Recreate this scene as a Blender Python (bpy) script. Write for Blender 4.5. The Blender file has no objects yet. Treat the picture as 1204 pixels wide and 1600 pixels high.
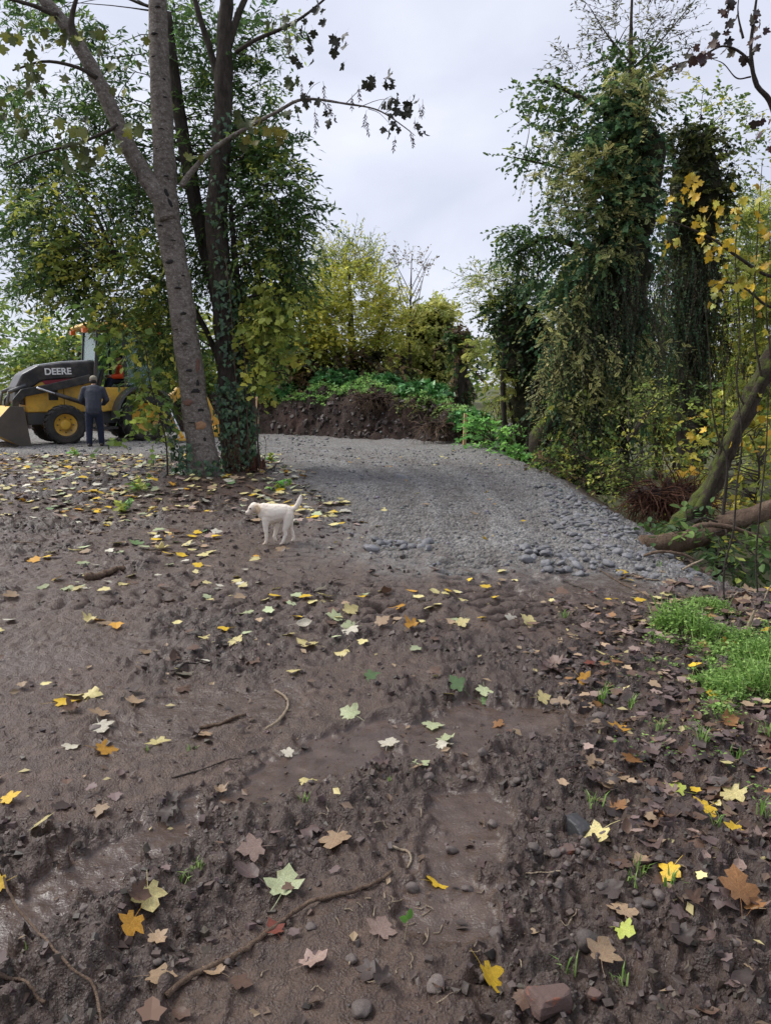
import bpy, bmesh, math, random
import numpy as np
from mathutils import Vector, Matrix

random.seed(7)
RNG = np.random.default_rng(7)
S = bpy.context.scene
COL = S.collection
R = math.radians

# ------------------------------------------------------------------ camera, sky, sun, exposure
F_PX, W_PX, H_PX, HORIZON = 1200.0, 1204.0, 1600.0, 605.0
PITCH = math.atan((H_PX / 2 - HORIZON) / F_PX)
CAM_Z = 1.6
cam = bpy.data.objects.new('camera', bpy.data.cameras.new('camera'))
COL.objects.link(cam)
cam.location = (0, 0, CAM_Z)
cam.rotation_euler = (math.pi / 2 - PITCH, 0, 0)
cam.data.sensor_fit = 'VERTICAL'
cam.data.angle = 2 * math.atan(H_PX / 2 / F_PX)
cam.data.clip_start = 0.05
cam.data.clip_end = 6000
S.camera = cam

SUN_EL, SUN_AZ = R(49), R(-70)           # azimuth from +Y, clockwise: left, ahead of the camera
world = bpy.data.worlds.new('World')
S.world = world
world.use_nodes = True
wn, wl = world.node_tree.nodes, world.node_tree.links
wn.clear()
w_out = wn.new('ShaderNodeOutputWorld')
w_bg = wn.new('ShaderNodeBackground')
w_bg.inputs['Strength'].default_value = 0.1
w_sky = wn.new('ShaderNodeTexSky')
w_sky.sky_type = 'NISHITA'
w_sky.sun_disc = False
w_sky.sun_elevation = SUN_EL
w_sky.sun_rotation = SUN_AZ
w_tc = wn.new('ShaderNodeTexCoord')
w_map = wn.new('ShaderNodeMapping')
w_map.inputs['Scale'].default_value = (1.0, 1.0, 2.6)
w_map.inputs['Location'].default_value = (0.35, 0.55, 0.4)
w_no = wn.new('ShaderNodeTexNoise')
w_no.inputs['Scale'].default_value = 1.5
w_no.inputs['Detail'].default_value = 5
w_no.inputs['Roughness'].default_value = 0.5
w_no.inputs['Distortion'].default_value = 0.6
w_ramp = wn.new('ShaderNodeValToRGB')          # brightness of the cloud deck
w_ramp.color_ramp.elements[0].position = 0.34
w_ramp.color_ramp.elements[0].color = (0.555, 0.585, 0.70, 1)
w_ramp.color_ramp.elements[1].position = 0.68
w_ramp.color_ramp.elements[1].color = (0.81, 0.825, 0.91, 1)
w_scale = wn.new('ShaderNodeMix'); w_scale.data_type = 'RGBA'; w_scale.blend_type = 'MULTIPLY'
w_scale.inputs[0].default_value = 1.0
w_scale.inputs[7].default_value = (4.45, 4.45, 4.5, 1)
w_mix = wn.new('ShaderNodeMix'); w_mix.data_type = 'RGBA'
w_mix.inputs[0].default_value = 0.93
wl.new(w_tc.outputs['Generated'], w_map.inputs['Vector'])
wl.new(w_map.outputs['Vector'], w_no.inputs['Vector'])
wl.new(w_no.outputs['Fac'], w_ramp.inputs['Fac'])
wl.new(w_ramp.outputs['Color'], w_scale.inputs[6])
wl.new(w_sky.outputs['Color'], w_mix.inputs[6])
wl.new(w_scale.outputs[2], w_mix.inputs[7])
wl.new(w_mix.outputs[2], w_bg.inputs['Color'])
wl.new(w_bg.outputs['Background'], w_out.inputs['Surface'])

sun_d = bpy.data.lights.new('sun', 'SUN')
sun_d.energy = 1.5
sun_d.angle = R(38)
sun_d.color = (1.0, 0.965, 0.91)
sun = bpy.data.objects.new('sun', sun_d)
COL.objects.link(sun)
sd = Vector((math.sin(SUN_AZ) * math.cos(SUN_EL), math.cos(SUN_AZ) * math.cos(SUN_EL), math.sin(SUN_EL)))
sun.rotation_euler = (-sd).to_track_quat('-Z', 'Y').to_euler()
S.view_settings.view_transform = 'Standard'
S.view_settings.look = 'None'
S.view_settings.gamma = 1
S.view_settings.use_curve_mapping = False
S.view_settings.exposure = 1.38
S.cycles.max_bounces = 6
S.cycles.diffuse_bounces = 4
S.cycles.transmission_bounces = 4
S.cycles.transparent_max_bounces = 6
S.cycles.caustics_reflective = False
S.cycles.caustics_refractive = False

# ------------------------------------------------------------------ noise
def _h(ix, iy, iz, seed):
    n = (ix * 374761393 + iy * 668265263 + iz * 2147483647 + seed * 974634777) & 0xFFFFFFFF
    n = ((n ^ (n >> 13)) * 1274126177) & 0xFFFFFFFF
    n = ((n ^ (n >> 16)) * 2246822519) & 0xFFFFFFFF
    return ((n ^ (n >> 15)) & 0xFFFFFF) / float(0xFFFFFF)

def vn2(x, y, seed=0):
    x = np.asarray(x, float); y = np.asarray(y, float)
    fx, fy = np.floor(x), np.floor(y)
    ix, iy = fx.astype(np.int64), fy.astype(np.int64)
    u, v = x - fx, y - fy
    u = u * u * u * (u * (u * 6 - 15) + 10); v = v * v * v * (v * (v * 6 - 15) + 10)
    a, b = _h(ix, iy, 0, seed), _h(ix + 1, iy, 0, seed)
    c, d = _h(ix, iy + 1, 0, seed), _h(ix + 1, iy + 1, 0, seed)
    return (a * (1 - u) + b * u) * (1 - v) + (c * (1 - u) + d * u) * v - 0.5

def vn3(p, seed=0):
    f = np.floor(p); i = f.astype(np.int64); w = p - f
    w = w * w * (3 - 2 * w)
    r = 0
    for dx in (0, 1):
        for dy in (0, 1):
            for dz in (0, 1):
                k = (w[..., 0] if dx else 1 - w[..., 0]) * (w[..., 1] if dy else 1 - w[..., 1]) * (w[..., 2] if dz else 1 - w[..., 2])
                r = r + k * _h(i[..., 0] + dx, i[..., 1] + dy, i[..., 2] + dz, seed)
    return r - 0.5

def fbm2(x, y, oct=4, seed=0, gain=0.5):
    a, r, f = 1.0, 0, 1.0
    for k in range(oct):
        c, s = math.cos(k * 1.3), math.sin(k * 1.3)
        r = r + a * vn2((x * c - y * s) * f + 17.3 * k, (x * s + y * c) * f - 9.1 * k, seed + k)
        a *= gain; f *= 2.03
    return r

def sm(a, b, x):
    t = np.clip((np.asarray(x, float) - a) / (b - a), 0, 1)
    return t * t * (3 - 2 * t)

# ------------------------------------------------------------------ pixel of the photograph -> ray / point in the place
CP, SP = math.cos(PITCH), math.sin(PITCH)
def ray(px, py):
    a, b = (px - W_PX / 2) / F_PX, (H_PX / 2 - py) / F_PX
    return np.array([a, CP + b * SP, -SP + b * CP])
def P(px, py, Y):
    d = ray(px, py)
    return np.array([0, 0, CAM_Z]) + d * (Y / d[1])
def flat(px, py, z=0.0):
    d = ray(px, py); t = (z - CAM_Z) / d[2]
    return (d[0] * t, d[1] * t)

# ------------------------------------------------------------------ terrain
def edge_x(y):       # where the ground falls away to the right
    return np.interp(y, [0, 3, 4.8, 5.8, 7, 9, 13, 20, 24, 30, 60], [5.0, 4.4, 3.6, 2.9, 2.45, 2.75, 2.7, 2.45, 3.2, 5, 9])

def seg_dist(x, y, pts):
    best = np.full(np.shape(x), 1e9); tt = np.zeros(np.shape(x)); sd_ = np.zeros(np.shape(x)); acc = 0.0
    for (ax, ay), (bx, by) in zip(pts[:-1], pts[1:]):
        dx, dy = bx - ax, by - ay; L = math.hypot(dx, dy)
        u = np.clip(((x - ax) * dx + (y - ay) * dy) / (L * L), 0, 1)
        ex, ey = x - (ax + u * dx), y - (ay + u * dy)
        d = np.hypot(ex, ey); m = d < best
        best = np.where(m, d, best); tt = np.where(m, acc + u * L, tt)
        sd_ = np.where(m, (dx * ey - dy * ex) / L, sd_); acc += L
    return best, tt, sd_

RUTS = [([flat(-150, 1520), flat(130, 1365), flat(330, 1262), flat(600, 1140)], 0.15, 1.0),
        ([flat(700, 1420), flat(720, 1340), flat(735, 1270)], 0.13, 0.9),
        ([flat(690, 1150), flat(760, 1128), flat(835, 1118)], 0.24, 0.9),
        ([flat(230, 1140), flat(330, 1110), flat(420, 1105)], 0.22, 0.6),
        ([flat(880, 925), flat(925, 915), flat(975, 905)], 0.35, 0.8),
        ([flat(0, 1040), flat(100, 1030), flat(200, 1020)], 0.3, 0.4)]
TRACKS = [([(1.05, 4.9), (0.75, 5.8), (0.72, 7.2), (0.95, 9.0), (1.0, 12.0), (0.4, 16), (-1.2, 18.6), (-4, 20)], 0.30, 0.036),
          ([(0.10, 5.1), (0.12, 6.2), (0.25, 7.4), (0.3, 9.0), (0.1, 12.0), (-0.5, 15.5), (-2, 17.8), (-5, 19)], 0.28, 0.034),
          ([(-1.6, 5.9), (-0.75, 6.6), (-0.45, 7.8), (-0.42, 9.2), (-0.8, 10.8)], 0.27, 0.034),
          ([(1.6, 6.9), (1.75, 8.2), (1.85, 10), (1.75, 12.5), (1.2, 15.5)], 0.25, 0.024),
          ([(-2.6, 5.4), (-1.5, 5.6), (-0.6, 5.3), (0.4, 5.0)], 0.24, 0.02)]

def wet_mask(x, y):
    w = 0
    for pts, wd, k in RUTS:
        d, t, s = seg_dist(x, y, pts)
        wd2 = wd * (1 + 0.9 * fbm2(x * 3.1, y * 3.1, 3, 5) + 0.8 * fbm2(x * 13, y * 13, 3, 8, .6))
        w = np.maximum(w, k * (1 - sm(0.75, 1.15, d / np.maximum(wd2, .02))))
    return w

def tread(x, y, i):
    """mask and groove depth (0..1) of one ribbed wheel mark"""
    pts, wd, amp = TRACKS[i]
    d_, t_, s_ = seg_dist(x, y, pts)
    m = (1 - sm(0.8, 1.1, d_ / wd)) * (0.65 + 0.35 * sm(-0.2, 0.15, fbm2(x * 0.8, y * 0.8, 3, 40 + i)))
    ph = t_ * (2 * math.pi / 0.17) + np.abs(s_) * 6 + 1.6 * fbm2(x * 2, y * 2, 2, 44 + i)
    return m, np.exp(-(np.cos(ph * 0.5) / 0.52) ** 2), d_

def pack_shade_mask(x, y):
    """1 where wheels pressed the mud flat, 0 where it is loose and crumbly; tread grooves lowered as painted shade"""
    k = sm(-0.26, 0.04, fbm2(x * 0.9 + 4, y * 0.9, 4, 101))
    for pts, wd, amp in TRACKS: k = np.maximum(k, 0.8 * (1 - sm(0.9, 1.5, seg_dist(x, y, pts)[0] / wd)))
    k = k * (1 - 0.9 * sm(0.30, 0.42, x / np.maximum(y, .1)) * (1 - sm(5.2, 6.2, y)))
    d2 = seg_dist(x, y, [flat(860, 1650), flat(850, 1400), flat(880, 1230), flat(900, 1120)])[0]
    k = k * sm(0.10, 0.40, d2)
    dd, tt, ss = seg_dist(x, y, RUTS[0][0])
    k = np.maximum(k * (1 - 0.85 * np.exp(-((ss + 0.42) / 0.25) ** 2)), wet_mask(x, y))
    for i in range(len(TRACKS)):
        m, gr_, d_ = tread(x, y, i); k = k * (1 - 0.95 * m * gr_)      # groove shade put into the soil colour; looser lumps there too
    return k

def road_in(x, y):
    """signed measure: >0 inside the gravelled area (metres, roughly)"""
    lx = np.interp(y, [5.8, 6.9, 7.4, 9.5, 12, 14.3, 16.4], [0.9, 0.1, -0.15, -0.5, -1.15, -1.75, -2.5])
    left = np.maximum(x - lx, (y - 17.1) * 1.2)
    front = y - np.interp(x, [-1, 0, 1.2, 2.2, 2.8], [7.3, 6.95, 6.55, 6.35, 6.6])
    right = edge_x(y) + 0.25 - x
    d = np.minimum(np.minimum(left, front), right)
    return d + 0.45 * fbm2(x * 1.1, y * 1.1, 4, 31) + 0.55 * fbm2(x * 2.6 + 7, y * 1.4, 3, 33) * (1 - sm(7.5, 10, y))

MASKS = {}
def H(x, y, fine=True):
    x = np.asarray(x, float); y = np.asarray(y, float)
    z = 0.11 * sm(7, 17, y) + 0.10 * fbm2(x * 0.3 + 3, y * 0.3, 3, 11) * sm(1.5, 6, y)
    # mound of soil and litter round the trees on the left
    z = z + 0.20 * np.exp(-(((x + 2.7) / 1.9) ** 2 + ((y - 12.4) / 1.6) ** 2))
    z = z + 0.10 * fbm2(x * 1.2, y * 1.2, 3, 12) * sm(-0.6, -2.2, x) * sm(7.5, 10, y) * (1 - sm(16.5, 17.5, y))
    d = x - edge_x(y)
    z = z - 1.75 * sm(-0.1, 3.0, d) * sm(4.2, 6.8, y) - 0.45 * sm(0, 4, d) * (1 - sm(4.2, 6.8, y))
    z = z + 2.2 * sm(7, 18, d) * sm(6, 12, y)
    z = z + 0.07 * np.exp(-((d + 0.25) / 0.3) ** 2) * sm(6.3, 7.5, y) * (1 - sm(11, 14, y))
    if not fine:
        return z
    near = 1 - sm(20, 32, np.hypot(x, y))
    w = wet_mask(x, y)
    pk = pack_shade_mask(x, y); MASKS['wet'], MASKS['pack_shade'] = w, pk
    rough = (1 - 0.93 * w) * near * (1.25 - 0.9 * pk)
    z = z - 0.025 * w
    # pushed-up soil beside the main rut and between the ruts
    dd, tt, ss = seg_dist(x, y, RUTS[0][0])
    z = z + 0.05 * np.exp(-((ss + 0.30) / 0.12) ** 2) * (1 - w) * (x < 0.3) * (0.5 + fbm2(x * 4, y * 4, 2, 71))
    d2, t2, s2 = seg_dist(x, y, [flat(840, 1400), flat(880, 1230), flat(900, 1120)])
    z = z + 0.045 * np.exp(-(d2 / 0.22) ** 2) * (0.6 + fbm2(x * 5, y * 5, 3, 72))
    inr = sm(0.0, 0.5, road_in(x, y)) * (y > 6)
    k = rough * (1 - 0.75 * inr)
    z = z + k * (0.040 * fbm2(x * 2.2, y * 2.2, 2, 21) + 0.034 * fbm2(x * 7, y * 7, 2, 22))
    rid = 0.5 - np.abs(vn2(x * 11, y * 11, 24)) * 2 + 0.5 * (0.5 - np.abs(vn2(x * 23 + 5, y * 23, 28)) * 2)
    z = z + k * (0.026 * rid + 0.042 * np.clip(fbm2(x * 19, y * 19, 3, 25, 0.6), -.1, 1) + 0.022 * fbm2(x * 45, y * 45, 2, 30))
    z = z + near * inr * 0.028 * fbm2(x * 12, y * 12, 4, 27, .65)
    z = z + near * w * (0.009 * fbm2(x * 9, y * 9, 3, 29) + 0.010 * np.clip(fbm2(x * 30, y * 30, 3, 34) - .12, 0, 1))
    # ribbed wheel and crawler marks
    for i, (pts, wd, amp) in enumerate(TRACKS):
        m, gr_, d_ = tread(x, y, i)
        z = z + m * near * (-amp * 2.7 * gr_ * (0.8 + 0.7 * fbm2(x * 5, y * 5, 3, 50)) + 0.015)
        z = z + 0.018 * np.exp(-((d_ - wd * 1.15) / 0.06) ** 2) * near
    return z

def bank_y(x):
    return np.interp(x, [-14, -9, -4.1, -0.8, 1.7, 2.4, 3.2], [27, 25.6, 24.6, 22.5, 20.8, 19.9, 20.2])
def bank_top(x):
    return np.interp(x, [-14, -9, -6.5, -4.2, -2.6, -1.2, -0.5, 0.3, 1.2, 1.9, 2.5, 3.1, 4.0],
                     [0.4, 0.75, 1.1, 1.42, 1.30, 1.40, 1.58, 1.30, 1.15, 0.85, 0.45, -0.3, -1.2])
def HB(x, y):
    x = np.asarray(x, float); y = np.asarray(y, float)
    s = (y - bank_y(x) + 0.5 * fbm2(x * 0.9, y * 0.9, 4, 61)) / 1.25
    t = bank_top(x) + 0.26 * fbm2(x * 1.5, y * 1.5, 4, 62, .6)
    z = -0.25 + (t + 0.25) * sm(0.0, 1.0, s) + 0.10 * np.clip(y - bank_y(x) - 1.2, 0, 9)
    z = z + (0.22 * fbm2(x * 3, y * 3, 4, 63, .6) + 0.10 * (0.5 - 2 * np.abs(vn2(x * 5, y * 5, 66)))) * sm(0, .3, s)
    return z
def HA(x, y):
    return np.maximum(H(x, y), HB(x, y))
def G(px, py):
    """ground point under a pixel of the photograph"""
    d = ray(px, py)
    lo, hi = 1.2, 60.0
    for n_ in (60, 14, 14):
        t = np.geomspace(lo, hi, n_)
        g = HA(d[0] * t, d[1] * t); below = CAM_Z + d[2] * t < g
        i = int(np.argmax(below)) if below.any() else n_ - 1
        lo, hi = t[max(i - 1, 0)], t[max(i, 1)]
    p = d * (lo + hi) / 2; p[2] = float(HA(p[0], p[1]))
    return p

# ------------------------------------------------------------------ mesh helpers
def mesh_np(name, V, faces, mats=None, smooth=True, col=None, attrs=None):
    """faces: one (M,k) int array or a list of them"""
    if not isinstance(faces, list): faces = [faces]
    faces = [np.asarray(f, np.int32) for f in faces if len(f)]
    me = bpy.data.meshes.new(name)
    V = np.asarray(V, np.float32)
    me.vertices.add(len(V)); me.vertices.foreach_set('co', V.ravel())
    loops = np.concatenate([f.ravel() for f in faces])
    sizes = np.concatenate([np.full(len(f), f.shape[1], np.int32) for f in faces])
    starts = np.concatenate([[0], np.cumsum(sizes)[:-1]]).astype(np.int32)
    me.loops.add(len(loops)); me.loops.foreach_set('vertex_index', loops)
    me.polygons.add(len(sizes)); me.polygons.foreach_set('loop_start', starts)
    me.update(calc_edges=True)
    me.polygons.foreach_set('use_smooth', np.full(len(sizes), smooth, bool))
    if col is not None:
        c = np.ones((len(V), 4), np.float32); c[:, :3] = col
        a = me.color_attributes.new('Col', 'FLOAT_COLOR', 'POINT'); a.data.foreach_set('color', c.ravel())
    for k, v in (attrs or {}).items():
        a = me.attributes.new(k, 'FLOAT', 'POINT'); a.data.foreach_set('value', np.asarray(v, np.float32).ravel())
    for m in (mats if isinstance(mats, (list, tuple)) else [mats]):
        if m: me.materials.append(m)
    return me

def link(name, me, parent=None, loc=None, rot=None, scale=None):
    o = bpy.data.objects.new(name, me); COL.objects.link(o)
    if parent is not None: o.parent = parent
    if loc is not None: o.location = [float(v) for v in loc]
    if rot is not None: o.rotation_euler = rot
    if scale is not None: o.scale = scale if hasattr(scale, '__len__') else (scale,) * 3
    return o
def tag(o, label=None, cat=None, group=None, kind=None):
    if label: o['label'] = label
    if cat: o['category'] = cat
    if group: o['group'] = group
    if kind: o['kind'] = kind
    return o
def thing(name, label, cat, loc=(0, 0, 0), rz=0.0, group=None):
    o = bpy.data.objects.new(name, None); COL.objects.link(o)
    o.empty_display_size = 0.2
    o.location = [float(v) for v in loc]; o.rotation_euler = (0, 0, rz)
    return tag(o, label, cat, group)

class Acc:
    """collects vertices, faces and colours for one mesh"""
    def __init__(s): s.V, s.F, s.C, s.n = [], {}, [], 0
    def add(s, V, F, C=None):
        V = np.asarray(V, float); F = np.asarray(F, np.int64)
        s.V.append(V); s.F.setdefault(F.shape[1], []).append(F + s.n)
        s.C.append(np.broadcast_to(np.asarray(C if C is not None else (1, 1, 1), float), (len(V), 3)))
        s.n += len(V)
    def mesh(s, name, mats, smooth=True):
        return mesh_np(name, np.concatenate(s.V), [np.concatenate(f) for f in s.F.values()], mats, smooth, np.concatenate(s.C))
    def build(s, name, mats, parent=None, smooth=True, org=None):
        if org is not None: s.V = [v - np.asarray(org, float) for v in s.V]
        return link(name, s.mesh(name, mats, smooth), parent)

def catmull(pts, n):
    pts = np.asarray(pts, float)
    if len(pts) < 3:
        t = np.linspace(0, 1, n)[:, None]; return pts[0] * (1 - t) + pts[-1] * t
    P_ = np.vstack([2 * pts[0] - pts[1], pts, 2 * pts[-1] - pts[-2]])
    u = np.linspace(0, len(pts) - 1 - 1e-6, n); i = u.astype(int); t = (u - i)[:, None]
    a, b, c, d = P_[i], P_[i + 1], P_[i + 2], P_[i + 3]
    return 0.5 * ((2 * b) + (c - a) * t + (2 * a - 5 * b + 4 * c - d) * t ** 2 + (3 * b - a - 3 * c + d) * t ** 3)

def tube(pts, rad, n=None, sides=8, bump=0.0, bscale=6.0, seed=0, smoothpath=True):
    """tapered tube through pts; returns V, quads (ends closed to a point)"""
    pts = np.asarray(pts, float); rad = np.asarray(rad, float)
    n = n or max(4, len(pts) * 3)
    c = catmull(pts, n) if smoothpath else pts
    n = len(c)
    r = np.interp(np.linspace(0, 1, n), np.linspace(0, 1, len(rad)), rad)
    tan = np.gradient(c, axis=0); tan /= np.linalg.norm(tan, axis=1)[:, None] + 1e-12
    ref = np.array([0.31, 0.17, 0.93]) if abs(tan[:, 2]).mean() < 0.8 else np.array([0.95, 0.2, 0.1])
    u = np.cross(tan, ref); u /= np.linalg.norm(u, axis=1)[:, None] + 1e-12
    v = np.cross(tan, u)
    a = np.arange(sides) * 2 * math.pi / sides
    ring = (np.cos(a)[None, :, None] * u[:, None, :] + np.sin(a)[None, :, None] * v[:, None, :])
    V = c[:, None, :] + ring * r[:, None, None]
    if bump:
        k = vn3(V * bscale, seed) + 0.5 * vn3(V * bscale * 2.3, seed + 1)
        V = V + ring * (k * bump)[..., None] * np.minimum(1, r / r.max() * 2)[:, None, None]
    V = V.reshape(-1, 3)
    i = np.arange(n - 1)[:, None] * sides; j = np.arange(sides)[None, :]; j2 = (j + 1) % sides
    Fq = np.stack([i + j, i + j2, i + sides + j2, i + sides + j], -1).reshape(-1, 4)
    V = np.vstack([V, c[0], c[-1]])
    e0, e1 = len(V) - 2, len(V) - 1
    caps = np.array([[e0, (k + 1) % sides, k, k] for k in range(sides)] + [[e1, (n - 1) * sides + k, (n - 1) * sides + (k + 1) % sides, (n - 1) * sides + (k + 1) % sides] for k in range(sides)])
    return V, Fq, caps[:, :3]

def add_tube(acc, pts, rad, col=None, **kw):
    V, q, t = tube(pts, rad, **kw)
    acc.add(V, q, col); acc.n -= len(V)
    acc.F.setdefault(3, []).append(t + acc.n); acc.n += len(V)

def box(acc, c, s, col=None, rot=None):
    c, s = np.asarray(c, float), np.asarray(s, float) / 2
    V = np.array([[x, y, z] for x in (-1, 1) for y in (-1, 1) for z in (-1, 1)], float) * s
    if rot is not None: V = V @ np.array(Matrix.Rotation(rot[1], 3, rot[0])).T
    acc.add(V + c, [[0, 1, 3, 2], [4, 6, 7, 5], [0, 4, 5, 1], [2, 3, 7, 6], [0, 2, 6, 4], [1, 5, 7, 3]], col)

def bevel_obj(o, w=0.02, seg=2):
    m = o.modifiers.new('bevel', 'BEVEL'); m.width = w; m.segments = seg; m.limit_method = 'ANGLE'
    return o

def prism(poly, y0, y1):
    """polygon in x,z extruded along y"""
    n = len(poly)
    V = [(x, y0, z) for x, z in poly] + [(x, y1, z) for x, z in poly]
    F = [list(range(n)), list(range(2 * n - 1, n - 1, -1))] + [[i, i + n, (i + 1) % n + n, (i + 1) % n] for i in range(n)]
    return V, F
def pobj(name, V, F, mat, parent, bev=0.0, smooth=False):
    me = bpy.data.meshes.new(name); me.from_pydata([tuple(map(float, v)) for v in V], [], F); me.materials.append(mat)
    bm = bmesh.new(); bm.from_mesh(me); bmesh.ops.recalc_face_normals(bm, faces=bm.faces); bm.to_mesh(me); bm.free()
    o = link(name, me, parent)
    if smooth: me.polygons.foreach_set('use_smooth', [True] * len(me.polygons))
    if bev: bevel_obj(o, bev)
    return o

# ------------------------------------------------------------------ materials
class NT:
    def __init__(s, name):
        s.m = bpy.data.materials.new(name); s.m.use_nodes = True
        s.t = s.m.node_tree; s.t.nodes.clear()
        s.out = s.n('ShaderNodeOutputMaterial'); s.b = s.n('ShaderNodeBsdfPrincipled')
        s.t.links.new(s.b.outputs[0], s.out.inputs[0])
    def n(s, t, **kw):
        nd = s.t.nodes.new(t)
        for k, v in kw.items(): setattr(nd, k, v)
        return nd
    def l(s, a, b): s.t.links.new(a, b)
    def noise(s, scale, detail=4, rough=0.55, coord='Object', dist=0.0):
        if not hasattr(s, 'tc'): s.tc = s.n('ShaderNodeTexCoord')
        nd = s.n('ShaderNodeTexNoise'); nd.inputs['Scale'].default_value = scale; nd.inputs['Detail'].default_value = detail
        nd.inputs['Roughness'].default_value = rough; nd.inputs['Distortion'].default_value = dist
        s.l(s.tc.outputs[coord], nd.inputs['Vector']); return nd.outputs['Fac']
    def voro(s, scale, out='Distance', feature='F1', coord='Object'):
        if not hasattr(s, 'tc'): s.tc = s.n('ShaderNodeTexCoord')
        nd = s.n('ShaderNodeTexVoronoi', feature=feature); nd.inputs['Scale'].default_value = scale
        s.l(s.tc.outputs[coord], nd.inputs['Vector']); return nd.outputs[out]
    def ramp(s, fac, stops):
        nd = s.n('ShaderNodeValToRGB'); e = nd.color_ramp.elements
        while len(e) < len(stops): e.new(0.5)
        for x, (p, c) in zip(e, stops):
            x.position = p; x.color = tuple(c) + (1,) if hasattr(c, '__len__') else (c, c, c, 1)
        s.l(fac, nd.inputs[0]); return nd.outputs[0]
    def mix(s, fac, a, b, blend='MIX'):
        nd = s.n('ShaderNodeMix', data_type='RGBA', blend_type=blend)
        for i, v in ((0, fac), (6, a), (7, b)):
            if hasattr(v, 'is_linked') or hasattr(v, 'links'): s.l(v, nd.inputs[i])
            elif hasattr(v, '__len__'): nd.inputs[i].default_value = tuple(v) + (1,)
            else: nd.inputs[i].default_value = v
        return nd.outputs[2]
    def math(s, op, a, b=0.0):
        nd = s.n('ShaderNodeMath', operation=op)
        for i, v in ((0, a), (1, b)):
            if hasattr(v, 'links'): s.l(v, nd.inputs[i])
            else: nd.inputs[i].default_value = v
        return nd.outputs[0]
    def attr(s, name, out='Fac'):
        nd = s.n('ShaderNodeAttribute', attribute_name=name); return nd.outputs[out]
    def bump(s, h, strength=0.5, dist=0.01, prev=None):
        nd = s.n('ShaderNodeBump'); nd.inputs['Strength'].default_value = strength; nd.inputs['Distance'].default_value = dist
        s.l(h, nd.inputs['Height'])
        if prev is not None: s.l(prev, nd.inputs['Normal'])
        s.l(nd.outputs[0], s.b.inputs['Normal']); return nd.outputs[0]
    def set(s, **kw):
        for k, v in kw.items():
            i = s.b.inputs[k.replace('_', ' ')]
            if hasattr(v, 'links'): s.l(v, i)
            elif hasattr(v, '__len__'): i.default_value = tuple(v) + (1,)
            else: i.default_value = v
        return s

M = {}
def simple(name, rgb, rough=0.6, var=0.25, scale=8, metal=0.0, bump=0.0, bscale=60, dirt=None, dirtamt=0.4):
    t = NT(name)
    f = t.noise(scale, 5)
    c = t.mix(f, tuple(v * (1 - var) for v in rgb), tuple(min(1, v * (1 + var)) for v in rgb))
    if dirt:
        c = t.mix(t.ramp(t.noise(scale * 0.6, 6, 0.7), [(0.45, 0.0), (0.75, dirtamt)]), c, dirt)
    t.set(Base_Color=c, Roughness=rough, Metallic=metal)
    if bump: t.bump(t.noise(bscale, 4), bump, 0.01)
    M[name] = t.m; return t.m

def leafmat(name, rough=0.5, trans=0.3, spec=0.35, objcol=False):
    """colour comes from the mesh's own leaf colours (or the object's colour for single leaves)"""
    t = NT(name)
    if objcol:
        c = t.n('ShaderNodeObjectInfo').outputs['Color']
        v = t.ramp(t.noise(22, 5, 0.7, 'Generated' if False else 'Object'), [(0.3, 0.62), (0.62, 1.12)])
        c = t.mix(1.0, c, v, 'MULTIPLY')
        sp = t.ramp(t.noise(30, 3, 0.6), [(0.62, 0.0), (0.72, 0.6)])
        c = t.mix(sp, c, (0.06, 0.035, 0.02))
        sx = t.n('ShaderNodeSeparateXYZ'); t.l(t.tc.outputs['Object'], sx.inputs[0])
        ax = t.math('ABSOLUTE', sx.outputs[0]); fr = t.math('FRACT', t.math('MULTIPLY', t.math('SUBTRACT', sx.outputs[1], t.math('MULTIPLY', ax, 0.9)), 5.5))
        vein = t.math('MAXIMUM', t.math('LESS_THAN', ax, 0.014), t.math('LESS_THAN', fr, 0.09))
        c = t.mix(t.math('MULTIPLY', vein, 0.38), c, t.mix(1.0, c, (1.7, 1.65, 1.5), 'MULTIPLY'))
        c = t.mix(t.ramp(t.noise(4.0, 4, .6), [(.40, 0.0), (.70, .55)]), c, t.mix(1.0, c, (0.62, 0.50, 0.42), 'MULTIPLY'))
    else:
        c = t.attr('Col', 'Color')
    t.set(Base_Color=c, Roughness=rough, Specular_IOR_Level=spec)
    tr = t.n('ShaderNodeBsdfTranslucent'); t.l(c, tr.inputs[0])
    mx = t.n('ShaderNodeMixShader'); mx.inputs[0].default_value = trans
    t.l(t.b.outputs[0], mx.inputs[1]); t.l(tr.outputs[0], mx.inputs[2]); t.l(mx.outputs[0], t.out.inputs[0])
    M[name] = t.m; return t.m

# wet trampled soil
t = NT('mud')
wet = t.attr('wet')
pack_shade = t.attr('pack_shade')
c = t.ramp(t.noise(14, 8, 0.74), [(0.30, (0.014, 0.0080, 0.0056)), (0.5, (0.036, 0.0205, 0.0145)), (0.70, (0.078, 0.046, 0.033))])
c = t.mix(t.ramp(t.noise(30, 6, 0.72), [(0.45, 0.0), (0.72, 0.7)]), c, (0.115, 0.084, 0.070))
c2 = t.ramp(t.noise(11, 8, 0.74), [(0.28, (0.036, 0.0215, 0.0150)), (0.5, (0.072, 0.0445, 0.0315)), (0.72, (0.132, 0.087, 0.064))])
c = t.mix(pack_shade, c, c2)  # also paints the tread grooves darker, standing in for their shade
c = t.mix(t.ramp(t.noise(0.9, 3), [(0.52, 0.0), (0.72, 0.45)]), c, (0.085, 0.047, 0.034))
fl = t.ramp(t.voro(85, 'Distance'), [(0.10, 1.0), (0.17, 0.0)])
fl = t.math('MULTIPLY', fl, t.ramp(t.noise(40, 2), [(0.52, 0.0), (0.6, 0.75)]))
c = t.mix(fl, c, (0.20, 0.17, 0.145))
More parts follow.
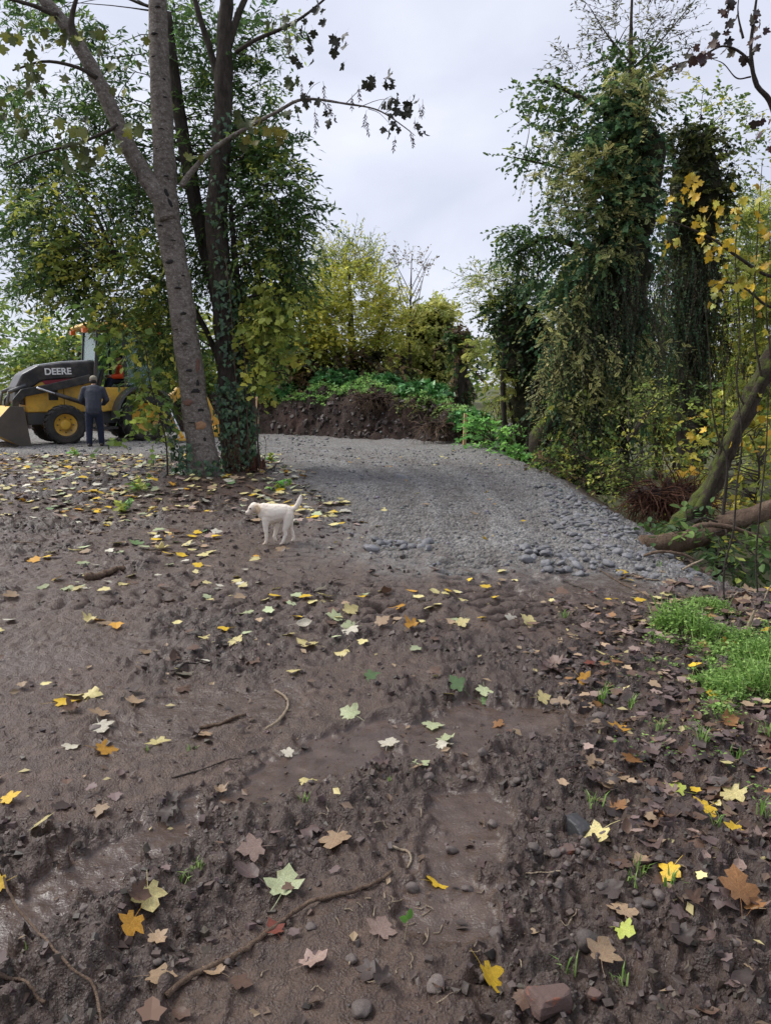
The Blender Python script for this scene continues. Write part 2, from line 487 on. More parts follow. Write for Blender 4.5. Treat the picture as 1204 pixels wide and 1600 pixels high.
c = t.mix(wet, c, t.ramp(t.noise(9, 5, 0.6), [(0.3, (0.046, 0.0295, 0.0225)), (0.7, (0.100, 0.069, 0.054))]))
ro = t.mix(wet, t.ramp(t.noise(6, 5, 0.65), [(0.3, 0.26), (0.7, 0.62)]), t.ramp(t.noise(14, 5, 0.6), [(0.35, 0.07), (0.7, 0.34)]))
gm = t.math('MULTIPLY', t.attr('grit'), t.ramp(t.noise(9, 6, .7), [(.40, .25), (.62, 1.0)]))
c = t.mix(gm, c, t.ramp(t.noise(45, 5, .7), [(.3, (0.10, 0.094, 0.088)), (.7, (0.25, 0.24, 0.225))]))
c = t.mix(t.attr('far'), c, t.ramp(t.noise(0.5, 5, .6), [(.35, (0.040, 0.045, 0.018)), (.65, (0.10, 0.098, 0.038))]))
ro = t.mix(t.attr('far'), ro, (1.0, 1.0, 1.0))
t.set(Base_Color=c, Roughness=ro, Specular_IOR_Level=0.5)
h = t.math('ADD', t.math('MULTIPLY', t.noise(75, 5, 0.7), 0.8), t.math('MULTIPLY', t.voro(120), 0.35))
h = t.math('ADD', h, t.math('MULTIPLY', t.noise(24, 4, 0.6), 1.3))
h = t.math('MULTIPLY', h, t.math('SUBTRACT', 1.0, t.math('MULTIPLY', wet, 0.80)))
t.bump(h, 0.7, 0.02)
M['mud'] = t.m

# crushed grey gravel of the track
t = NT('gravel')
v = t.voro(34, 'Color'); sepr = t.n('ShaderNodeSeparateColor'); t.l(v, sepr.inputs[0])
c = t.ramp(sepr.outputs[0], [(0.0, (0.13, 0.127, 0.123)), (0.5, (0.225, 0.218, 0.208)), (1.0, (0.36, 0.35, 0.335))])
c = t.mix(t.ramp(t.noise(1.3, 5, 0.65), [(0.42, 0.0), (0.72, 0.62)]), c, (0.165, 0.145, 0.130))
c = t.mix(t.ramp(t.noise(30, 5, 0.7), [(0.45, 0.0), (0.68, 0.5)]), c, (0.12, 0.112, 0.105))
c = t.mix(t.math('MULTIPLY', t.attr('rut'), t.ramp(t.noise(6, 6, .7), [(.35, .15), (.65, .85)])), c, t.ramp(t.noise(20, 5, .7), [(.3, (0.085, 0.070, 0.060)), (.7, (0.17, 0.150, 0.134))]))
t.set(Base_Color=c, Roughness=t.ramp(t.noise(3, 4), [(0.3, 0.5), (0.7, 0.85)]), Specular_IOR_Level=0.35)
h = t.math('ADD', t.math('MULTIPLY', t.voro(34), -1.0), t.math('MULTIPLY', t.noise(60, 4, 0.7), 0.8))
t.bump(h, 1.0, 0.03)
M['gravel'] = t.m

# dark turned soil of the bank
t = NT('bank_soil')
c = t.ramp(t.noise(7.0, 8, 0.72), [(0.3, (0.024, 0.016, 0.013)), (0.5, (0.055, 0.038, 0.031)), (0.72, (0.11, 0.078, 0.064))])
c = t.mix(t.ramp(t.noise(0.55, 3), [(0.56, 0.0), (0.68, 0.45)]), c, (0.115, 0.06, 0.045))
fl = t.ramp(t.voro(14), [(0.07, 1.0), (0.13, 0.0)]); fl = t.math('MULTIPLY', fl, t.ramp(t.noise(9, 2), [(0.5, 0.0), (0.6, 0.8)]))
c = t.mix(fl, c, (0.24, 0.21, 0.19))
t.set(Base_Color=c, Roughness=0.85, Specular_IOR_Level=0.25)
t.bump(t.math('ADD', t.noise(22, 5, 0.7), t.noise(70, 3, 0.7)), 0.9, 0.05)
M['bank_soil'] = t.m

def stone_mat(name, lo, mid, hi):
    t = NT(name)
    oi = t.n('ShaderNodeObjectInfo')
    c = t.mix(1.0, t.ramp(t.noise(9, 5, 0.65), [(0.3, lo), (0.5, mid), (0.72, hi)]), t.ramp(oi.outputs['Random'], [(0, 0.65), (1, 1.3)]), 'MULTIPLY')
    c = t.mix(1.0, c, t.attr('Col', 'Color'), 'MULTIPLY')
    t.set(Base_Color=c, Roughness=0.55, Specular_IOR_Level=0.4)
    t.bump(t.noise(40, 5, 0.65), 0.35, 0.01); M[name] = t.m
stone_mat('stone_grey', (0.085, 0.085, 0.090), (0.15, 0.15, 0.158), (0.25, 0.25, 0.258))
stone_mat('stone_brown', (0.06, 0.047, 0.041), (0.105, 0.083, 0.073), (0.17, 0.14, 0.125))
stone_mat('soil_clod', (0.034, 0.025, 0.021), (0.056, 0.041, 0.035), (0.088, 0.065, 0.056))

# bark
def bark(name, lo, mid, hi, lichen=None, moss=None, stretch=0.35):
    t = NT(name)
    mp = t.n('ShaderNodeMapping'); tc = t.n('ShaderNodeTexCoord'); t.tc = tc
    mp.inputs['Scale'].default_value = (1, 1, stretch)
    t.l(tc.outputs['Object'], mp.inputs[0])
    nz = t.n('ShaderNodeTexNoise'); nz.inputs['Scale'].default_value = 14; nz.inputs['Detail'].default_value = 7; nz.inputs['Roughness'].default_value = 0.65
    t.l(mp.outputs[0], nz.inputs['Vector'])
    c = t.ramp(nz.outputs['Fac'], [(0.3, lo), (0.5, mid), (0.72, hi)])
    if lichen:
        c = t.mix(t.ramp(t.noise(34, 5, 0.7), [(0.56, 0.0), (0.66, 0.75)]), c, lichen)
        c = t.mix(t.ramp(t.noise(3.2, 5, 0.7), [(0.5, 0.0), (0.68, 0.45)]), c, tuple(v * 0.55 for v in lo))
    if moss:
        geo = t.n('ShaderNodeNewGeometry'); sx = t.n('ShaderNodeSeparateXYZ'); t.l(geo.outputs['Normal'], sx.inputs[0])
        up = t.math('ADD', sx.outputs['Z'], t.math('MULTIPLY', t.math('SUBTRACT', t.noise(7, 6, .7), 0.5), 4.0))
        c = t.mix(t.ramp(up, [(0.1, 0.0), (0.7, 0.9)]), c, moss)
    t.set(Base_Color=c, Roughness=0.85, Specular_IOR_Level=0.2)
    t.bump(t.math('ADD', nz.outputs['Fac'], t.math('MULTIPLY', t.noise(60, 4, 0.7), 0.5)), 1.0, 0.06)
    M[name] = t.m
bark('bark_grey', (0.10, 0.082, 0.07), (0.22, 0.188, 0.162), (0.34, 0.30, 0.265), lichen=(0.52, 0.50, 0.46), stretch=1.4)
bark('bark_dark', (0.030, 0.024, 0.020), (0.062, 0.051, 0.042), (0.11, 0.092, 0.077))
bark('bark_mossy', (0.035, 0.027, 0.020), (0.065, 0.052, 0.038), (0.11, 0.09, 0.068), moss=(0.115, 0.145, 0.03))
bark('bark_twig', (0.10, 0.065, 0.045), (0.17, 0.115, 0.08), (0.26, 0.19, 0.135))
bark('bark_pale', (0.26, 0.20, 0.14), (0.38, 0.30, 0.21), (0.52, 0.43, 0.32))
bark('rust_root', (0.055, 0.024, 0.015), (0.105, 0.047, 0.029), (0.18, 0.09, 0.055))
simple('scar_dark', (0.016, 0.013, 0.012), 0.9, bump=0.5)
simple('wound_wood', (0.30, 0.165, 0.085), 0.7, 0.4, 14, bump=0.6)
simple('red_paint', (0.15, 0.075, 0.055), 0.8, 0.35, 12, bump=0.5)
leafmat('foliage', 0.5, 0.48); leafmat('foliage_glossy', 0.38, 0.12, 0.5); leafmat('single_leaf', 0.5, 0.2, 0.35, True)
leafmat('litter', 0.55, 0.1, 0.35)
# ================================================================== THE SETTING
def grid_faces(nr, nc, off=0):
    i = np.arange(nr - 1)[:, None] * nc; j = np.arange(nc - 1)[None, :]
    return (np.stack([i + j, i + j + 1, i + nc + j + 1, i + nc + j], -1).reshape(-1, 4) + off)

# ground: a fine sheet where the mud is near, joined by a coarse one that reaches the horizon
rows = np.concatenate([np.geomspace(0.95, 4.7, 320), np.geomspace(4.7, 10.5, 330)[1:], np.geomspace(10.5, 34.0, 150)[1:]])
cols = np.concatenate([np.linspace(-1.15, -0.56, 34)[:-1], np.linspace(-0.56, 0.56, 370), np.linspace(0.56, 1.15, 34)[1:]])
YY, TT = np.meshgrid(rows, cols, indexing='ij'); XX = TT * (YY + 0.15)
ZZ = H(XX, YY); WET_V, PACK_SHADE_V = MASKS['wet'].ravel(), MASKS['pack_shade'].ravel()
V1 = np.stack([XX, YY, ZZ], -1).reshape(-1, 3); F1 = grid_faces(len(rows), len(cols))
GR_ROWS, GR_COLS, GR_Z = rows.copy(), cols.copy(), ZZ.copy()
def cubegrid(a, n, k): 
    t = np.linspace(-1, 1, n); return np.sign(t) * (np.abs(t) * 0.02 + np.abs(t) ** k * 0.98) * a
gx = cubegrid(2500, 150, 4.5); gy = cubegrid(2500, 150, 4.5) + 8
GY, GX = np.meshgrid(gy, gx, indexing='ij')
GZ = H(GX, GY, False)
ins = sm(0.9, 1.6, GY) * (1 - sm(31, 33.5, GY)) * (1 - sm(0.9, 1.1, np.abs(GX) / np.maximum(GY + .15, .1)))
GZ = np.where(np.hypot(GX, GY) > 60, 0.0 + (GZ * np.exp(-(np.hypot(GX, GY) - 60) / 40)), GZ) - 0.45 * ins - 0.02
V2 = np.stack([GX, GY, GZ], -1).reshape(-1, 3); F2 = grid_faces(150, 150, len(V1))
ground = link('ground', mesh_np('ground', np.vstack([V1, V2]), np.vstack([F1, F2]), M['mud'], True,
              attrs={'wet': np.concatenate([WET_V, np.zeros(len(V2))]), 'pack_shade': np.concatenate([PACK_SHADE_V, np.full(len(V2), .5)]),
                     'grit': np.concatenate([sm(-1.3, 0.1, road_in(V1[:, 0], V1[:, 1])) * sm(5.4, 6.4, V1[:, 1]) * (1 - sm(0.0, 0.9, V1[:, 0] - edge_x(V1[:, 1]))), np.zeros(len(V2))]), 'far': np.concatenate([sm(22, 30, V1[:, 1]) + sm(1.0, 3, V1[:, 0] - edge_x(V1[:, 1])) * sm(6, 9, V1[:, 1]), sm(22, 30, np.hypot(V2[:, 0], V2[:, 1]))]).clip(0, 1)}))
tag(ground, 'dark wet brown mud with wheel ruts and smooth shiny patches', kind='structure')

# gravel track: its own sheet, its ragged edge sinks into the mud
rows = np.concatenate([np.geomspace(6.0, 14.0, 300), np.geomspace(14, 36.0, 130)[1:]]); cols = np.linspace(-1.2, 0.52, 320)
YY, TT = np.meshgrid(rows, cols, indexing='ij'); XX = TT * YY
rin = road_in(XX, YY)
ZZ = H(XX, YY) + np.clip(rin * 0.10, -0.30, 0.035) + 0.03 * fbm2(XX * 15, YY * 15, 3, 81, .65)
keep = (rin > -0.6).reshape(-1)
Fg = grid_faces(len(rows), len(cols)); Fg = Fg[keep[Fg].all(1)]
rut = np.zeros(XX.shape)
for i in range(4): rut = np.maximum(rut, tread(XX, YY, i)[0])
rut = np.maximum(rut * 0.8, 1 - sm(0.0, 0.9, rin + 0.2 * fbm2(XX * 3, YY * 3, 3, 83)) * 1.0 + 0 * rut) * (1 - 0.7 * sm(1.5, 2.0, XX))
road = link('gravel_road', mesh_np('gravel_road', np.stack([XX, YY, ZZ], -1).reshape(-1, 3), Fg, M['gravel'], attrs={'rut': rut.ravel()}))
tag(road, 'grey crushed gravel track curving left behind the trees', kind='structure')

H_full = H
def H(x, y, fine=True):
    """height of the ground sheet as built (bilinear in its grid); outside it the smooth terrain"""
    if not fine: return H_full(x, y, False)
    shp = np.shape(x); x = np.atleast_1d(np.asarray(x, float)); y = np.atleast_1d(np.asarray(y, float)); t = x / np.maximum(y + 0.15, 1e-6)
    ok = (y > GR_ROWS[0]) & (y < GR_ROWS[-1]) & (np.abs(t) < 1.149) 
    i = np.clip(np.searchsorted(GR_ROWS, y) - 1, 0, len(GR_ROWS) - 2); j = np.clip(np.searchsorted(GR_COLS, t) - 1, 0, len(GR_COLS) - 2)
    u = np.clip((y - GR_ROWS[i]) / (GR_ROWS[i + 1] - GR_ROWS[i]), 0, 1); v = np.clip((t - GR_COLS[j]) / (GR_COLS[j + 1] - GR_COLS[j]), 0, 1)
    z = (GR_Z[i, j] * (1 - v) + GR_Z[i, j + 1] * v) * (1 - u) + (GR_Z[i + 1, j] * (1 - v) + GR_Z[i + 1, j + 1] * v) * u
    if not ok.all(): z = np.where(ok, z, H_full(x, y, False))
    return z.reshape(shp)

# earth bank across the end of the track
xs = np.linspace(-13, 4.2, 300); ys = np.concatenate([np.linspace(18.5, 26.5, 170), np.linspace(26.7, 48, 60)])
BY, BX = np.meshgrid(ys, xs, indexing='ij')
bank = link('earth_bank', mesh_np('earth_bank', np.stack([BX, BY, HB(BX, BY)], -1).reshape(-1, 3), grid_faces(len(ys), len(xs)), M['bank_soil']))
tag(bank, 'low bank of dark turned soil behind the gravel track', kind='structure')

# ================================================================== FOLIAGE TOOLS
def leaf_tpl(kind):
    """leaf along +y, normal +z, unit length -> verts, tris"""
    if kind == 'lance':
        V = [(0, 0, 0), (0.16, 0.38, 0.05), (0, 1, -0.06), (-0.16, 0.38, 0.05), (0, 0.45, 0)]
        F = [(0, 1, 4), (1, 2, 4), (2, 3, 4), (3, 0, 4)]
    elif kind == 'thin':
        V = [(-0.025, 0, 0), (0.025, 0, 0), (0.02, 0.55, 0.03), (-0.02, 0.55, 0.03), (0, 1, -0.05)]; F = [(0, 1, 2), (0, 2, 3), (3, 2, 4)]
    elif kind == 'oval':
        V = [(0, 0, 0), (0.30, 0.35, 0.07), (0.24, 0.72, 0.04), (0, 1, -0.08), (-0.24, 0.72, 0.04), (-0.30, 0.35, 0.07)]
        F = [(0, 1, 2), (0, 2, 3), (0, 3, 4), (0, 4, 5)]
    elif kind == 'quad':
        V = [(0, 0, 0), (0.27, 0.5, 0.06), (0, 1, -0.05), (-0.27, 0.5, 0.06)]
        F = [(0, 1, 2), (0, 2, 3)]
    elif kind == 'ivy':
        V = [(0, 0, 0), (0.45, 0.12, 0.05), (0.30, 0.42, 0.03), (0, 1, -0.08), (-0.30, 0.42, 0.03), (-0.45, 0.12, 0.05)]
        F = [(0, 1, 2), (0, 2, 3), (0, 3, 4), (0, 4, 5)]
    elif kind == 'pinnate':                      # a feather of leaflets
        V, F = [], []
        for k in range(5):
            y = 0.10 + 0.18 * k; w = 0.26 * (1 - 0.35 * abs(k - 1.8) / 3)
            for s in (-1, 1):
                n = len(V)
                V += [(0, y, 0), (s * w * 0.6, y - 0.02, 0.01), (s * w, y + 0.09, -0.02), (s * w * 0.5, y + 0.15, 0.0)]
                F += [(n, n + 1, n + 2), (n, n + 2, n + 3)]
        n = len(V); V += [(0, 0.85, 0), (0.07, 0.95, 0), (0, 1.1, -0.03), (-0.07, 0.95, 0)]; F += [(n, n + 1, n + 2), (n, n + 2, n + 3)]
    elif kind == 'maple':
        o = maple_outline(9)
        V = [(0, 0.34, 0.0)] + [(x, y, 0.10 * abs(x) - 0.12 * max(0, y - 0.6)) for x, y in o]
        F = [(0, i + 1, (i + 1) % len(o) + 1) for i in range(len(o))]
    return np.array(V, float), np.array(F, int)

def maple_outline(detail):
    r = [(0.035, 0.0), (0.18, -0.11), (0.36, -0.05), (0.31, 0.12), (0.48, 0.17), (0.63, 0.38), (0.48, 0.49), (0.27, 0.51), (0.33, 0.71), (0.16, 0.81), (0.0, 1.0)]
    if detail < 10: r = [(0.0, 0.0), (0.30, -0.08), (0.34, 0.10), (0.58, 0.38), (0.30, 0.52), (0.28, 0.74), (0.0, 0.98)]
    left = [(-x, y) for x, y in reversed(r[:-1]) if x > 0]
    return r + left
TPL = {k: leaf_tpl(k) for k in ('lance', 'oval', 'quad', 'ivy', 'pinnate', 'maple', 'thin')}

def unit(v): return v / (np.linalg.norm(v, axis=-1, keepdims=True) + 1e-12)

def put_leaves(acc, pos, ydir, nrm, size, tpl, col):
    """pos (N,3), ydir (N,3) leaf direction, nrm (N,3) approximate normal, size (N,), col (N,3)"""
    T, F = TPL[tpl]
    y = unit(ydir); x = unit(np.cross(y, nrm)); z = np.cross(x, y)
    B = np.stack([x, y, z], 1)                          # rows are axes
    V = np.einsum('kj,nji->nki', T, B) * size[:, None, None] + pos[:, None, :]
    n, k = len(pos), len(T)
    Fa = (F[None] + (np.arange(n) * k)[:, None, None]).reshape(-1, 3)
    acc.add(V.reshape(-1, 3), Fa, np.repeat(col, k, axis=0))

def pick_cols(pal, n, rng, jit=0.18):
    c = np.array([p[:3] for p in pal]); w = np.array([p[3] for p in pal], float)
    k = rng.choice(len(pal), n, p=w / w.sum())
    return c[k] * (1 + jit * rng.standard_normal((n, 1)))

def sprays(acc, twigs, c, d, L, nl, tpl, size, pal, rng, droop=0.35, splay=0.9, tw=0.004, hang=0.3, twcol=(0.5, 0.5, 0.5)):
    """leafy twigs: c (N,3) start, d (N,3) direction, L (N,) length"""
    N = len(c); d = unit(d)
    t = (np.arange(nl) + 0.6) / nl
    side = unit(np.cross(d, np.array([0, 0, 1.0]) + 0.3 * rng.standard_normal((N, 3))))
    wob = rng.standard_normal((N, 1, 3)) * 0.10
    ctr = lambda tt: c[:, None, :] + d[:, None, :] * (L[:, None] * tt)[..., None] + np.array([0, 0, -1.0]) * (droop * L[:, None] * tt ** 2)[..., None] + wob * (L[:, None] * np.sin(tt * 3.0))[..., None]
    T = np.broadcast_to(t, (N, nl))
    pos = ctr(T)
    sgn = np.where(np.arange(nl) % 2 == 0, 1.0, -1.0)[None, :, None]
    yd = d[:, None, :] * 0.75 + side[:, None, :] * sgn * splay + np.array([0, 0, -1.0]) * hang + 0.45 * rng.standard_normal((N, nl, 3))
    nm = np.array([0, 0, 1.0]) + 0.6 * rng.standard_normal((N, nl, 3))
    sz = size * (0.65 + 0.7 * rng.random((N, nl)))
    col = np.repeat(pick_cols(pal, N, rng)[:, None, :], nl, 1) * (1 + 0.22 * rng.standard_normal((N, nl, 1)))
    put_leaves(acc, pos.reshape(-1, 3), yd.reshape(-1, 3), nm.reshape(-1, 3), sz.reshape(-1), tpl, np.clip(col.reshape(-1, 3), 0.004, 0.9))
    if twigs is not None:
        k = 4; tt = np.broadcast_to(np.linspace(0, 1, k), (N, k)); q = ctr(tt)
        r = tw * np.linspace(1, 0.3, k)
        up = np.cross(d, side)
        ring = np.stack([side, -0.5 * side + 0.87 * up, -0.5 * side - 0.87 * up], 1)    # N,3,3
        V = q[:, :, None, :] + ring[:, None, :, :] * r[None, :, None, None]
        base = (np.arange(N) * k * 3)[:, None, None, None]
        i = (np.arange(k - 1) * 3)[None, :, None, None]; j = np.arange(3)[None, None, :, None]; j2 = (j + 1) % 3
        Fq = np.concatenate([base + i + j, base + i + j2, base + i + 3 + j2, base + i + 3 + j], -1).reshape(-1, 4)
        twigs.add(V.reshape(-1, 3), Fq, twcol)

def ell_pts(ells, rng, gap=0.0, gscale=1.1, seed=0):
    """ells: (px, py, rx, ry, depth0, depth1, n): points in a lens of the real volume seen there"""
    out = []
    for px, py, rx, ry, y0, y1, n in ells:
        m = int(n * 2.2) + 8
        a = rng.random(m) * 2 * math.pi; r = np.sqrt(rng.random(m)); Y = y0 + (y1 - y0) * rng.random(m)
        q = np.array([P(px + rx * rr * math.cos(aa), py + ry * rr * math.sin(aa), yy) for rr, aa, yy in zip(r, a, Y)])
        if gap: q = q[(vn3(q * gscale, seed) + 0.5 * vn3(q * gscale * 2.7, seed + 1)) > gap - 0.5 * 0.5]
        out.append(q[:n])
    return np.concatenate(out)

def rnd_dirs(n, rng, up=0.0, out=None):
    d = rng.standard_normal((n, 3)); d[:, 2] = d[:, 2] * 0.6 + up
    if out is not None: d = d + out
    return unit(d)

# leaf colours
PAL_DARK = [(0.030, 0.058, 0.020, 5), (0.045, 0.080, 0.024, 4), (0.075, 0.115, 0.030, 2), (0.14, 0.17, 0.035, 0.6)]
PAL_MID = [(0.050, 0.085, 0.022, 4), (0.085, 0.125, 0.028, 4), (0.15, 0.185, 0.038, 3), (0.26, 0.25, 0.045, 1)]
PAL_LIME = [(0.15, 0.185, 0.038, 3), (0.22, 0.245, 0.050, 4), (0.32, 0.31, 0.060, 2), (0.085, 0.125, 0.030, 2)]
PAL_YEL = [(0.42, 0.36, 0.05, 3), (0.30, 0.31, 0.055, 4), (0.18, 0.21, 0.045, 3), (0.46, 0.29, 0.045, 1)]
PAL_IVY = [(0.018, 0.038, 0.019, 5), (0.028, 0.054, 0.025, 5), (0.045, 0.074, 0.030, 3), (0.085, 0.105, 0.036, 1)]
PAL_PALE = [(0.20, 0.21, 0.085, 4), (0.27, 0.265, 0.10, 3), (0.14, 0.16, 0.06, 3), (0.33, 0.30, 0.12, 1)]
PAL_BROWN = [(0.10, 0.065, 0.035, 3), (0.15, 0.10, 0.05, 2), (0.06, 0.042, 0.026, 3), (0.17, 0.16, 0.06, 1)]
PAL_GRASS = [(0.13, 0.235, 0.050, 4), (0.19, 0.31, 0.075, 4), (0.27, 0.38, 0.12, 3), (0.08, 0.15, 0.035, 2)]
PAL_NETTLE = [(0.065, 0.155, 0.038, 4), (0.10, 0.22, 0.05, 4), (0.15, 0.28, 0.07, 2), (0.045, 0.10, 0.030, 2)]

for _p, _k in ((PAL_DARK, 1.9), (PAL_MID, 2.0), (PAL_LIME, 1.75), (PAL_YEL, 1.25), (PAL_IVY, 2.6), (PAL_PALE, 1.5), (PAL_BROWN, 1.6), (PAL_NETTLE, 2.7), (PAL_GRASS, 1.35)):
    _p[:] = [(r_ * _k, g_ * _k, b_ * _k, w_) for r_, g_, b_, w_ in _p]

def tube_obj(name, pts, rad, mat, parent=None, org=None, **kw):
    a = Acc(); add_tube(a, pts, rad, None, **kw)
    return a.build(name, mat, parent, org=org)

def branches_to(acc, centers, anchors, rng, r0=0.018, every=1):
    """limbs from points of the trunk out to the foliage"""
    for c in centers[::every]:
        d = np.linalg.norm(anchors - c, axis=1) + 1.2 * np.maximum(0, anchors[:, 2] - c[2])
        a = anchors[int(np.argmin(d))]
        m = (a + c) / 2 + np.array([0, 0, 0.12]) * np.linalg.norm(c - a) + rng.standard_normal(3) * 0.06 * np.linalg.norm(c - a)
        L = np.linalg.norm(c - a)
        add_tube(acc, [a, a * .6 + m * .4, m, c], [r0 * (0.6 + 0.4 * L), r0 * 0.6, r0 * 0.25], n=7, sides=5)

def foliage_part(name, acc, mat, parent, org):
    o = acc.build(name, mat, parent, smooth=False, org=org); o['kind'] = 'stuff'; return o

# ================================================================== TREES ON THE LEFT
# --- maple with two stems, pale bark and dark scars
rng = np.random.default_rng(11)
YA = 12.4
baseA = P(318, 742, YA); baseA[2] = float(H(baseA[0], baseA[1])) - 0.05
def PL(lst, Y): return np.array([P(x, y, Y if len(r) == 0 else r[0]) for x, y, *r in lst])
tA = thing('maple_tree', 'pale grey maple with dark scars and two stems, lichen on its leaning trunk', 'tree', baseA)
trunkA = PL([(322, 765), (318, 738), (313, 690), (303, 620), (292, 540), (282, 460), (270, 390), (259, 320), (257, 250), (252, 150), (248, 60), (247, -40), (244, -140)], YA)
a = Acc(); add_tube(a, trunkA, [0.86 * v for v in (0.40, 0.32, 0.275, 0.245, 0.235, 0.225, 0.215, 0.215, 0.19, 0.175, 0.165, 0.15, 0.13)], n=90, sides=28, bump=0.035, bscale=5)
a.build('trunk', M['bark_grey'], tA, org=baseA)
stemA = PL([(262, 345), (250, 310), (232, 282), (212, 250), (185, 195), (152, 122), (118, 62), (78, 10), (40, -30)], YA - 0.1)
tube_obj('stem', stemA, [0.13, 0.15, 0.135, 0.125, 0.115, 0.105, 0.10, 0.085, 0.07], M['bark_grey'], tA, baseA, n=48, sides=18, bump=0.025, bscale=6)
limbs = []
for pts, r in [([(118, 62), (112, 30), (125, -20)], 0.06), ([(185, 195), (168, 205), (120, 225), (60, 240), (10, 262)], 0.03), ([(152, 122), (120, 105), (70, 96), (20, 110)], 0.035),
               ([(90, 25), (50, 8), (0, -5)], 0.045), ([(212, 250), (216, 300), (212, 350)], 0.012)]:
    limbs.append(PL(pts, YA - 0.2)); tube_obj('branch', limbs[-1], [r, r * 0.7, r * 0.35], M['bark_dark'], tA, baseA, n=14, sides=8)
# scars on the bark
SP_CACHE = {}
def side_point(path, py, f, Y, r):
    """a point on the camera side of a trunk at image height py, f = -1..1 across it"""
    if id(path) not in SP_CACHE:
        c = catmull(path, 400); SP_CACHE[id(path)] = (c, H_PX / 2 - F_PX * ((c[:, 2] - CAM_Z) * CP + c[:, 1] * SP) / (c[:, 1] * CP - (c[:, 2] - CAM_Z) * SP))
    c, pyv = SP_CACHE[id(path)]
    i = int(np.argmin(np.abs(pyv - py))); a_ = f * 1.2
    return c[i] + np.array([math.sin(a_) * r, -math.cos(a_) * r, 0]), a_
for py, f, w, h, r in [(322, 0.35, 0.15, 0.16, 0.212), (305, 0.3, 0.08, 0.14, 0.205), (58, -0.1, 0.10, 0.035, 0.165), (18, 0.2, 0.09, 0.03, 0.16), (128, 0.5, 0.05, 0.03, 0.172), (158, 0.5, 0.06, 0.03, 0.172), (411, -0.15, 0.14, 0.06, 0.213), (378, 0.3, 0.09, 0.02, 0.213), (452, 0.1, 0.11, 0.04, 0.222),
                       (490, 0.25, 0.10, 0.045, 0.228), (537, 0.1, 0.09, 0.035, 0.232), (578, 0.15, 0.11, 0.045, 0.236), (610, 0.35, 0.12, 0.08, 0.24), (598, 0.55, 0.05, 0.10, 0.24), (640, 0.5, 0.10, 0.06, 0.248), (685, 0.45, 0.09, 0.10, 0.262),
                       (95, -0.3, 0.07, 0.018, 0.17), (205, 0.1, 0.08, 0.018, 0.182), (236, -0.35, 0.06, 0.015, 0.186), (280, 0.3, 0.07, 0.02, 0.2), (355, -0.4, 0.09, 0.022, 0.215), (432, 0.6, 0.06, 0.02, 0.22), (515, -0.4, 0.07, 0.018, 0.23), (660, -0.2, 0.12, 0.02, 0.25)]:
    p, a_ = side_point(trunkA, py, f, YA, r * 0.86)
    bm = bmesh.new(); bmesh.ops.create_icosphere(bm, subdivisions=2, radius=1)
    for v in bm.verts:
        n = float(vn3(np.array([[v.co.x * 2 + py, v.co.y * 2, v.co.z * 2]]), 3)[0])
        v.co = Vector((v.co.x * w * 0.5 * (1 + n), v.co.y * 0.018, (v.co.z - 0.5 * v.co.x ** 2) * h * 0.5 * (1 + n)))
    me = bpy.data.meshes.new('branch_scar'); bm.to_mesh(me); bm.free(); me.materials.append(M['scar_dark'])
    link('branch_scar', me, tA, p - baseA, (0, 0, a_))
for nm, py, f, w, h, r, m in [('bark_wound', 663, 0.35, 0.13, 0.13, 0.258, 'wound_wood'), ('red_bark_patch', 572, 0.75, 0.07, 0.22, 0.236, 'red_paint'), ('red_bark_patch', 628, -0.2, 0.13, 0.10, 0.244, 'red_paint')]:
    p, a_ = side_point(trunkA, py, f, YA, r * 0.86)
    bm = bmesh.new(); bmesh.ops.create_icosphere(bm, subdivisions=3, radius=1)
    for v in bm.verts:
        n = float(vn3(np.array([[v.co.x * 2.5 + py, v.co.y * 2, v.co.z * 2.5]]), 3)[0]) * 1.4
        v.co = Vector((v.co.x * w * 0.5 * (1 + n), v.co.y * 0.02, v.co.z * h * 0.5 * (1 + n)))
    me = bpy.data.meshes.new(nm); bm.to_mesh(me); bm.free(); me.materials.append(M[m])
    tag(link(nm, me, tA, p - baseA, (0, 0, a_)), 'orange torn wood where bark is gone' if nm == 'bark_wound' else 'reddish patch on the grey bark')

# hanging branch with single maple leaves and seed bunches
def maple_leaf_mesh(name, seed, curl, mat, outline=None):
    o = outline or maple_outline(12); r = np.random.default_rng(seed)
    ctr = np.array([0.0, 0.32]); O = np.array(o); O = O + r.normal(0, 0.015, O.shape)
    mid = ctr + (O - ctr) * 0.5
    P2 = np.vstack([[ctr], mid, O]); n = len(O)
    x, y = P2[:, 0], P2[:, 1]
    q = r.normal(0, 1, 6)
    z = curl * (0.55 * q[0] * x * x + 0.35 * q[1] * (y - .3) ** 2 + 0.5 * q[2] * x * (y - .3) + 0.4 * abs(q[3]) * (x * x + (y - .32) ** 2)) + 0.015 * np.abs(x) 
    z[n + 1:] += curl * r.normal(0, 0.05, n)
    V = [tuple(v) for v in np.stack([x, y, z], 1)]
    F = [(0, 1 + i, 1 + (i + 1) % n) for i in range(n)] + [(1 + i, 1 + n + i, 1 + n + (i + 1) % n, 1 + (i + 1) % n) for i in range(n)]
    b = len(V); s = r.normal(0, 0.12)
    V += [(-0.012, 0.03, 0), (0.012, 0.03, 0), (s * .4 - 0.010, -0.3, 0.02), (s * .4 + 0.010, -0.3, 0.02), (s - 0.008, -0.6, 0.0), (s + 0.008, -0.6, 0.0)]
    F += [(b, b + 1, b + 3, b + 2), (b + 2, b + 3, b + 5, b + 4)]
    me = bpy.data.meshes.new(name); me.from_pydata(V, [], F); me.materials.append(mat)
    me.polygons.foreach_set('use_smooth', [True] * len(me.polygons)); return me
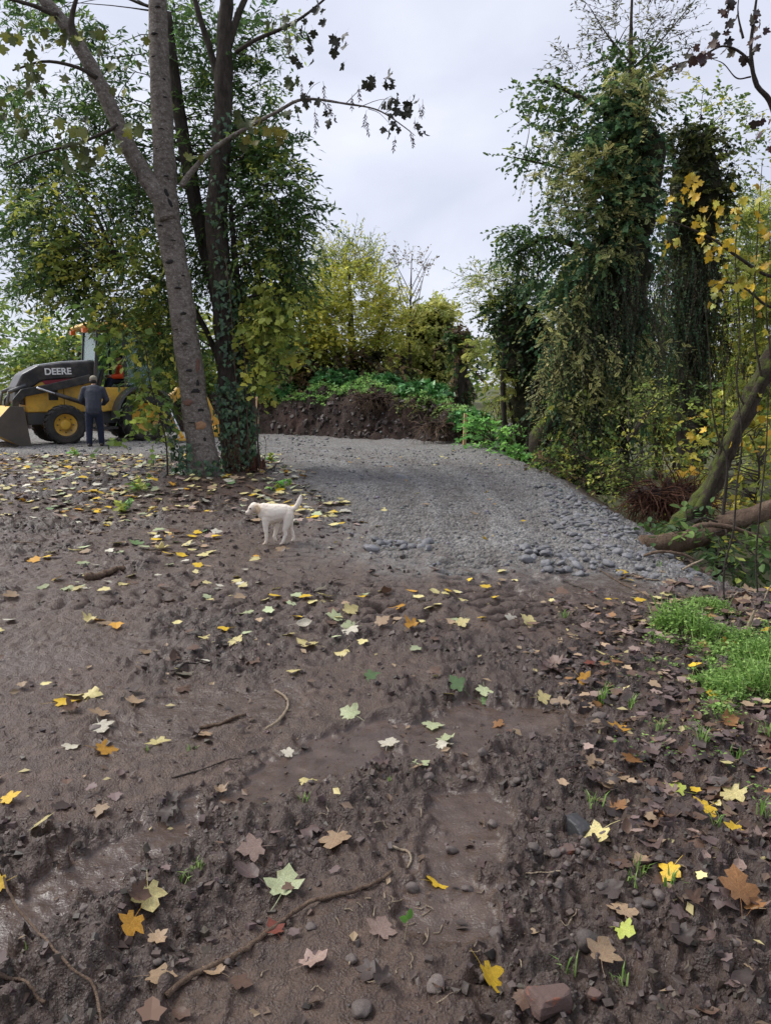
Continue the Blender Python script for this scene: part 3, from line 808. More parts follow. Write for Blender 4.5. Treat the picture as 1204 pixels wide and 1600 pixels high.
LEAF_ME = [maple_leaf_mesh('leaf', 100 + i, c, M['single_leaf']) for i, c in enumerate([0.25, 0.5, 0.8, 0.45, 1.0, 0.7, 0.35, 1.3])]
OVAL = [(0.03, 0.0), (0.16, 0.08), (0.27, 0.24), (0.31, 0.42), (0.27, 0.62), (0.17, 0.80), (0.0, 1.0), (-0.17, 0.80), (-0.27, 0.62), (-0.31, 0.42), (-0.27, 0.24), (-0.16, 0.08), (-0.03, 0.0)]
TORN = [(0.03, 0.0), (0.2, -0.1), (0.34, 0.02), (0.30, 0.2), (0.55, 0.3), (0.42, 0.48), (0.18, 0.50), (0.12, 0.62), (-0.05, 0.60), (-0.18, 0.74), (-0.30, 0.62), (-0.26, 0.44), (-0.55, 0.36), (-0.36, 0.14), (-0.36, 0.0), (-0.15, -0.1)]
CRUMPLED_ME = [maple_leaf_mesh('leaf', 140 + i, c, M['single_leaf'], o_) for i, (c, o_) in enumerate([(2.6, None), (3.4, None), (2.2, OVAL), (3.0, OVAL), (1.6, TORN), (2.8, TORN), (2.0, None), (1.4, OVAL)])]

def seed_bunch_mesh():
    a = Acc(); r = np.random.default_rng(5)
    for k in range(12):
        z = -0.02 - 0.012 * k; an = k * 2.4
        d = np.array([[math.cos(an) * 0.6, math.sin(an) * 0.6, -0.8]])
        put_leaves(a, np.array([[0, 0, z]]), d, r.normal(size=(1, 3)), np.array([0.05]), 'lance', np.array([[0.055, 0.03, 0.035]]))
    add_tube(a, [(0, 0, 0.02), (0.004, 0, -0.08), (0, 0, -0.16)], [0.002, 0.002, 0.001], (0.05, 0.03, 0.03), n=4, sides=4)
    return a.mesh('seed_bunch', M['foliage'], False)
SEED_ME = seed_bunch_mesh()

def leaf_child(parent, p, size, col, rng, org, hang=0.9, name='leaf'):
    o = link(name, LEAF_ME[rng.integers(len(LEAF_ME))], parent, np.asarray(p) - org)
    d = Vector((rng.normal() * 0.5, rng.normal() * 0.5, -hang)).normalized()
    n = Vector((rng.normal(), rng.normal() - 0.6, rng.normal() * 0.5 + 0.5)).normalized()
    x = d.cross(n).normalized(); z = x.cross(d)
    o.rotation_euler = Matrix((x, d, z)).transposed().to_euler()
    o.scale = (size,) * 3
    j = 1 + 0.2 * rng.normal()
    o.color = (col[0] * j, col[1] * j, col[2] * j, 1)
    return o

hb = PL([(283, 292), (300, 268), (335, 232), (380, 203), (432, 175), (475, 155), (540, 162), (590, 172), (628, 196), (648, 212)], YA - 0.3)
hbo = tube_obj('branch', hb, [0.05, 0.04, 0.034, 0.028, 0.022, 0.017, 0.013, 0.009, 0.004], M['bark_grey'], tA, baseA, n=44, sides=9, bump=0.006, bscale=12)
for x0, y0, x1, y1 in [(540, 162, 585, 130), (560, 168, 625, 155), (575, 170, 610, 195), (475, 155, 500, 128), (432, 175, 445, 195), (500, 158, 520, 185), (600, 178, 640, 165), (590, 172, 612, 150)]:
    q = P(x1, y1, YA - 0.3 + rng.normal() * .2); p0 = P(x0, y0, YA - 0.3)
    tube_obj('twig', [p0, (p0 + q) / 2 + [0, 0, .05], q], [0.006, 0.004, 0.002], M['bark_dark'], hbo, baseA, n=7, sides=5)
for px, py, n, kind in [(600, 125, 9, 'd'), (580, 130, 5, 'd'), (618, 160, 10, 'd'), (640, 155, 4, 'd'), (612, 195, 6, 'd'), (630, 172, 6, 'd'), (520, 185, 5, 'd'), (515, 70, 4, 'd'), (530, 62, 4, 'd'), (535, 85, 4, 'd'), (655, 205, 3, 'd'),
                        (490, 150, 5, 'd'), (470, 165, 4, 'g'), (410, 190, 7, 'y'), (430, 200, 7, 'y'), (395, 215, 5, 'y'), (445, 180, 4, 'g'), (385, 190, 5, 'g'), (365, 210, 4, 'g'), (455, 125, 6, 'g'), (480, 90, 6, 'd'), (460, 70, 6, 'g'), (440, 30, 7, 'g'), (490, 20, 6, 'd'), (475, 40, 5, 'd')]:
    for _ in range(n):
        cl = {'d': (0.045, 0.048, 0.035), 'g': (0.075, 0.095, 0.035), 'y': (0.24, 0.22, 0.045)}[kind]
        leaf_child(hbo, P(px + rng.normal() * 10, py + rng.normal() * 9, YA - 0.3 + rng.normal() * 0.15), rng.uniform(0.09, 0.15), cl, rng, baseA)
for px, py in [(505, 130), (470, 128), (492, 172), (492, 190), (572, 175), (572, 188), (550, 150), (560, 135), (617, 215), (640, 205), (648, 185), (655, 165), (505, 152), (660, 158), (645, 212), (469, 205), (512, 158)]:
    o = link('seed_bunch', SEED_ME, hbo, P(px, py, YA - 0.3) - baseA, (rng.normal() * .2, rng.normal() * .2, rng.random() * 6), rng.uniform(0.9, 1.4))
ub = PL([(368, 82), (400, 62), (440, 45), (475, 25), (515, -8)], YA + 0.3)
ubo = tube_obj('branch', ub, [0.035, 0.03, 0.025, 0.02, 0.014], M['bark_dark'], tA, baseA, n=16, sides=8)
# big leaves of the maple at the upper left
for (px, py, sx, sy, n) in [(60, 110, 40, 30, 26), (30, 180, 22, 25, 12), (130, 240, 26, 20, 22), (110, 210, 25, 14, 12), (180, 225, 14, 12, 8), (20, 60, 14, 25, 8), (90, 60, 30, 20, 12), (150, 60, 30, 26, 10), (190, 120, 18, 28, 8), (205, 200, 10, 15, 5), (300, 245, 12, 10, 3)]:
    for _ in range(n):
        cl = [(0.10, 0.125, 0.035), (0.17, 0.19, 0.045), (0.26, 0.27, 0.055), (0.07, 0.085, 0.03)][rng.choice(4, p=[.4, .3, .15, .15])]
        leaf_child(tA, P(px + rng.normal() * sx * .7, py + rng.normal() * sy * .7, YA - 0.5 + rng.normal() * 0.35), rng.uniform(0.10, 0.17), cl, rng, baseA)

# --- dark evergreen with several stems behind it
YB = 13.0
baseB = P(372, 742, YB); baseB[2] = float(H(baseB[0], baseB[1])) - 0.05
tB = thing('evergreen_tree', 'dark leafy tree with several stems and ivy just right of the pale maple', 'tree', baseB)
stB = [([(378, 765), (373, 735), (367, 680), (361, 610), (355, 540), (350, 470), (343, 400), (338, 330), (345, 250), (349, 150), (351, 60), (356, -60)], [0.34, 0.27, 0.24, 0.22, 0.20, 0.19, 0.185, 0.18, 0.16, 0.14, 0.12, 0.09], YB),
       ([(398, 760), (394, 700), (385, 600), (374, 470), (366, 390), (360, 320)], [0.10, 0.08, 0.07, 0.06, 0.05, 0.035], YB + 0.1),
       ([(352, 560), (340, 470), (318, 380), (300, 290), (284, 200), (272, 110), (262, 20)], [0.10, 0.11, 0.12, 0.12, 0.11, 0.09, 0.07], YB + 0.5),
       ([(360, 620), (335, 545), (300, 480), (250, 440), (190, 420)], [0.06, 0.05, 0.045, 0.035, 0.02], YB + 0.4),
       ([(349, 170), (332, 90), (310, 20), (295, -40)], [0.06, 0.05, 0.045, 0.03], YB),
       ([(352, 90), (370, 30), (395, -30)], [0.07, 0.055, 0.04], YB),
       ([(349, 520), (380, 470), (420, 460), (450, 470)], [0.03, 0.025, 0.02, 0.01], YB),
       ([(390, 592), (420, 580), (450, 585)], [0.02, 0.012, 0.008], YB - .3)]
anchB = []
for i, (pts, r, Y) in enumerate(stB):
    q = PL(pts, Y); anchB.append(catmull(q, 40))
    tube_obj('trunk' if i == 0 else 'stem', q, r, M['bark_dark'], tB, baseB, n=60 if i == 0 else 30, sides=18 if i == 0 else 10, bump=0.05 if i == 0 else 0.012, bscale=5)
anchB = np.concatenate(anchB)
rng = np.random.default_rng(12)
E = [(150, 330, 120, 90, 12.6, 15.0, 420), (90, 280, 70, 60, 12.4, 14.5, 170), (60, 200, 60, 70, 12.4, 14.5, 150), (220, 420, 130, 70, 12.8, 15, 420), (300, 330, 110, 120, 13.3, 15.0, 420), (420, 380, 60, 80, 12.6, 14.2, 260), (420, 300, 50, 60, 12.6, 14.2, 170),
     (420, 250, 45, 40, 12.7, 14.2, 110), (370, 160, 60, 80, 13.2, 14.6, 210), (300, 90, 60, 90, 13.2, 14.8, 190), (190, 60, 60, 60, 13.0, 14.8, 130), (180, 170, 60, 60, 13.2, 14.8, 170), (130, 400, 80, 50, 12.6, 14.5, 160), (120, 440, 90, 30, 12.6, 14.5, 110),
     (240, 500, 40, 50, 12.6, 14.8, 90), (440, 420, 40, 40, 12.6, 13.8, 90), (390, 500, 50, 60, 13.0, 14.6, 130), (300, 480, 90, 70, 13.4, 15, 230), (460, 350, 28, 60, 12.6, 13.6, 60), (245, 560, 40, 40, 12.6, 14.5, 40), (90, 30, 70, 40, 12.9, 14.5, 80), (400, 60, 50, 60, 13.0, 14.2, 80),
     (30, 330, 40, 60, 12.5, 14.2, 50), (60, 420, 40, 50, 12.5, 14, 36), (350, 250, 60, 60, 13.3, 14.8, 130)]
c = ell_pts([(*e[:6], int(e[6] * .85)) for e in E], rng, 0.18, 1.0, 91)
fol, twg = Acc(), Acc()
out = unit(c - np.array([baseB[0], YB + .5, 4.5])) * 0.9
sprays(fol, twg, c, rnd_dirs(len(c), rng, -0.05, out), rng.uniform(0.35, 0.75, len(c)), 12, 'lance', 0.125, [(r_ * 1.2, g_ * 1.2, b_ * 1.15, w_) for r_, g_, b_, w_ in PAL_DARK], rng, droop=0.5, tw=0.004)
E2 = [(180, 400, 120, 60, 12.5, 14, 120), (240, 500, 40, 60, 12.4, 14, 50), (150, 475, 60, 26, 12.4, 14, 30), (400, 520, 60, 60, 12.6, 14, 110), (430, 380, 50, 50, 12.6, 14, 50), (420, 240, 40, 30, 12.6, 13.6, 40), (90, 320, 70, 70, 12.4, 14, 60)]
c2 = ell_pts(E2, rng, 0.1, 1.0, 92)
sprays(fol, twg, c2, rnd_dirs(len(c2), rng, -0.1), rng.uniform(0.3, 0.6, len(c2)), 10, 'oval', 0.095, PAL_LIME, rng, droop=0.5)
foliage_part('crown', fol, M['foliage'], tB, baseB)
branches_to(twg, c[rng.choice(len(c), 150, replace=False)], anchB, rng, 0.016)
foliage_part('twigs', twg, M['bark_dark'], tB, baseB)

# yellow-green maple shoots hanging beside the dark trunk and in front of the machine
rng = np.random.default_rng(13)
for lab, base_px, ells, Y, pal, anc in [
        ('drooping yellow-green maple shoots right of the ivy-clad trunks', (405, 735), [(420, 520, 36, 50, 12.2, 13.0, 50), (430, 470, 30, 30, 12.2, 13, 24), (405, 585, 26, 26, 12.2, 13, 18)], 12.6, PAL_LIME, [(400, 740), (402, 650), (410, 570), (428, 470)]),
        ('thin leafy shoots hanging in front of the yellow loader', (262, 735), [(238, 600, 34, 36, 11.6, 12.6, 18), (212, 640, 22, 26, 11.6, 12.4, 5), (236, 660, 18, 30, 11.6, 12.4, 8), (195, 540, 34, 26, 11.6, 12.6, 9), (110, 470, 60, 20, 11.8, 12.6, 8), (175, 690, 16, 10, 11.6, 12.0, 2)], 12.0, PAL_MID, [(268, 742), (258, 680), (235, 600), (225, 540), (190, 500)])]:
    b = P(*base_px, Y); b[2] = float(H(b[0], b[1])) - 0.02
    th = thing('maple_shoot', lab, 'shoot', b)
    path = PL(anc, Y); path[0] = b
    tube_obj('stem', path, [0.016, 0.012, 0.008, 0.004], M['bark_dark'], th, b, n=18, sides=6)
    fol, twg = Acc(), Acc(); c = ell_pts(ells, rng)
    sprays(fol, twg, c, rnd_dirs(len(c), rng, -0.2), rng.uniform(0.25, 0.5, len(c)), 7, 'maple', 0.10, pal, rng, droop=0.6, hang=0.7, tw=0.003)
    branches_to(twg, c[::3], catmull(path, 30), rng, 0.006)
    foliage_part('foliage', fol, M['foliage'], th, b); foliage_part('twigs', twg, M['bark_dark'], th, b)

# ivy on the feet of both trees
rng = np.random.default_rng(14)
iv = thing('ivy', 'glossy dark ivy climbing round the feet of the two left trees', 'ivy', baseB)
acc, vin = Acc(), Acc()
def ivy_on(path, r, py0, py1, n, f0, f1, Y, spread=0.05):
    for _ in range(n):
        p, a_ = side_point(path, rng.uniform(py0, py1), rng.uniform(f0, f1), Y, r + abs(rng.normal()) * spread)
        nrm = np.array([[math.sin(a_), -math.cos(a_), 0.5]])
        put_leaves(acc, p[None], np.array([[rng.normal() * .5, -0.15, -0.8]]), nrm + 0.35 * rng.normal(size=(1, 3)), np.array([rng.uniform(0.05, 0.095)]), 'ivy', np.clip(pick_cols([(0.035, 0.08, 0.038, 5), (0.06, 0.13, 0.055, 4), (0.14, 0.20, 0.08, 1.5)], 1, rng), .005, 1))
qB = PL(stB[0][0], YB); qC = PL(stB[1][0], YB)
ivy_on(qB, 0.27, 600, 750, 520, -0.6, 1.2, YB, 0.10); ivy_on(qB, 0.22, 440, 620, 260, -0.2, 1.2, YB, .07); ivy_on(qC, 0.10, 560, 750, 160, -1.2, 1.2, YB, 0.05)
ivy_on(trunkA, 0.30, 690, 752, 150, -1.25, -0.1, YA, 0.1); ivy_on(trunkA, 0.33, 640, 745, 230, -1.3, -0.8, YA, 0.16); ivy_on(trunkA, 0.30, 715, 755, 60, 0, 1.2, YA, .06); ivy_on(qB, 0.2, 280, 450, 80, -0.2, 1.0, YB); ivy_on(qB, 0.19, 180, 330, 50, -0.8, 1.0, YB)
for pts in [[(352, 400), (360, 470), (366, 560), (372, 640), (375, 740)], [(378, 480), (384, 600), (390, 740)], [(345, 640), (352, 700), (350, 748)], [(395, 560), (400, 650), (408, 742)]]:
    add_tube(vin, PL(pts, YB - 0.27), [0.006, 0.008, 0.010], None, n=20, sides=5, bump=0.0)
o = acc.build('leaves', M['foliage_glossy'], iv, smooth=False, org=baseB); o['kind'] = 'stuff'
vin.build('vine', M['bark_twig'], iv, org=baseB)

# broken stump and splinters at the foot
st = thing('broken_stump', 'rotten reddish stump with torn splinters at the foot of the dark trunk', 'stump', P(405, 742, 12.75))
so = np.array(st.location)
acc = Acc()
for k in range(16):
    a_ = rng.random() * 6.28; rr = rng.uniform(0.03, 0.13); x, y = math.cos(a_) * rr, math.sin(a_) * rr
    h_ = rng.uniform(0.10, 0.40) * (1 - rr)
    add_tube(acc, [(x, y, -0.1), (x * 1.1, y * 1.1, h_ * .5), (x * 1.25 + rng.normal() * .02, y * 1.25, h_)], [0.035, 0.03, 0.004], None, n=5, sides=5, bump=0.012, bscale=18)
acc.build('stump', M['rust_root'], st, smooth=False)
acc = Acc()
for k in range(60):
    a_ = rng.random() * 6.28; x, y, z = -0.3 + rng.normal() * .16, -0.22 + rng.normal() * .05, rng.uniform(0.05, 0.75)
    add_tube(acc, [(x, y, z), (x + rng.normal() * .08, y - .04, z - .15), (x + rng.normal() * .14, y - 0.02, z - .38)], [0.005, 0.004, 0.002], None, n=6, sides=4)
acc.build('dead_roots', M['rust_root'], st)
# ================================================================== TREES AND THICKET ON THE RIGHT AND BEHIND
def ground_at(p):
    return np.array([p[0], p[1], float(HA(p[0], p[1]))])

def leafy(name, label, cat, bpx, Y, stems=(), layers=(), cores=(), strands=(), seed=0, group=None, bk='bark_dark', nbr=40, part='crown'):
    rng = np.random.default_rng(seed)
    b = ground_at(P(bpx, 700, Y)); b[2] -= 0.05
    th = thing(name, label, cat, b, group=group)
    anch = [b[None]]
    for i, (pts, r) in enumerate(stems):
        q = PL(pts, Y)
        if i == 0: q[0] = b
        anch.append(catmull(q, 30))
        tube_obj('trunk' if i == 0 else 'stem', q, r, M[bk], th, b, n=28, sides=10, bump=r[0] * 0.15, bscale=5, seed=seed)
    for pts, r in cores:
        q = PL(pts, Y); anch.append(catmull(q, 30))
        o = tube_obj('vine_mass', q, r, M['vine_mass'], th, b, n=60, sides=26, bump=max(r) * 0.55, bscale=2.4, seed=seed)
    anch = np.concatenate(anch)
    fol, twg = Acc(), Acc(); cc = []
    for ells, tpl, size, pal, nl, (l0, l1), droop, hang, up in layers:
        if Y > 24: ells = [(*e[:6], int(e[6] * 1.7)) for e in ells]; size *= 1.2
        c = ell_pts(ells, rng, 0.10, 1.15, seed + 5); cc.append(c)
        m = np.array([np.mean(c[:, 0]), np.mean(c[:, 1]), np.mean(c[:, 2])])
        sprays(fol, twg, c, rnd_dirs(len(c), rng, up, unit(c - m) * 0.7), rng.uniform(l0, l1, len(c)), nl, tpl, size, pal, rng, droop=droop, hang=hang, tw=0.005 if l1 < 1.2 else 0.009)
    for ells, (l0, l1), size, pal, nl in strands:
        c = ell_pts(ells, rng, 0.05, 1.5, seed + 9)
        sprays(fol, twg, c, rnd_dirs(len(c), rng, -5.0), rng.uniform(l0, l1, len(c)), nl, 'ivy', size, pal, rng, droop=0.0, hang=0.9, splay=0.5, tw=0.006)
    if cc and nbr:
        cc = np.concatenate(cc)
        branches_to(twg, cc[rng.choice(len(cc), min(nbr, len(cc)), replace=False)], anch, rng, 0.014)
    if fol.n: foliage_part(part, fol, M['foliage'], th, b)
    if twg.n: foliage_part('twigs', twg, M['bark_dark'], th, b)
    return th

t = NT('vine_mass')
c = t.ramp(t.noise(7, 6, 0.7), [(0.3, (0.018, 0.018, 0.011)), (0.55, (0.045, 0.043, 0.026)), (0.75, (0.10, 0.092, 0.055))])
t.set(Base_Color=c, Roughness=0.95, Specular_IOR_Level=0.1); t.bump(t.noise(12, 6, 0.75), 1.0, 0.2); M['vine_mass'] = t.m

# the tall ivy-clad tree
leafy('ivy_clad_tree', 'tallest tree on the right, smothered in dark ivy with hanging vines', 'tree', 955, 15.2,
      stems=[([(850, 745), (845, 705), (858, 660), (900, 600), (950, 500), (975, 350), (985, 180), (985, 40), (990, -60)], [0.24, 0.2, 0.2, 0.2, 0.2, 0.15, 0.08, 0.03, 0.012]),
             ([(975, 330), (930, 290), (880, 265), (800, 245)], [0.06, 0.05, 0.03, 0.01]), ([(980, 200), (920, 160), (860, 130), (830, 125)], [0.07, 0.05, 0.03, 0.01]), ([(960, 420), (900, 385), (850, 372), (800, 400)], [0.08, 0.06, 0.05, 0.02]),
             ([(985, 100), (945, 50), (920, 10)], [0.022, 0.014, 0.006]), ([(985, 110), (1030, 65), (1085, 0)], [0.022, 0.014, 0.006]), ([(985, 140), (1060, 100), (1120, 90)], [0.035, 0.02, 0.01])],
      cores=[([(950, 770), (950, 640), (962, 500), (975, 370), (985, 250), (985, 150)], [0.45, 0.5, 0.5, 0.5, 0.55, 0.3]), ([(880, 770), (885, 640), (895, 540), (930, 450)], [0.22, 0.25, 0.3, 0.2])],
      layers=[([(985, 160, 50, 55, 14.3, 16, 200), (965, 250, 62, 60, 14.2, 16, 300), (965, 350, 68, 70, 14.2, 16, 330), (955, 450, 80, 70, 14.2, 16, 330), (930, 550, 85, 70, 14.2, 16, 330), (925, 650, 75, 75, 14.2, 16, 260), (885, 440, 45, 45, 14.4, 16, 120), (900, 200, 40, 50, 14.5, 16, 60)],
               'ivy', 0.08, [(r_ * 1.35, g_ * 1.35, b_ * 1.3, w_) for r_, g_, b_, w_ in PAL_IVY], 13, (0.25, 0.55), 0.6, 0.8, -0.1),
              ([(850, 170, 42, 45, 14.6, 16, 80), (860, 240, 36, 40, 14.6, 16, 34), (830, 250, 38, 22, 14.8, 16, 22), (830, 370, 42, 26, 14.6, 15.8, 80), (810, 395, 22, 26, 14.7, 15.6, 34), (870, 320, 30, 40, 14.6, 16, 30), (985, 100, 50, 30, 14.6, 16, 60)],
               'oval', 0.085, PAL_DARK, 11, (0.3, 0.6), 0.4, 0.3, 0.1),
              ([(985, 40, 66, 60, 14.5, 16, 90), (930, 40, 26, 40, 14.5, 16, 20), (1040, 50, 40, 40, 14.5, 16, 26), (900, 110, 40, 30, 14.5, 16, 26), (985, -40, 60, 40, 14.5, 16, 40)],
               'lance', 0.085, [(0.10, 0.11, 0.05, 3), (0.17, 0.165, 0.07, 3), (0.07, 0.06, 0.04, 2)], 9, (0.4, 0.8), 0.15, 0.1, 0.8),
              ([(945, 265, 60, 35, 14.0, 14.8, 44), (985, 140, 46, 30, 14.0, 15, 34), (895, 320, 40, 60, 14, 15, 36), (935, 340, 60, 50, 14, 14.6, 20), (890, 500, 50, 50, 13.8, 14.6, 26), (960, 570, 80, 60, 13.6, 14.4, 40), (900, 590, 60, 50, 13.6, 14.4, 24), (870, 260, 40, 40, 14, 15, 20), (990, 400, 40, 20, 14, 14.5, 8)],
               'pinnate', 0.13, [(r_ * 1.1, g_ * 1.1, b_ * 1.0, w_) for r_, g_, b_, w_ in PAL_PALE], 9, (0.35, 0.65), 0.55, 0.4, 0.15),
              ([(900, 700, 60, 40, 13.6, 14.6, 60), (920, 640, 70, 50, 13.6, 14.5, 60)], 'ivy', 0.07, PAL_MID, 10, (0.3, 0.5), 0.7, 0.8, -0.2),
              ([(940, 580, 90, 60, 13.5, 14.6, 90), (900, 520, 60, 50, 13.8, 14.6, 50), (940, 300, 60, 80, 14, 14.8, 60), (985, 170, 50, 50, 14, 15, 40), (960, 430, 80, 50, 13.9, 14.6, 50)], 'quad', 0.065, PAL_PALE, 14, (0.3, 0.7), 0.7, 0.6, -0.1)],
      strands=[([(950, 500, 90, 90, 14.0, 14.8, 150), (900, 560, 60, 60, 13.9, 14.6, 80), (960, 400, 70, 40, 14.1, 14.7, 50)], (0.7, 2.0), 0.045, PAL_IVY + [(0.12, 0.11, 0.055, 4), (0.075, 0.062, 0.035, 4)], 26),
               ([(840, 400, 40, 20, 14.5, 15.5, 26), (870, 250, 40, 60, 14.6, 15.5, 20)], (0.4, 1.0), 0.05, PAL_DARK, 14)], seed=201, bk='bark_mossy', nbr=90)
# second ivy column
leafy('ivy_clad_tree', 'shorter ivy-clad column just right of the tallest tree', 'tree', 1080, 17.5,
      stems=[([(1080, 760), (1075, 600), (1080, 450), (1090, 250)], [0.3, 0.26, 0.22, 0.1])],
      cores=[([(1082, 700), (1080, 560), (1082, 420), (1085, 300), (1092, 215)], [0.2, 0.25, 0.42, 0.5, 0.3])],
      layers=[([(1090, 230, 48, 40, 16.8, 18.3, 200), (1085, 310, 50, 55, 16.8, 18.3, 230), (1080, 400, 48, 60, 16.8, 18.3, 210), (1080, 490, 46, 60, 16.8, 18.3, 150), (1075, 590, 40, 60, 16.8, 18.3, 90), (1125, 280, 20, 50, 16.8, 18, 60)], 'ivy', 0.09, [(0.045, 0.065, 0.022, 3), (0.085, 0.10, 0.03, 3), (0.13, 0.14, 0.04, 2), (0.025, 0.04, 0.018, 3)], 11, (0.25, 0.5), 0.6, 0.7, 0),
              ([(1140, 200, 50, 50, 17, 19, 60), (1150, 300, 50, 70, 17, 19, 60), (1100, 160, 40, 30, 17, 19, 30)], 'oval', 0.09, PAL_MID, 9, (0.3, 0.7), 0.3, 0.2, 0.2)],
      strands=[([(1080, 430, 50, 70, 16.6, 17.2, 90), (1050, 480, 50, 90, 16.4, 17.4, 110), (1120, 480, 40, 80, 16.4, 17.4, 60)], (0.8, 2.2), 0.05, PAL_IVY + [(0.12, 0.11, 0.05, 3), (0.07, 0.06, 0.035, 3)], 24)], seed=202, nbr=50)
# dark clump with a lime top, left of the tall tree
leafy('ivy_bush', 'dark ivy clump with a lime feathery top left of the tallest tree', 'bush', 825, 19,
      stems=[([(828, 720), (826, 640), (822, 540), (815, 450)], [0.16, 0.14, 0.12, 0.05]), ([(790, 705), (785, 600), (790, 520)], [0.07, 0.06, 0.04])],
      cores=[([(835, 700), (830, 600), (822, 530), (825, 480)], [0.35, 0.45, 0.7, 0.35])],
      layers=[([(825, 480, 60, 40, 18.2, 20, 200), (835, 540, 50, 45, 18.2, 20, 170), (790, 490, 30, 30, 18.4, 20, 60), (845, 620, 30, 60, 18.2, 19.5, 60)], 'ivy', 0.10, [(0.03, 0.065, 0.028, 4), (0.05, 0.09, 0.03, 3), (0.09, 0.12, 0.035, 1)], 11, (0.25, 0.55), 0.5, 0.6, 0),
              ([(770, 450, 46, 30, 18.4, 20.5, 90), (800, 440, 40, 26, 18.4, 20, 60), (740, 440, 26, 24, 18.6, 20.5, 26), (775, 480, 34, 20, 18.4, 20, 50)], 'lance', 0.10, PAL_LIME, 11, (0.4, 0.8), 0.35, 0.2, 0.5)], seed=203, nbr=40)
# yellow-green feathery bush by the stake
leafy('feathery_bush', 'yellow-green feathery bush leaning over the track edge behind the wooden stake', 'bush', 815, 19.4,
      stems=[([(815, 730), (800, 650), (785, 590), (775, 540)], [0.05, 0.04, 0.03, 0.01]), ([(815, 725), (825, 640), (830, 570)], [0.035, 0.03, 0.01])],
      layers=[([(785, 560, 50, 36, 19, 20.4, 70), (800, 620, 46, 46, 19, 20.4, 70), (770, 640, 36, 40, 19, 20.4, 36), (820, 600, 30, 50, 19, 20.2, 36)], 'pinnate', 0.19, [(0.36, 0.39, 0.09, 4), (0.46, 0.46, 0.12, 3), (0.24, 0.29, 0.07, 3)], 8, (0.4, 0.7), 0.5, 0.4, 0.1),
              ([(800, 680, 46, 30, 18.8, 19.8, 60), (770, 690, 36, 22, 18.9, 19.9, 40)], 'ivy', 0.08, PAL_BROWN + PAL_MID, 9, (0.3, 0.6), 0.8, 0.8, -.4)],
      strands=[([(800, 640, 46, 40, 18.9, 19.8, 60)], (0.4, 1.1), 0.045, PAL_BROWN, 14)], seed=204, nbr=50)
leafy('dead_ivy_post', 'narrow dark ivy-draped stem standing behind the end of the bank', 'tree', 722, 24.5,
      stems=[([(722, 640), (720, 590), (716, 540), (714, 515)], [0.2, 0.22, 0.2, 0.1])],
      layers=[([(716, 530, 18, 18, 24, 25, 70), (722, 590, 16, 46, 24.2, 25, 60)], 'ivy', 0.11, PAL_BROWN + PAL_DARK, 9, (0.25, 0.5), 0.7, 0.7, -.3)], seed=205, nbr=0)
# bushes behind the bank
leafy('willow_bush', 'broad yellow-green willow bush standing behind the grassy bank', 'bush', 555, 27.5,
      stems=[([(555, 620), (552, 560), (548, 500), (545, 420)], [0.2, 0.15, 0.1, 0.03]), ([(545, 615), (525, 540), (505, 470)], [0.12, 0.08, 0.03]), ([(565, 615), (590, 540), (610, 480)], [0.12, 0.08, 0.03])],
      layers=[([(545, 470, 62, 50, 26, 29, 260), (510, 510, 40, 46, 26, 29, 120), (590, 510, 46, 46, 26, 29, 150), (550, 540, 70, 30, 26, 28.5, 110)], 'lance', 0.15, [(0.50, 0.51, 0.09, 4), (0.62, 0.60, 0.11, 3), (0.34, 0.39, 0.07, 3), (0.62, 0.52, 0.10, 1)], 12, (0.6, 1.1), 0.25, 0.1, 0.7),
              ([(545, 415, 46, 26, 26.5, 29, 60), (520, 420, 30, 20, 26.5, 29, 24), (575, 425, 26, 20, 26.5, 29, 20)], 'lance', 0.13, PAL_LIME, 10, (0.8, 1.3), 0.05, 0.0, 1.6),
              ([(540, 575, 80, 26, 25.6, 27.5, 130), (590, 570, 40, 26, 25.6, 27.5, 50)], 'ivy', 0.12, PAL_BROWN + [(0.035, 0.035, 0.018, 6)], 9, (0.4, 0.9), 0.5, 0.5, 0.2)], seed=206, nbr=60)
leafy('ivy_bush', 'pale yellow-green domed bush with a steep right side, behind the bank', 'bush', 670, 30,
      stems=[([(668, 620), (665, 570), (668, 500)], [0.15, 0.12, 0.05])], cores=[([(668, 620), (668, 560), (672, 510), (676, 485)], [0.7, 0.85, 0.8, 0.4])],
      layers=[([(680, 500, 26, 28, 29, 31.5, 150), (655, 520, 32, 34, 29, 31.5, 150), (670, 560, 44, 36, 28.8, 31, 170), (640, 560, 30, 40, 28.6, 31, 90)], 'oval', 0.13, [(0.50, 0.51, 0.15, 4), (0.60, 0.58, 0.18, 3), (0.36, 0.40, 0.11, 3), (0.22, 0.27, 0.08, 1)], 11, (0.4, 0.8), 0.4, 0.4, 0.2)], seed=207, nbr=30)
leafy('bare_sapling', 'thin bare sapling rising above the bushes behind the bank', 'tree', 640, 28.5,
      stems=[([(640, 620), (640, 540), (641, 470), (643, 400)], [0.06, 0.05, 0.035, 0.01])] + [([(640, 520 - 8 * k), (640 + s * (12 + k), 480 - 8 * k), (640 + s * (18 + 2 * k % 30), 440 - 6 * k)], [0.016, 0.010, 0.005]) for k in range(0, 9, 2) for s in (-1, 1)],
      layers=[([(640, 430, 34, 34, 28, 29, 26)], 'quad', 0.09, [(0.20, 0.15, 0.09, 2), (0.28, 0.24, 0.12, 1)], 5, (0.4, 0.8), 0.1, 0.0, 1.2)], seed=208, nbr=0)
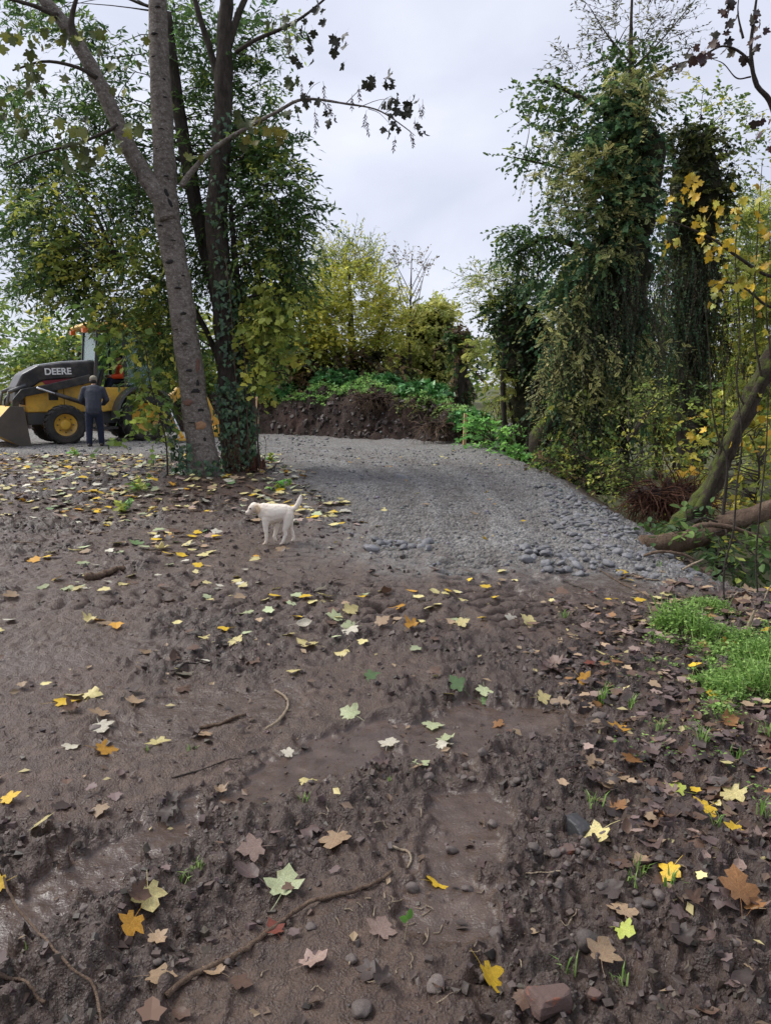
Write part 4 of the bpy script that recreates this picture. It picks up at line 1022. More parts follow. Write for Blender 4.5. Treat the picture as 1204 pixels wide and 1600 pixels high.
leafy('yellow_bush', 'yellowing broad-leaved bush behind the bank, right of the dark trunk', 'bush', 450, 26.5,
      stems=[([(450, 625), (448, 560), (455, 500)], [0.1, 0.07, 0.03])],
      layers=[([(455, 500, 46, 50, 25.6, 28, 110), (440, 550, 46, 36, 25.6, 28, 90), (410, 500, 40, 60, 26, 28, 80), (490, 540, 26, 30, 25.6, 27, 40)], 'oval', 0.15, [(0.62, 0.56, 0.09, 3), (0.52, 0.53, 0.10, 4), (0.34, 0.38, 0.08, 4)], 9, (0.5, 0.9), 0.4, 0.4, 0.2),
              ([(450, 590, 60, 20, 25.4, 27, 90)], 'ivy', 0.12, PAL_BROWN, 8, (0.4, 0.8), 0.5, 0.4, 0.3)], seed=209, nbr=40)
leafy('green_bush', 'green and yellow bush seen between the loader and the maple trunk', 'bush', 240, 27,
      stems=[([(240, 650), (240, 600), (245, 540)], [0.1, 0.08, 0.03])],
      layers=[([(240, 560, 60, 50, 26, 29, 130), (280, 590, 40, 36, 26, 28, 60), (200, 600, 50, 30, 26, 28, 60), (320, 560, 40, 60, 26, 29, 90), (260, 500, 50, 30, 26, 29, 60)], 'oval', 0.16, PAL_LIME + PAL_MID, 9, (0.5, 1.0), 0.4, 0.3, 0.3)], seed=210, nbr=40)
leafy('green_bush', 'broad dull green bush behind the cab of the loader', 'bush', 120, 31,
      stems=[([(120, 650), (120, 600), (125, 540)], [0.1, 0.08, 0.03])],
      layers=[([(110, 560, 90, 36, 30, 33, 190), (60, 590, 60, 26, 30, 33, 80), (170, 560, 40, 50, 30, 33, 90)], 'oval', 0.18, PAL_MID, 9, (0.5, 1.1), 0.4, 0.3, 0.3)], seed=211, nbr=30)

# woodland behind on the right
for i, (px, Y, top, wid, n, pal, lab) in enumerate([
        (1030, 24, 420, 50, 130, PAL_MID, 'slim yellow-green tree in the wood behind the two ivy-clad trees'),
        (1130, 22, 380, 56, 150, PAL_YEL, 'yellowing tree in the wood above the uprooted root ball'),
        (1185, 20, 300, 56, 230, PAL_LIME, 'lime tree with hanging vines at the right edge of the wood'),
        (1060, 27, 600, 60, 110, PAL_YEL, 'low yellow thicket tree deep in the wood on the right'),
        (1235, 17, 380, 64, 230, PAL_LIME, 'leafy tree whose left side shows at the right frame edge'),
        (930, 28, 590, 60, 80, PAL_MID, 'dim tree deep behind the foot of the tallest tree')]):
    h0 = (top + 690) / 2; hh = (690 - top) / 2
    leafy('woodland_tree', lab, 'tree', px, Y,
          stems=[([(px, 730), (px - 4, 640), (px + 3, (640 + top) / 2), (px + 6, top + 20)], [0.16, 0.13, 0.10, 0.03]), ([(px - 30, 725), (px - 26, 640), (px - 18, top + 90)], [0.05, 0.04, 0.02]), ([(px + 22, 735), (px + 28, 600), (px + 16, top + 70)], [0.06, 0.05, 0.02])],
          layers=[([(px, h0 - hh * .35, wid, hh * .65, Y - 1, Y + 1.5, int(n * 1.6)), (px + 10, h0 + hh * .5, wid, hh * .5, Y - 1, Y + 1.5, int(n * 1.5))], 'oval' if i % 2 else 'pinnate', 0.13 if i % 2 else 0.26, pal, 8 if i % 2 else 4, (0.4, 0.9), 0.5, 0.4, 0.1)],
          strands=[([(px, h0, wid, hh * .6, Y - 1.2, Y - .4, 34)], (0.8, 2.2), 0.055, PAL_BROWN + PAL_MID, 16)], seed=220 + i, nbr=40, group='trees of the wood on the right')
# undergrowth along the drop beside the track
for i, (px, Y, ells, pal, tpl, size, lab) in enumerate([
        (905, 13.6, [(900, 735, 56, 26, 13.0, 14.6, 90), (870, 715, 30, 30, 13.4, 14.6, 50), (945, 750, 40, 26, 12.4, 13.8, 50)], PAL_MID + PAL_BROWN, 'oval', 0.07, 'low mixed undergrowth at the foot of the tallest tree beside the gravel'),
        (985, 12.2, [(1000, 690, 50, 46, 11.6, 13, 80), (970, 740, 40, 30, 11.6, 12.6, 50), (1010, 640, 40, 40, 11.6, 13, 40)], PAL_LIME + PAL_MID, 'quad', 0.07, 'thin yellow-green thicket between the ivy-clad trees and the root ball'),
        (1120, 11.5, [(1110, 700, 60, 60, 10.8, 12.4, 70), (1150, 640, 50, 60, 10.8, 12.4, 60), (1190, 720, 40, 60, 10.5, 12, 60)], PAL_YEL + PAL_MID, 'oval', 0.08, 'yellow-leaved thicket behind the leaning mossy trunk'),
        (775, 18.6, [(775, 690, 30, 24, 18, 19.4, 70), (750, 670, 20, 20, 18.6, 19.6, 40), (800, 715, 26, 16, 17, 18.4, 40)], PAL_NETTLE, 'ivy', 0.10, 'dark green brambles spilling over the track edge behind the stake'),
        (1130, 7.6, [(1120, 850, 30, 30, 7.0, 8.2, 26), (1170, 870, 40, 40, 6.8, 8, 36), (1070, 830, 30, 20, 7.2, 8.2, 16)], PAL_DARK + [(0.10, 0.16, 0.04, 3)], 'oval', 0.09, 'broad-leaved brambles under the fallen log'),
        (1180, 10, [(1190, 690, 30, 40, 9.4, 10.6, 22), (1160, 780, 40, 40, 9.4, 10.6, 26), (1100, 760, 30, 26, 9.4, 10.6, 12)], PAL_YEL, 'maple', 0.10, 'young maple shrub with yellow leaves behind the leaning trunk')]):
    leafy('undergrowth', lab, 'shrub', px, Y, stems=[([(px, 790), (px + 5, 740), (px - 4, 690)], [0.02, 0.014, 0.006])],
          layers=[(ells, tpl, size, pal, 8, (0.25, 0.6), 0.4, 0.3, 0.3)], seed=240 + i, nbr=40, part='foliage')

# leaning mossy tree with yellow leaves: its trunk leaves the picture at the right, its boughs come back in above
rng = np.random.default_rng(31)
YM = 8.2
bM = ground_at(P(1035, 850, YM)); bM[2] -= 0.1
tM = thing('leaning_maple', 'mossy leaning maple with yellow leaves at the right edge', 'tree', bM)
trM = PL([(1012, 868), (1040, 845), (1075, 808), (1105, 770), (1128, 720), (1152, 665), (1180, 610), (1210, 545), (1250, 450), (1275, 330), (1280, 150), (1285, -60)], YM)
tube_obj('trunk', trM, [0.15, 0.13, 0.11, 0.10, 0.092, 0.092, 0.096, 0.10, 0.10, 0.09, 0.08, 0.05], M['bark_mossy'], tM, bM, n=110, sides=24, bump=0.05, bscale=9)
trM2 = PL([(1088, 800), (1112, 755), (1140, 690), (1170, 628), (1190, 590)], YM - 0.12)
tube_obj('stem', trM2, [0.05, 0.045, 0.04, 0.035, 0.03], M['bark_mossy'], tM, bM, n=24, sides=10, bump=0.01, bscale=8)
def bough(pts, r, leaves, cols, size, Y=YM, nm='branch', mat='bark_dark'):
    q = PL(pts, Y); o = tube_obj(nm, q, [r, r * .75, r * .5, r * .25], M[mat], tM, bM, n=26, sides=8, bump=r * .15, bscale=9)
    for (px, py, sx, sy, n) in leaves:
        for _ in range(n):
            leaf_child(o, P(px + rng.normal() * sx, py + rng.normal() * sy, Y + rng.normal() * .25), rng.uniform(*size), cols[rng.integers(len(cols))], rng, bM)
    return o
YC = [(0.62, 0.44, 0.035), (0.56, 0.36, 0.03), (0.50, 0.44, 0.06), (0.58, 0.40, 0.04), (0.42, 0.40, 0.06)]
bough([(1262, 420), (1204, 432), (1150, 400), (1110, 372), (1060, 350), (1040, 345)], 0.022, [(1075, 290, 14, 12, 9), (1060, 310, 12, 8, 7), (1048, 380, 9, 6, 6), (1030, 338, 5, 4, 3), (1095, 345, 16, 12, 12), (1125, 375, 16, 14, 16), (1140, 330, 14, 14, 9)], YC, (0.05, 0.095))
bough([(1255, 470), (1204, 480), (1165, 452), (1130, 440), (1110, 450)], 0.018, [(1115, 385, 16, 12, 12), (1180, 415, 14, 12, 14), (1120, 450, 10, 10, 12), (1170, 445, 20, 14, 14), (1190, 470, 10, 16, 8), (1150, 300, 18, 16, 8), (1185, 350, 12, 20, 8)], YC + [(0.30, 0.34, 0.06)], (0.05, 0.095))
PC = [(0.055, 0.032, 0.035), (0.04, 0.03, 0.028), (0.075, 0.04, 0.03), (0.06, 0.05, 0.03)]
bough([(1280, 260), (1220, 195), (1200, 155), (1180, 130), (1172, 80), (1178, 20), (1185, -30)], 0.035, [(1150, 20, 16, 14, 9), (1190, 30, 10, 14, 7), (1180, 70, 10, 12, 5), (1190, 185, 10, 16, 6)], PC, (0.06, 0.10))
bough([(1182, 130), (1165, 90), (1130, 72), (1095, 88), (1050, 105), (1035, 112)], 0.016, [(1080, 85, 9, 7, 7), (1100, 80, 10, 8, 8), (1125, 60, 8, 14, 7), (1140, 20, 10, 14, 6), (1060, 105, 8, 6, 5), (1160, 85, 6, 6, 3)], PC, (0.06, 0.10))
bough([(1172, 120), (1150, 122), (1130, 100), (1112, 92)], 0.009, [], PC, (0.1, 0.1))
bough([(1160, 60), (1152, 20), (1155, -20)], 0.012, [], PC, (0.1, 0.1))
for pts in [[(1165, 640), (1150, 600), (1155, 520), (1148, 400), (1156, 300)], [(1130, 720), (1112, 640), (1108, 560), (1100, 470)], [(1190, 600), (1176, 500), (1182, 380), (1190, 250)], [(1120, 735), (1130, 660), (1128, 560)], [(1204, 560), (1196, 480), (1200, 380)]]:
    bough(pts, 0.012, [], PC, (.1, .1), YM - 0.1, 'hanging_vine', 'bark_mossy')
# more leaves low on the tree
bough([(1150, 690), (1175, 670), (1200, 655)], 0.008, [(1175, 690, 16, 10, 6), (1190, 640, 10, 14, 4), (1090, 690, 10, 8, 4), (1120, 670, 14, 10, 4)], YC + [(0.28, 0.33, 0.07)], (0.06, 0.10))

# fallen log and snapped branches
lg = ground_at(P(1040, 850, 7.6))
tl = thing('fallen_log', 'smooth fallen log lying out to the right frame edge below the leaning trunk', 'log', lg)
q = PL([(1000, 852), (1040, 850), (1090, 840), (1130, 818), (1175, 806), (1230, 785), (1300, 760)], 7.6)
tube_obj('log', q, [0.10, 0.105, 0.10, 0.095, 0.095, 0.09, 0.09], M['bark_twig'], tl, lg, n=60, sides=18, bump=0.025, bscale=8)
for nm, lab, pts, r, mt, Y in [
        ('snapped_branch', 'snapped brown branch with a pale torn end beside the log', [(1062, 842), (1090, 822), (1130, 822), (1165, 832), (1210, 850)], 0.028, 'bark_twig', 7.2),
        ('fallen_branch', 'thin dark branch lying just below the log', [(1005, 868), (1030, 862), (1065, 866), (1085, 875)], 0.014, 'bark_twig', 6.7),
        ('fallen_branch', 'thin grey branch poking up from brush below the log', [(1065, 890), (1080, 882), (1098, 874)], 0.010, 'bark_pale', 6.3),
        ('broken_stick', 'short broken pale stick standing above the clover patch', [(1164, 992), (1172, 970), (1178, 954)], 0.016, 'bark_pale', 4.9),
        ('thin_sapling', 'thin bare dark sapling arching up in front of the log', [(1140, 975), (1130, 930), (1132, 880), (1145, 830), (1150, 760), (1158, 690), (1150, 600)], 0.008, 'bark_dark', 5.6),
        ('thin_sapling', 'second bare stem further right of the arching sapling', [(1186, 960), (1180, 880), (1186, 800), (1196, 700), (1200, 600)], 0.007, 'bark_dark', 5.9)]:
    q = PL(pts, Y); o = np.array(q[0]); a_ = Acc(); add_tube(a_, q - o, [r, r * .9, r * .55], None, n=24, sides=8, bump=r * .25, bscale=14)
    ob = a_.build(nm, M[mt]); ob.location = o; tag(ob, lab, 'branch' if 'sapling' not in nm else 'sapling')

# uprooted root ball
def root_mass(name, label, loc, size, n, seed, mat='rust_root', soil='bank_soil', rr=(0.004, 0.014)):
    r = np.random.default_rng(seed); th = thing(name, label, 'roots', loc)
    bm = bmesh.new(); bmesh.ops.create_icosphere(bm, subdivisions=4, radius=1)
    for v in bm.verts:
        k = float(vn3(np.array([[v.co.x * 2, v.co.y * 2, v.co.z * 2]]), seed)[0]) + 0.6 * float(vn3(np.array([[v.co.x * 6, v.co.y * 6, v.co.z * 6]]), seed + 1)[0])
        v.co = Vector((v.co.x * size[0], v.co.y * size[1], v.co.z * size[2])) * (0.55 + 0.7 * k)
    me = bpy.data.meshes.new('soil_lump'); bm.to_mesh(me); bm.free(); me.materials.append(M[soil]); link('soil_lump', me, th, (0, 0, size[2] * .4))
    a_ = Acc()
    for _ in range(n):
        d = unit(r.normal(size=3)); d[1] = -abs(d[1]); p = d * np.array(size) * r.uniform(.1, .9) + [0, 0, size[2] * .35]
        v = unit(d * 1.0 + r.normal(size=3) * .55 + [0, 0, -.25]); pts = [p]; L_ = size[0] * r.uniform(.15, .42) * (2.0 if r.random() < .12 else 1)
        for _k in range(4):
            v = unit(v + r.normal(size=3) * .30 + [0, 0, -.10]); p = p + v * L_ * .5; pts.append(p)
        w = r.uniform(*rr) * (1.0 if r.random() < .85 else 2.0); add_tube(a_, pts, [w, w * .6, w * .15], None, n=8, sides=4)
    o = a_.build('roots', M[mat], th); o['kind'] = 'stuff'
    return th
root_mass('root_ball', 'rusty brown uprooted root ball beside the gravel edge', P(1040, 790, 9.3), (0.62, 0.42, 0.26), 760, 301, rr=(.002, .008))
root_mass('root_clump', 'clump of pale dry roots on top of the earth bank', P(583, 628, 23.0), (0.75, 0.45, 0.22), 240, 302, 'bark_twig', rr=(.004, .012))
root_mass('root_clump', 'straggling root clump at the right end of the bank by the stake', P(690, 668, 20.9), (0.85, 0.35, 0.16), 200, 303, 'bark_twig', rr=(.004, .012))

# ---- green growth on the bank and far wood
rng = np.random.default_rng(41)
n = 9000
x = rng.uniform(-10, 3.6, n); y = bank_y(x) + 1.05 + rng.random(n) ** 1.4 * 8.0
k = (fbm2(x * .8, y * .8, 3, 88) + 0.55 * sm(1.1, 1.9, y - bank_y(x)) > 0.12)
x, y = x[k], y[k]; n = len(x); z = HB(x, y)
acc = Acc(); c = np.stack([x, y, z], 1)
sprays(acc, None, c, rnd_dirs(n, rng, 0.9), rng.uniform(0.14, 0.42, n), 7, 'oval', 0.085, [(0.22, 0.42, 0.10, 4), (0.30, 0.50, 0.14, 4), (0.38, 0.56, 0.20, 3), (0.14, 0.30, 0.08, 2)], rng, droop=0.5, hang=0.1, splay=1.2)
xx = rng.uniform(0.2, 2.6, 240); yy = bank_y(xx) + rng.uniform(0.8, 1.3, 240)      # straggling over the face
sprays(acc, None, np.stack([xx, yy, HB(xx, yy)], 1), rnd_dirs(240, rng, 0.2, np.array([0, -.5, 0])), rng.uniform(.15, .35, 240), 6, 'oval', 0.09, [(0.13, 0.19, 0.05, 3), (0.20, 0.22, 0.07, 2), (0.15, 0.12, 0.06, 2)], rng, droop=.6)
o = acc.build('weeds', M['foliage'], smooth=False); tag(o, 'bright green nettles covering the top of the earth bank', 'weeds', kind='stuff')
for px, py, Y, rx, rz, lab in [(523, 588, 25.5, 0.75, 0.42, 'round dark green leafy clump standing highest on the bank'), (660, 606, 23.6, 0.75, 0.36, 'broad dark green clump on the bank left of the stake'), (600, 607, 25, 0.45, 0.2, 'small low green clump between two larger ones on the bank'),
                               (735, 655, 21, 0.6, 0.45, 'bright leafy clump sloping down behind the wooden stake'), (440, 600, 25.8, 0.7, 0.3, 'green leafy clump on the bank nearest the dark trunk')]:
    b = ground_at(P(px, py, Y)); th = thing('leafy_clump', lab, 'plant', b, group='leafy clumps on the bank')
    m = 170; d = unit(rng.normal(size=(m, 3))); d[:, 2] = np.abs(d[:, 2]); pos = d * np.array([rx, rx * .8, rz]) * rng.uniform(.75, 1.0, (m, 1))
    acc = Acc(); sprays(acc, None, pos, d + 0.3 * rng.normal(size=(m, 3)), rng.uniform(.1, .25, m), 5, 'ivy', 0.15, [(0.09, 0.25, 0.08, 4), (0.15, 0.34, 0.11, 4), (0.22, 0.42, 0.15, 1)], rng, droop=.4)
    foliage_part('foliage', acc, M['foliage_glossy'], th, (0, 0, 0))
    acc = Acc()
    for _ in range(14): 
        e = pos[rng.integers(m)]; add_tube(acc, [(e[0] * .2, e[1] * .2, -.05), e * .6, e], [0.012, 0.008, 0.004], None, n=6, sides=4)
    acc.build('stems', M['bark_twig'], th)
acc = Acc(); n = 2600
az = np.concatenate([rng.uniform(-0.75, 0.75, n)]); D = rng.uniform(58, 80, n); x = np.tan(az) * D
top = 3.2 + 3.0 * np.clip(fbm2(x * .12, D * 0, 3, 95) + .5, 0, 1) + 3.2 * sm(-22, -34, x)
c = np.stack([x, D, rng.random(n) ** .7 * top], 1)
sprays(acc, None, c, rnd_dirs(n, rng, .3), rng.uniform(.8, 1.8, n), 9, 'quad', 0.55, PAL_MID + [(0.10, 0.13, 0.06, 4)], rng, droop=.3)
o = acc.build('far_wood', M['foliage'], smooth=False); tag(o, 'distant line of green trees on the horizon', 'wood', kind='stuff')
# wooden stake
b = ground_at(P(725, 690, 20.0)); 
a_ = Acc(); box(a_, (0, 0, .40), (0.085, 0.045, 0.90)); V = a_.V[0]; 
stk = bevel_obj(a_.build('wooden_stake', simple('raw_wood', (0.72, 0.48, 0.26), .7, .25, 10, bump=.3), smooth=False), .004)
stk.location = b; stk.rotation_euler = (0, R(1.5), R(12)); tag(stk, 'upright pale wooden survey stake at the right end of the bank', 'stake')
b2 = ground_at(P(401, 620, 25.0)); o = bevel_obj(link('wooden_stake', stk.data), .004); o.location = b2; tag(o, 'pale wooden stake half hidden by the ivy-clad trunk', 'stake')
# ================================================================== BACKHOE LOADER
simple('yellow_paint', (0.80, 0.47, 0.06), 0.42, 0.12, 3, dirt=(0.20, 0.14, 0.09), dirtamt=0.85, bump=0.05)
simple('black_paint', (0.022, 0.022, 0.024), 0.40, 0.3, 4, dirt=(0.16, 0.13, 0.11), dirtamt=0.65)
simple('grey_metal', (0.075, 0.078, 0.08), 0.5, 0.3, 5, dirt=(0.14, 0.12, 0.10), dirtamt=0.4)
simple('bucket_steel', (0.075, 0.062, 0.05), 0.55, 0.35, 4, dirt=(0.15, 0.11, 0.08), dirtamt=0.6, bump=0.2)
simple('tyre_rubber', (0.028, 0.027, 0.026), 0.85, 0.25, 5, dirt=(0.12, 0.095, 0.078), dirtamt=0.7, bump=0.2)
simple('maroon', (0.22, 0.025, 0.035), 0.5, 0.2, 4)
simple('decal_white', (0.82, 0.82, 0.80), 0.5, 0.03, 3)
simple('chrome', (0.55, 0.55, 0.56), 0.25, 0.1, 4, metal=0.9)
simple('lamp_orange', (0.75, 0.16, 0.02), 0.3, 0.1, 4)
t = NT('cab_glass'); t.set(Base_Color=(0.55, 0.75, 0.74), Roughness=0.06, Transmission_Weight=0.75, IOR=1.2); M['cab_glass'] = t.m

AB = R(35)
wf = P(102, 663, 19.75)
z0 = float(H(wf[0], wf[1])) + 0.02
bo = np.array([wf[0] - math.sin(AB) * 0.80, wf[1] + math.cos(AB) * 0.80, z0])
mc = thing('backhoe_loader', 'yellow and black backhoe loader parked on the gravel at the left edge', 'loader', bo, math.pi + AB)

def wheel(lx, ly, r, w, s):
    acc = Acc(); n = 40
    prof = [(-.5, .62), (-.5, .86), (-.42, .95), (-.2, .985), (.2, .985), (.42, .95), (.5, .86), (.5, .62), (.3, .56), (-.3, .56)]
    an = np.arange(n) * 2 * math.pi / n
    V = np.array([[r * q * math.cos(a_), w * p, r * q * math.sin(a_)] for a_ in an for p, q in prof]); m = len(prof)
    F = [[i * m + j, i * m + (j + 1) % m, ((i + 1) % n) * m + (j + 1) % m, ((i + 1) % n) * m + j] for i in range(n) for j in range(m)]
    acc.add(V, F)
    for k in range(18):                                           # lugs
        for sd_ in (-1, 1):
            a_ = (k + (0.5 if sd_ > 0 else 0)) * 2 * math.pi / 18
            rows_ = []
            for u, da in ((0.02, 0.0), (0.30, 0.10), (0.52, 0.16)):
                for dd in (-0.055, 0.055):
                    for rr in (0.93, 1.035 if u < 0.5 else 0.96):
                        aa = a_ + da + dd; rows_.append((r * rr * math.cos(aa), sd_ * w * u, r * rr * math.sin(aa)))
            F_ = []
            for q in range(2):
                b_ = q * 4; F_ += [[b_, b_ + 1, b_ + 5, b_ + 4], [b_ + 2, b_ + 6, b_ + 7, b_ + 3], [b_ + 1, b_ + 3, b_ + 7, b_ + 5]]
            F_ += [[0, 2, 3, 1], [8, 9, 11, 10]]
            acc.add(rows_, F_)
    wh = link('wheel', acc.mesh('tyre', M['tyre_rubber'], False), mc, (lx, ly, r))
    acc = Acc(); prof = [(.40, .60), (.30, .60), (.22, .52), (.10, .46), (.05, .30), (.20, .27), (.26, .20), (.26, 0.001)]
    V = np.array([[r * q * math.cos(a_), s * w * p, r * q * math.sin(a_)] for a_ in an for p, q in prof]); m = len(prof)
    acc.add(V, [[i * m + j, i * m + j + 1, ((i + 1) % n) * m + j + 1, ((i + 1) % n) * m + j] for i in range(n) for j in range(m - 1)])
    acc.build('rim', M['yellow_paint'], wh)
    acc = Acc()
    for k in range(8):
        a_ = k * math.pi / 4; box(acc, (r * .38 * math.cos(a_), s * w * 0.09, r * .38 * math.sin(a_)), (.03, .05, .03))
    acc.build('wheel_nuts', M['grey_metal'], wh, smooth=False)
wheel(0, 0.80, 0.50, 0.33, 1); wheel(0, -0.80, 0.50, 0.33, -1)
wheel(-2.05, 0.78, 0.66, 0.46, 1); wheel(-2.05, -0.78, 0.66, 0.46, -1)
def pz(name, poly, y0, y1, mat, bev=0.02, parent=mc):
    V, F = prism(poly, y0, y1); return pobj(name, V, F, M[mat], parent, bev)
pz('chassis', [(-2.7, .5), (0.8, .5), (0.82, .85), (-2.7, .9)], -0.42, 0.42, 'grey_metal')
pz('front_axle', [(-.12, .42), (.12, .42), (.12, .58), (-.12, .58)], -0.66, 0.66, 'grey_metal')
pz('rear_axle', [(-2.2, .52), (-1.9, .52), (-1.9, .8), (-2.2, .8)], -0.6, 0.6, 'grey_metal')
eng = pz('engine_panel', [(-0.85, .80), (0.82, .82), (0.85, 1.45), (0.5, 1.68), (-0.85, 1.80)], -0.46, 0.46, 'yellow_paint', .03)
pz('panel_seam', [(-.1, .9), (-.085, .9), (-.085, 1.55), (-.1, 1.55)], 0.455, 0.466, 'black_paint', 0, eng)
pz('vent', [(0.05, 1.12), (0.28, 1.12), (0.28, 1.5), (0.05, 1.5)], 0.455, 0.468, 'black_paint', 0.005, eng)
hd = pz('hood', [(-0.95, 1.70), (-0.2, 1.66), (0.42, 1.60), (0.78, 1.34), (0.98, 1.02), (1.08, 1.05), (1.06, 1.45), (0.88, 1.78), (0.50, 1.99), (-0.1, 2.08), (-0.95, 2.14)], -0.50, 0.50, 'black_paint', .05)
pz('hood_top', [(-0.9, 2.13), (-0.1, 2.075), (0.45, 1.99), (0.45, 2.02), (-0.1, 2.11), (-0.9, 2.17)], -0.36, 0.36, 'chrome', .01, hd)
pz('grille', [(0.80, 1.0), (0.96, 1.02), (0.98, 1.3), (0.80, 1.3)], -0.40, 0.40, 'black_paint', .02)
pz('side_stripe', [(-0.60, 1.50), (0.30, 1.48), (0.42, 1.60), (0.3, 1.655), (-0.60, 1.70)], 0.462, 0.478, 'maroon', 0.004, eng)
cu = bpy.data.curves.new('lettering', 'FONT'); cu.body = 'DEERE'; cu.size = 0.23; cu.extrude = 0.006; cu.offset = 0.006; cu.align_x = 'CENTER'
tmp = bpy.data.objects.new('tmp', cu); COL.objects.link(tmp); dg = bpy.context.evaluated_depsgraph_get()
me = bpy.data.meshes.new_from_object(tmp.evaluated_get(dg)); bpy.data.objects.remove(tmp); me.materials.append(M['decal_white'])
o = link('lettering', me, hd, (0.02, 0.508, 1.775), (math.pi / 2, R(-2), math.pi)); o['label'] = 'white block lettering on the black hood'
# cab
cabp = pz('cab_base', [(-2.45, 0.95), (-1.0, 0.80), (-0.85, 0.85), (-0.85, 1.45), (-2.45, 1.45)], -0.70, 0.55, 'yellow_paint', .03)
pz('step', [(-1.35, .35), (-.75, .35), (-.75, .42), (-1.35, .42)], 0.5, 0.78, 'black_paint', .01)
for x0, z0_, x1, z1, y in [(-0.82, 1.45, -0.98, 2.95, 0.68), (-0.82, 1.45, -0.98, 2.95, -0.68), (-1.62, 1.45, -1.62, 2.95, 0.70), (-1.62, 1.45, -1.62, 2.95, -0.70), (-2.40, 1.45, -2.38, 2.95, 0.68), (-2.40, 1.45, -2.38, 2.95, -0.68)]:
    pz('cab_post', [(x0 - .04, z0_), (x0 + .04, z0_), (x1 + .04, z1), (x1 - .04, z1)], y - .035, y + .035, 'black_paint', .01)
rf = pz('cab_roof', [(-2.62, 2.95), (-0.72, 2.95), (-0.62, 3.02), (-0.8, 3.13), (-2.5, 3.15), (-2.65, 3.05)], -0.80, 0.80, 'yellow_paint', .04)
for x_, y_ in ((-0.66, 0.62), (-0.66, -0.62), (-2.62, 0.6)):
    pz('work_lamp', [(x_ - .06, 2.84), (x_ + .06, 2.84), (x_ + .06, 2.95), (x_ - .06, 2.95)], y_ - .08, y_ + .08, 'lamp_orange', .01)
def pane(V):
    me = bpy.data.meshes.new('window_pane')
    V = [Vector(v) for v in V]; n = (V[1] - V[0]).cross(V[3] - V[0]).normalized() * 0.006
    me.from_pydata([tuple(v + n) for v in V] + [tuple(v - n) for v in V], [], [(0, 1, 2, 3), (7, 6, 5, 4), (0, 4, 5, 1), (1, 5, 6, 2), (2, 6, 7, 3), (3, 7, 4, 0)]); me.materials.append(M['cab_glass']); link('window_pane', me, mc)
pane([(-0.84, .63, 1.5), (-0.84, -.63, 1.5), (-0.97, -.63, 2.9), (-0.97, .63, 2.9)])
pane([(-1.66, .70, 1.5), (-2.35, .69, 1.5), (-2.34, .69, 2.9), (-1.66, .70, 2.9)])
pane([(-0.88, -.70, 1.5), (-1.58, -.71, 1.5), (-1.58, -.71, 2.9), (-1.0, -.70, 2.9)])
pane([(-1.66, -.70, 1.5), (-2.35, -.69, 1.5), (-2.34, -.69, 2.9), (-1.66, -.70, 2.9)])
pane([(-2.41, .63, 1.5), (-2.41, -.63, 1.5), (-2.39, -.63, 2.9), (-2.39, .63, 2.9)])
pz('seat', [(-2.2, 1.4), (-1.55, 1.4), (-1.5, 1.52), (-2.02, 1.55), (-2.15, 2.2), (-2.28, 2.2)], -0.28, 0.24, 'black_paint', .04)
pz('control_column', [(-1.12, 1.4), (-1.0, 1.4), (-1.16, 1.95), (-1.26, 1.95)], -0.12, 0.12, 'black_paint', .02)
# rear fenders
for s in (1, -1):
    arc = [(-2.05 + 0.80 * math.cos(a_), 0.70 + 0.82 * math.sin(a_)) for a_ in np.linspace(R(-5), R(150), 16)]
    arc2 = [(-2.05 + 0.73 * math.cos(a_), 0.70 + 0.75 * math.sin(a_)) for a_ in np.linspace(R(150), R(-5), 16)]
    V, F = prism(arc + arc2, s * 0.50, s * 1.04); F = [f for f in F if len(f) == 4]
    n_ = 32; F += [[i, i + 1, n_ - 2 - i, n_ - 1 - i] for i in range(15)] + [[n_ + i, 2 * n_ - 1 - i, 2 * n_ - 2 - i, n_ + i + 1] for i in range(15)]
    pobj('fender', V, F, M['grey_metal'], mc)
# loader arms, cylinders and bucket
for s in (1, -1):
    y = s * 0.62
    pz('loader_arm', [(-0.80, 1.58), (-0.72, 1.78), (0.2, 1.55), (0.95, 1.40), (1.16, 1.15), (1.22, 0.62), (1.10, 0.55), (1.02, 1.05), (0.85, 1.22), (0.15, 1.36)], y - .05, y + .05, 'black_paint', .015)
    a_ = Acc(); add_tube(a_, [(-0.78, y * 1.12, 0.95), (0.15, y * 1.12, 1.28)], [0.055, 0.055], None, n=4, sides=12); a_.build('lift_cylinder', M['black_paint'], mc)
    a_ = Acc(); add_tube(a_, [(0.1, y * 1.12, 1.262), (0.6, y * 1.12, 1.44)], [0.03, 0.03], None, n=4, sides=10); a_.build('cylinder_rod', M['chrome'], mc)
    a_ = Acc(); add_tube(a_, [(0.8, y * .8, 1.5), (1.22, y * .8, 1.32)], [0.05, 0.05], None, n=4, sides=12); a_.build('tilt_cylinder', M['grey_metal'], mc)
    a_ = Acc(); add_tube(a_, [(1.2, y * .8, 1.34), (1.28, y * .8, 0.96)], [0.035, 0.04], None, n=4, sides=8); a_.build('tilt_link', M['grey_metal'], mc)
sidep = [(x_ - .42, z_) for x_, z_ in [(1.42, 0.98), (1.72, 1.0), (2.25, 0.42), (1.55, 0.02), (1.30, 0.02)]]
bk = pz('bucket', [(x_ - .42, z_) for x_, z_ in [(1.42, 0.96), (1.72, 0.985), (1.80, 0.90), (2.22, 0.43), (2.18, 0.36), (1.58, 0.04), (1.33, 0.04)]], -1.08, 1.08, 'yellow_paint', .02)
for s in (1, -1): pz('side_plate', sidep, s * 1.075, s * 1.11, 'bucket_steel', .006, bk)
pz('cutting_edge', [(1.68, .38), (1.94, .46), (1.92, .50), (1.66, .44)], -1.10, 1.10, 'bucket_steel', .004, bk)
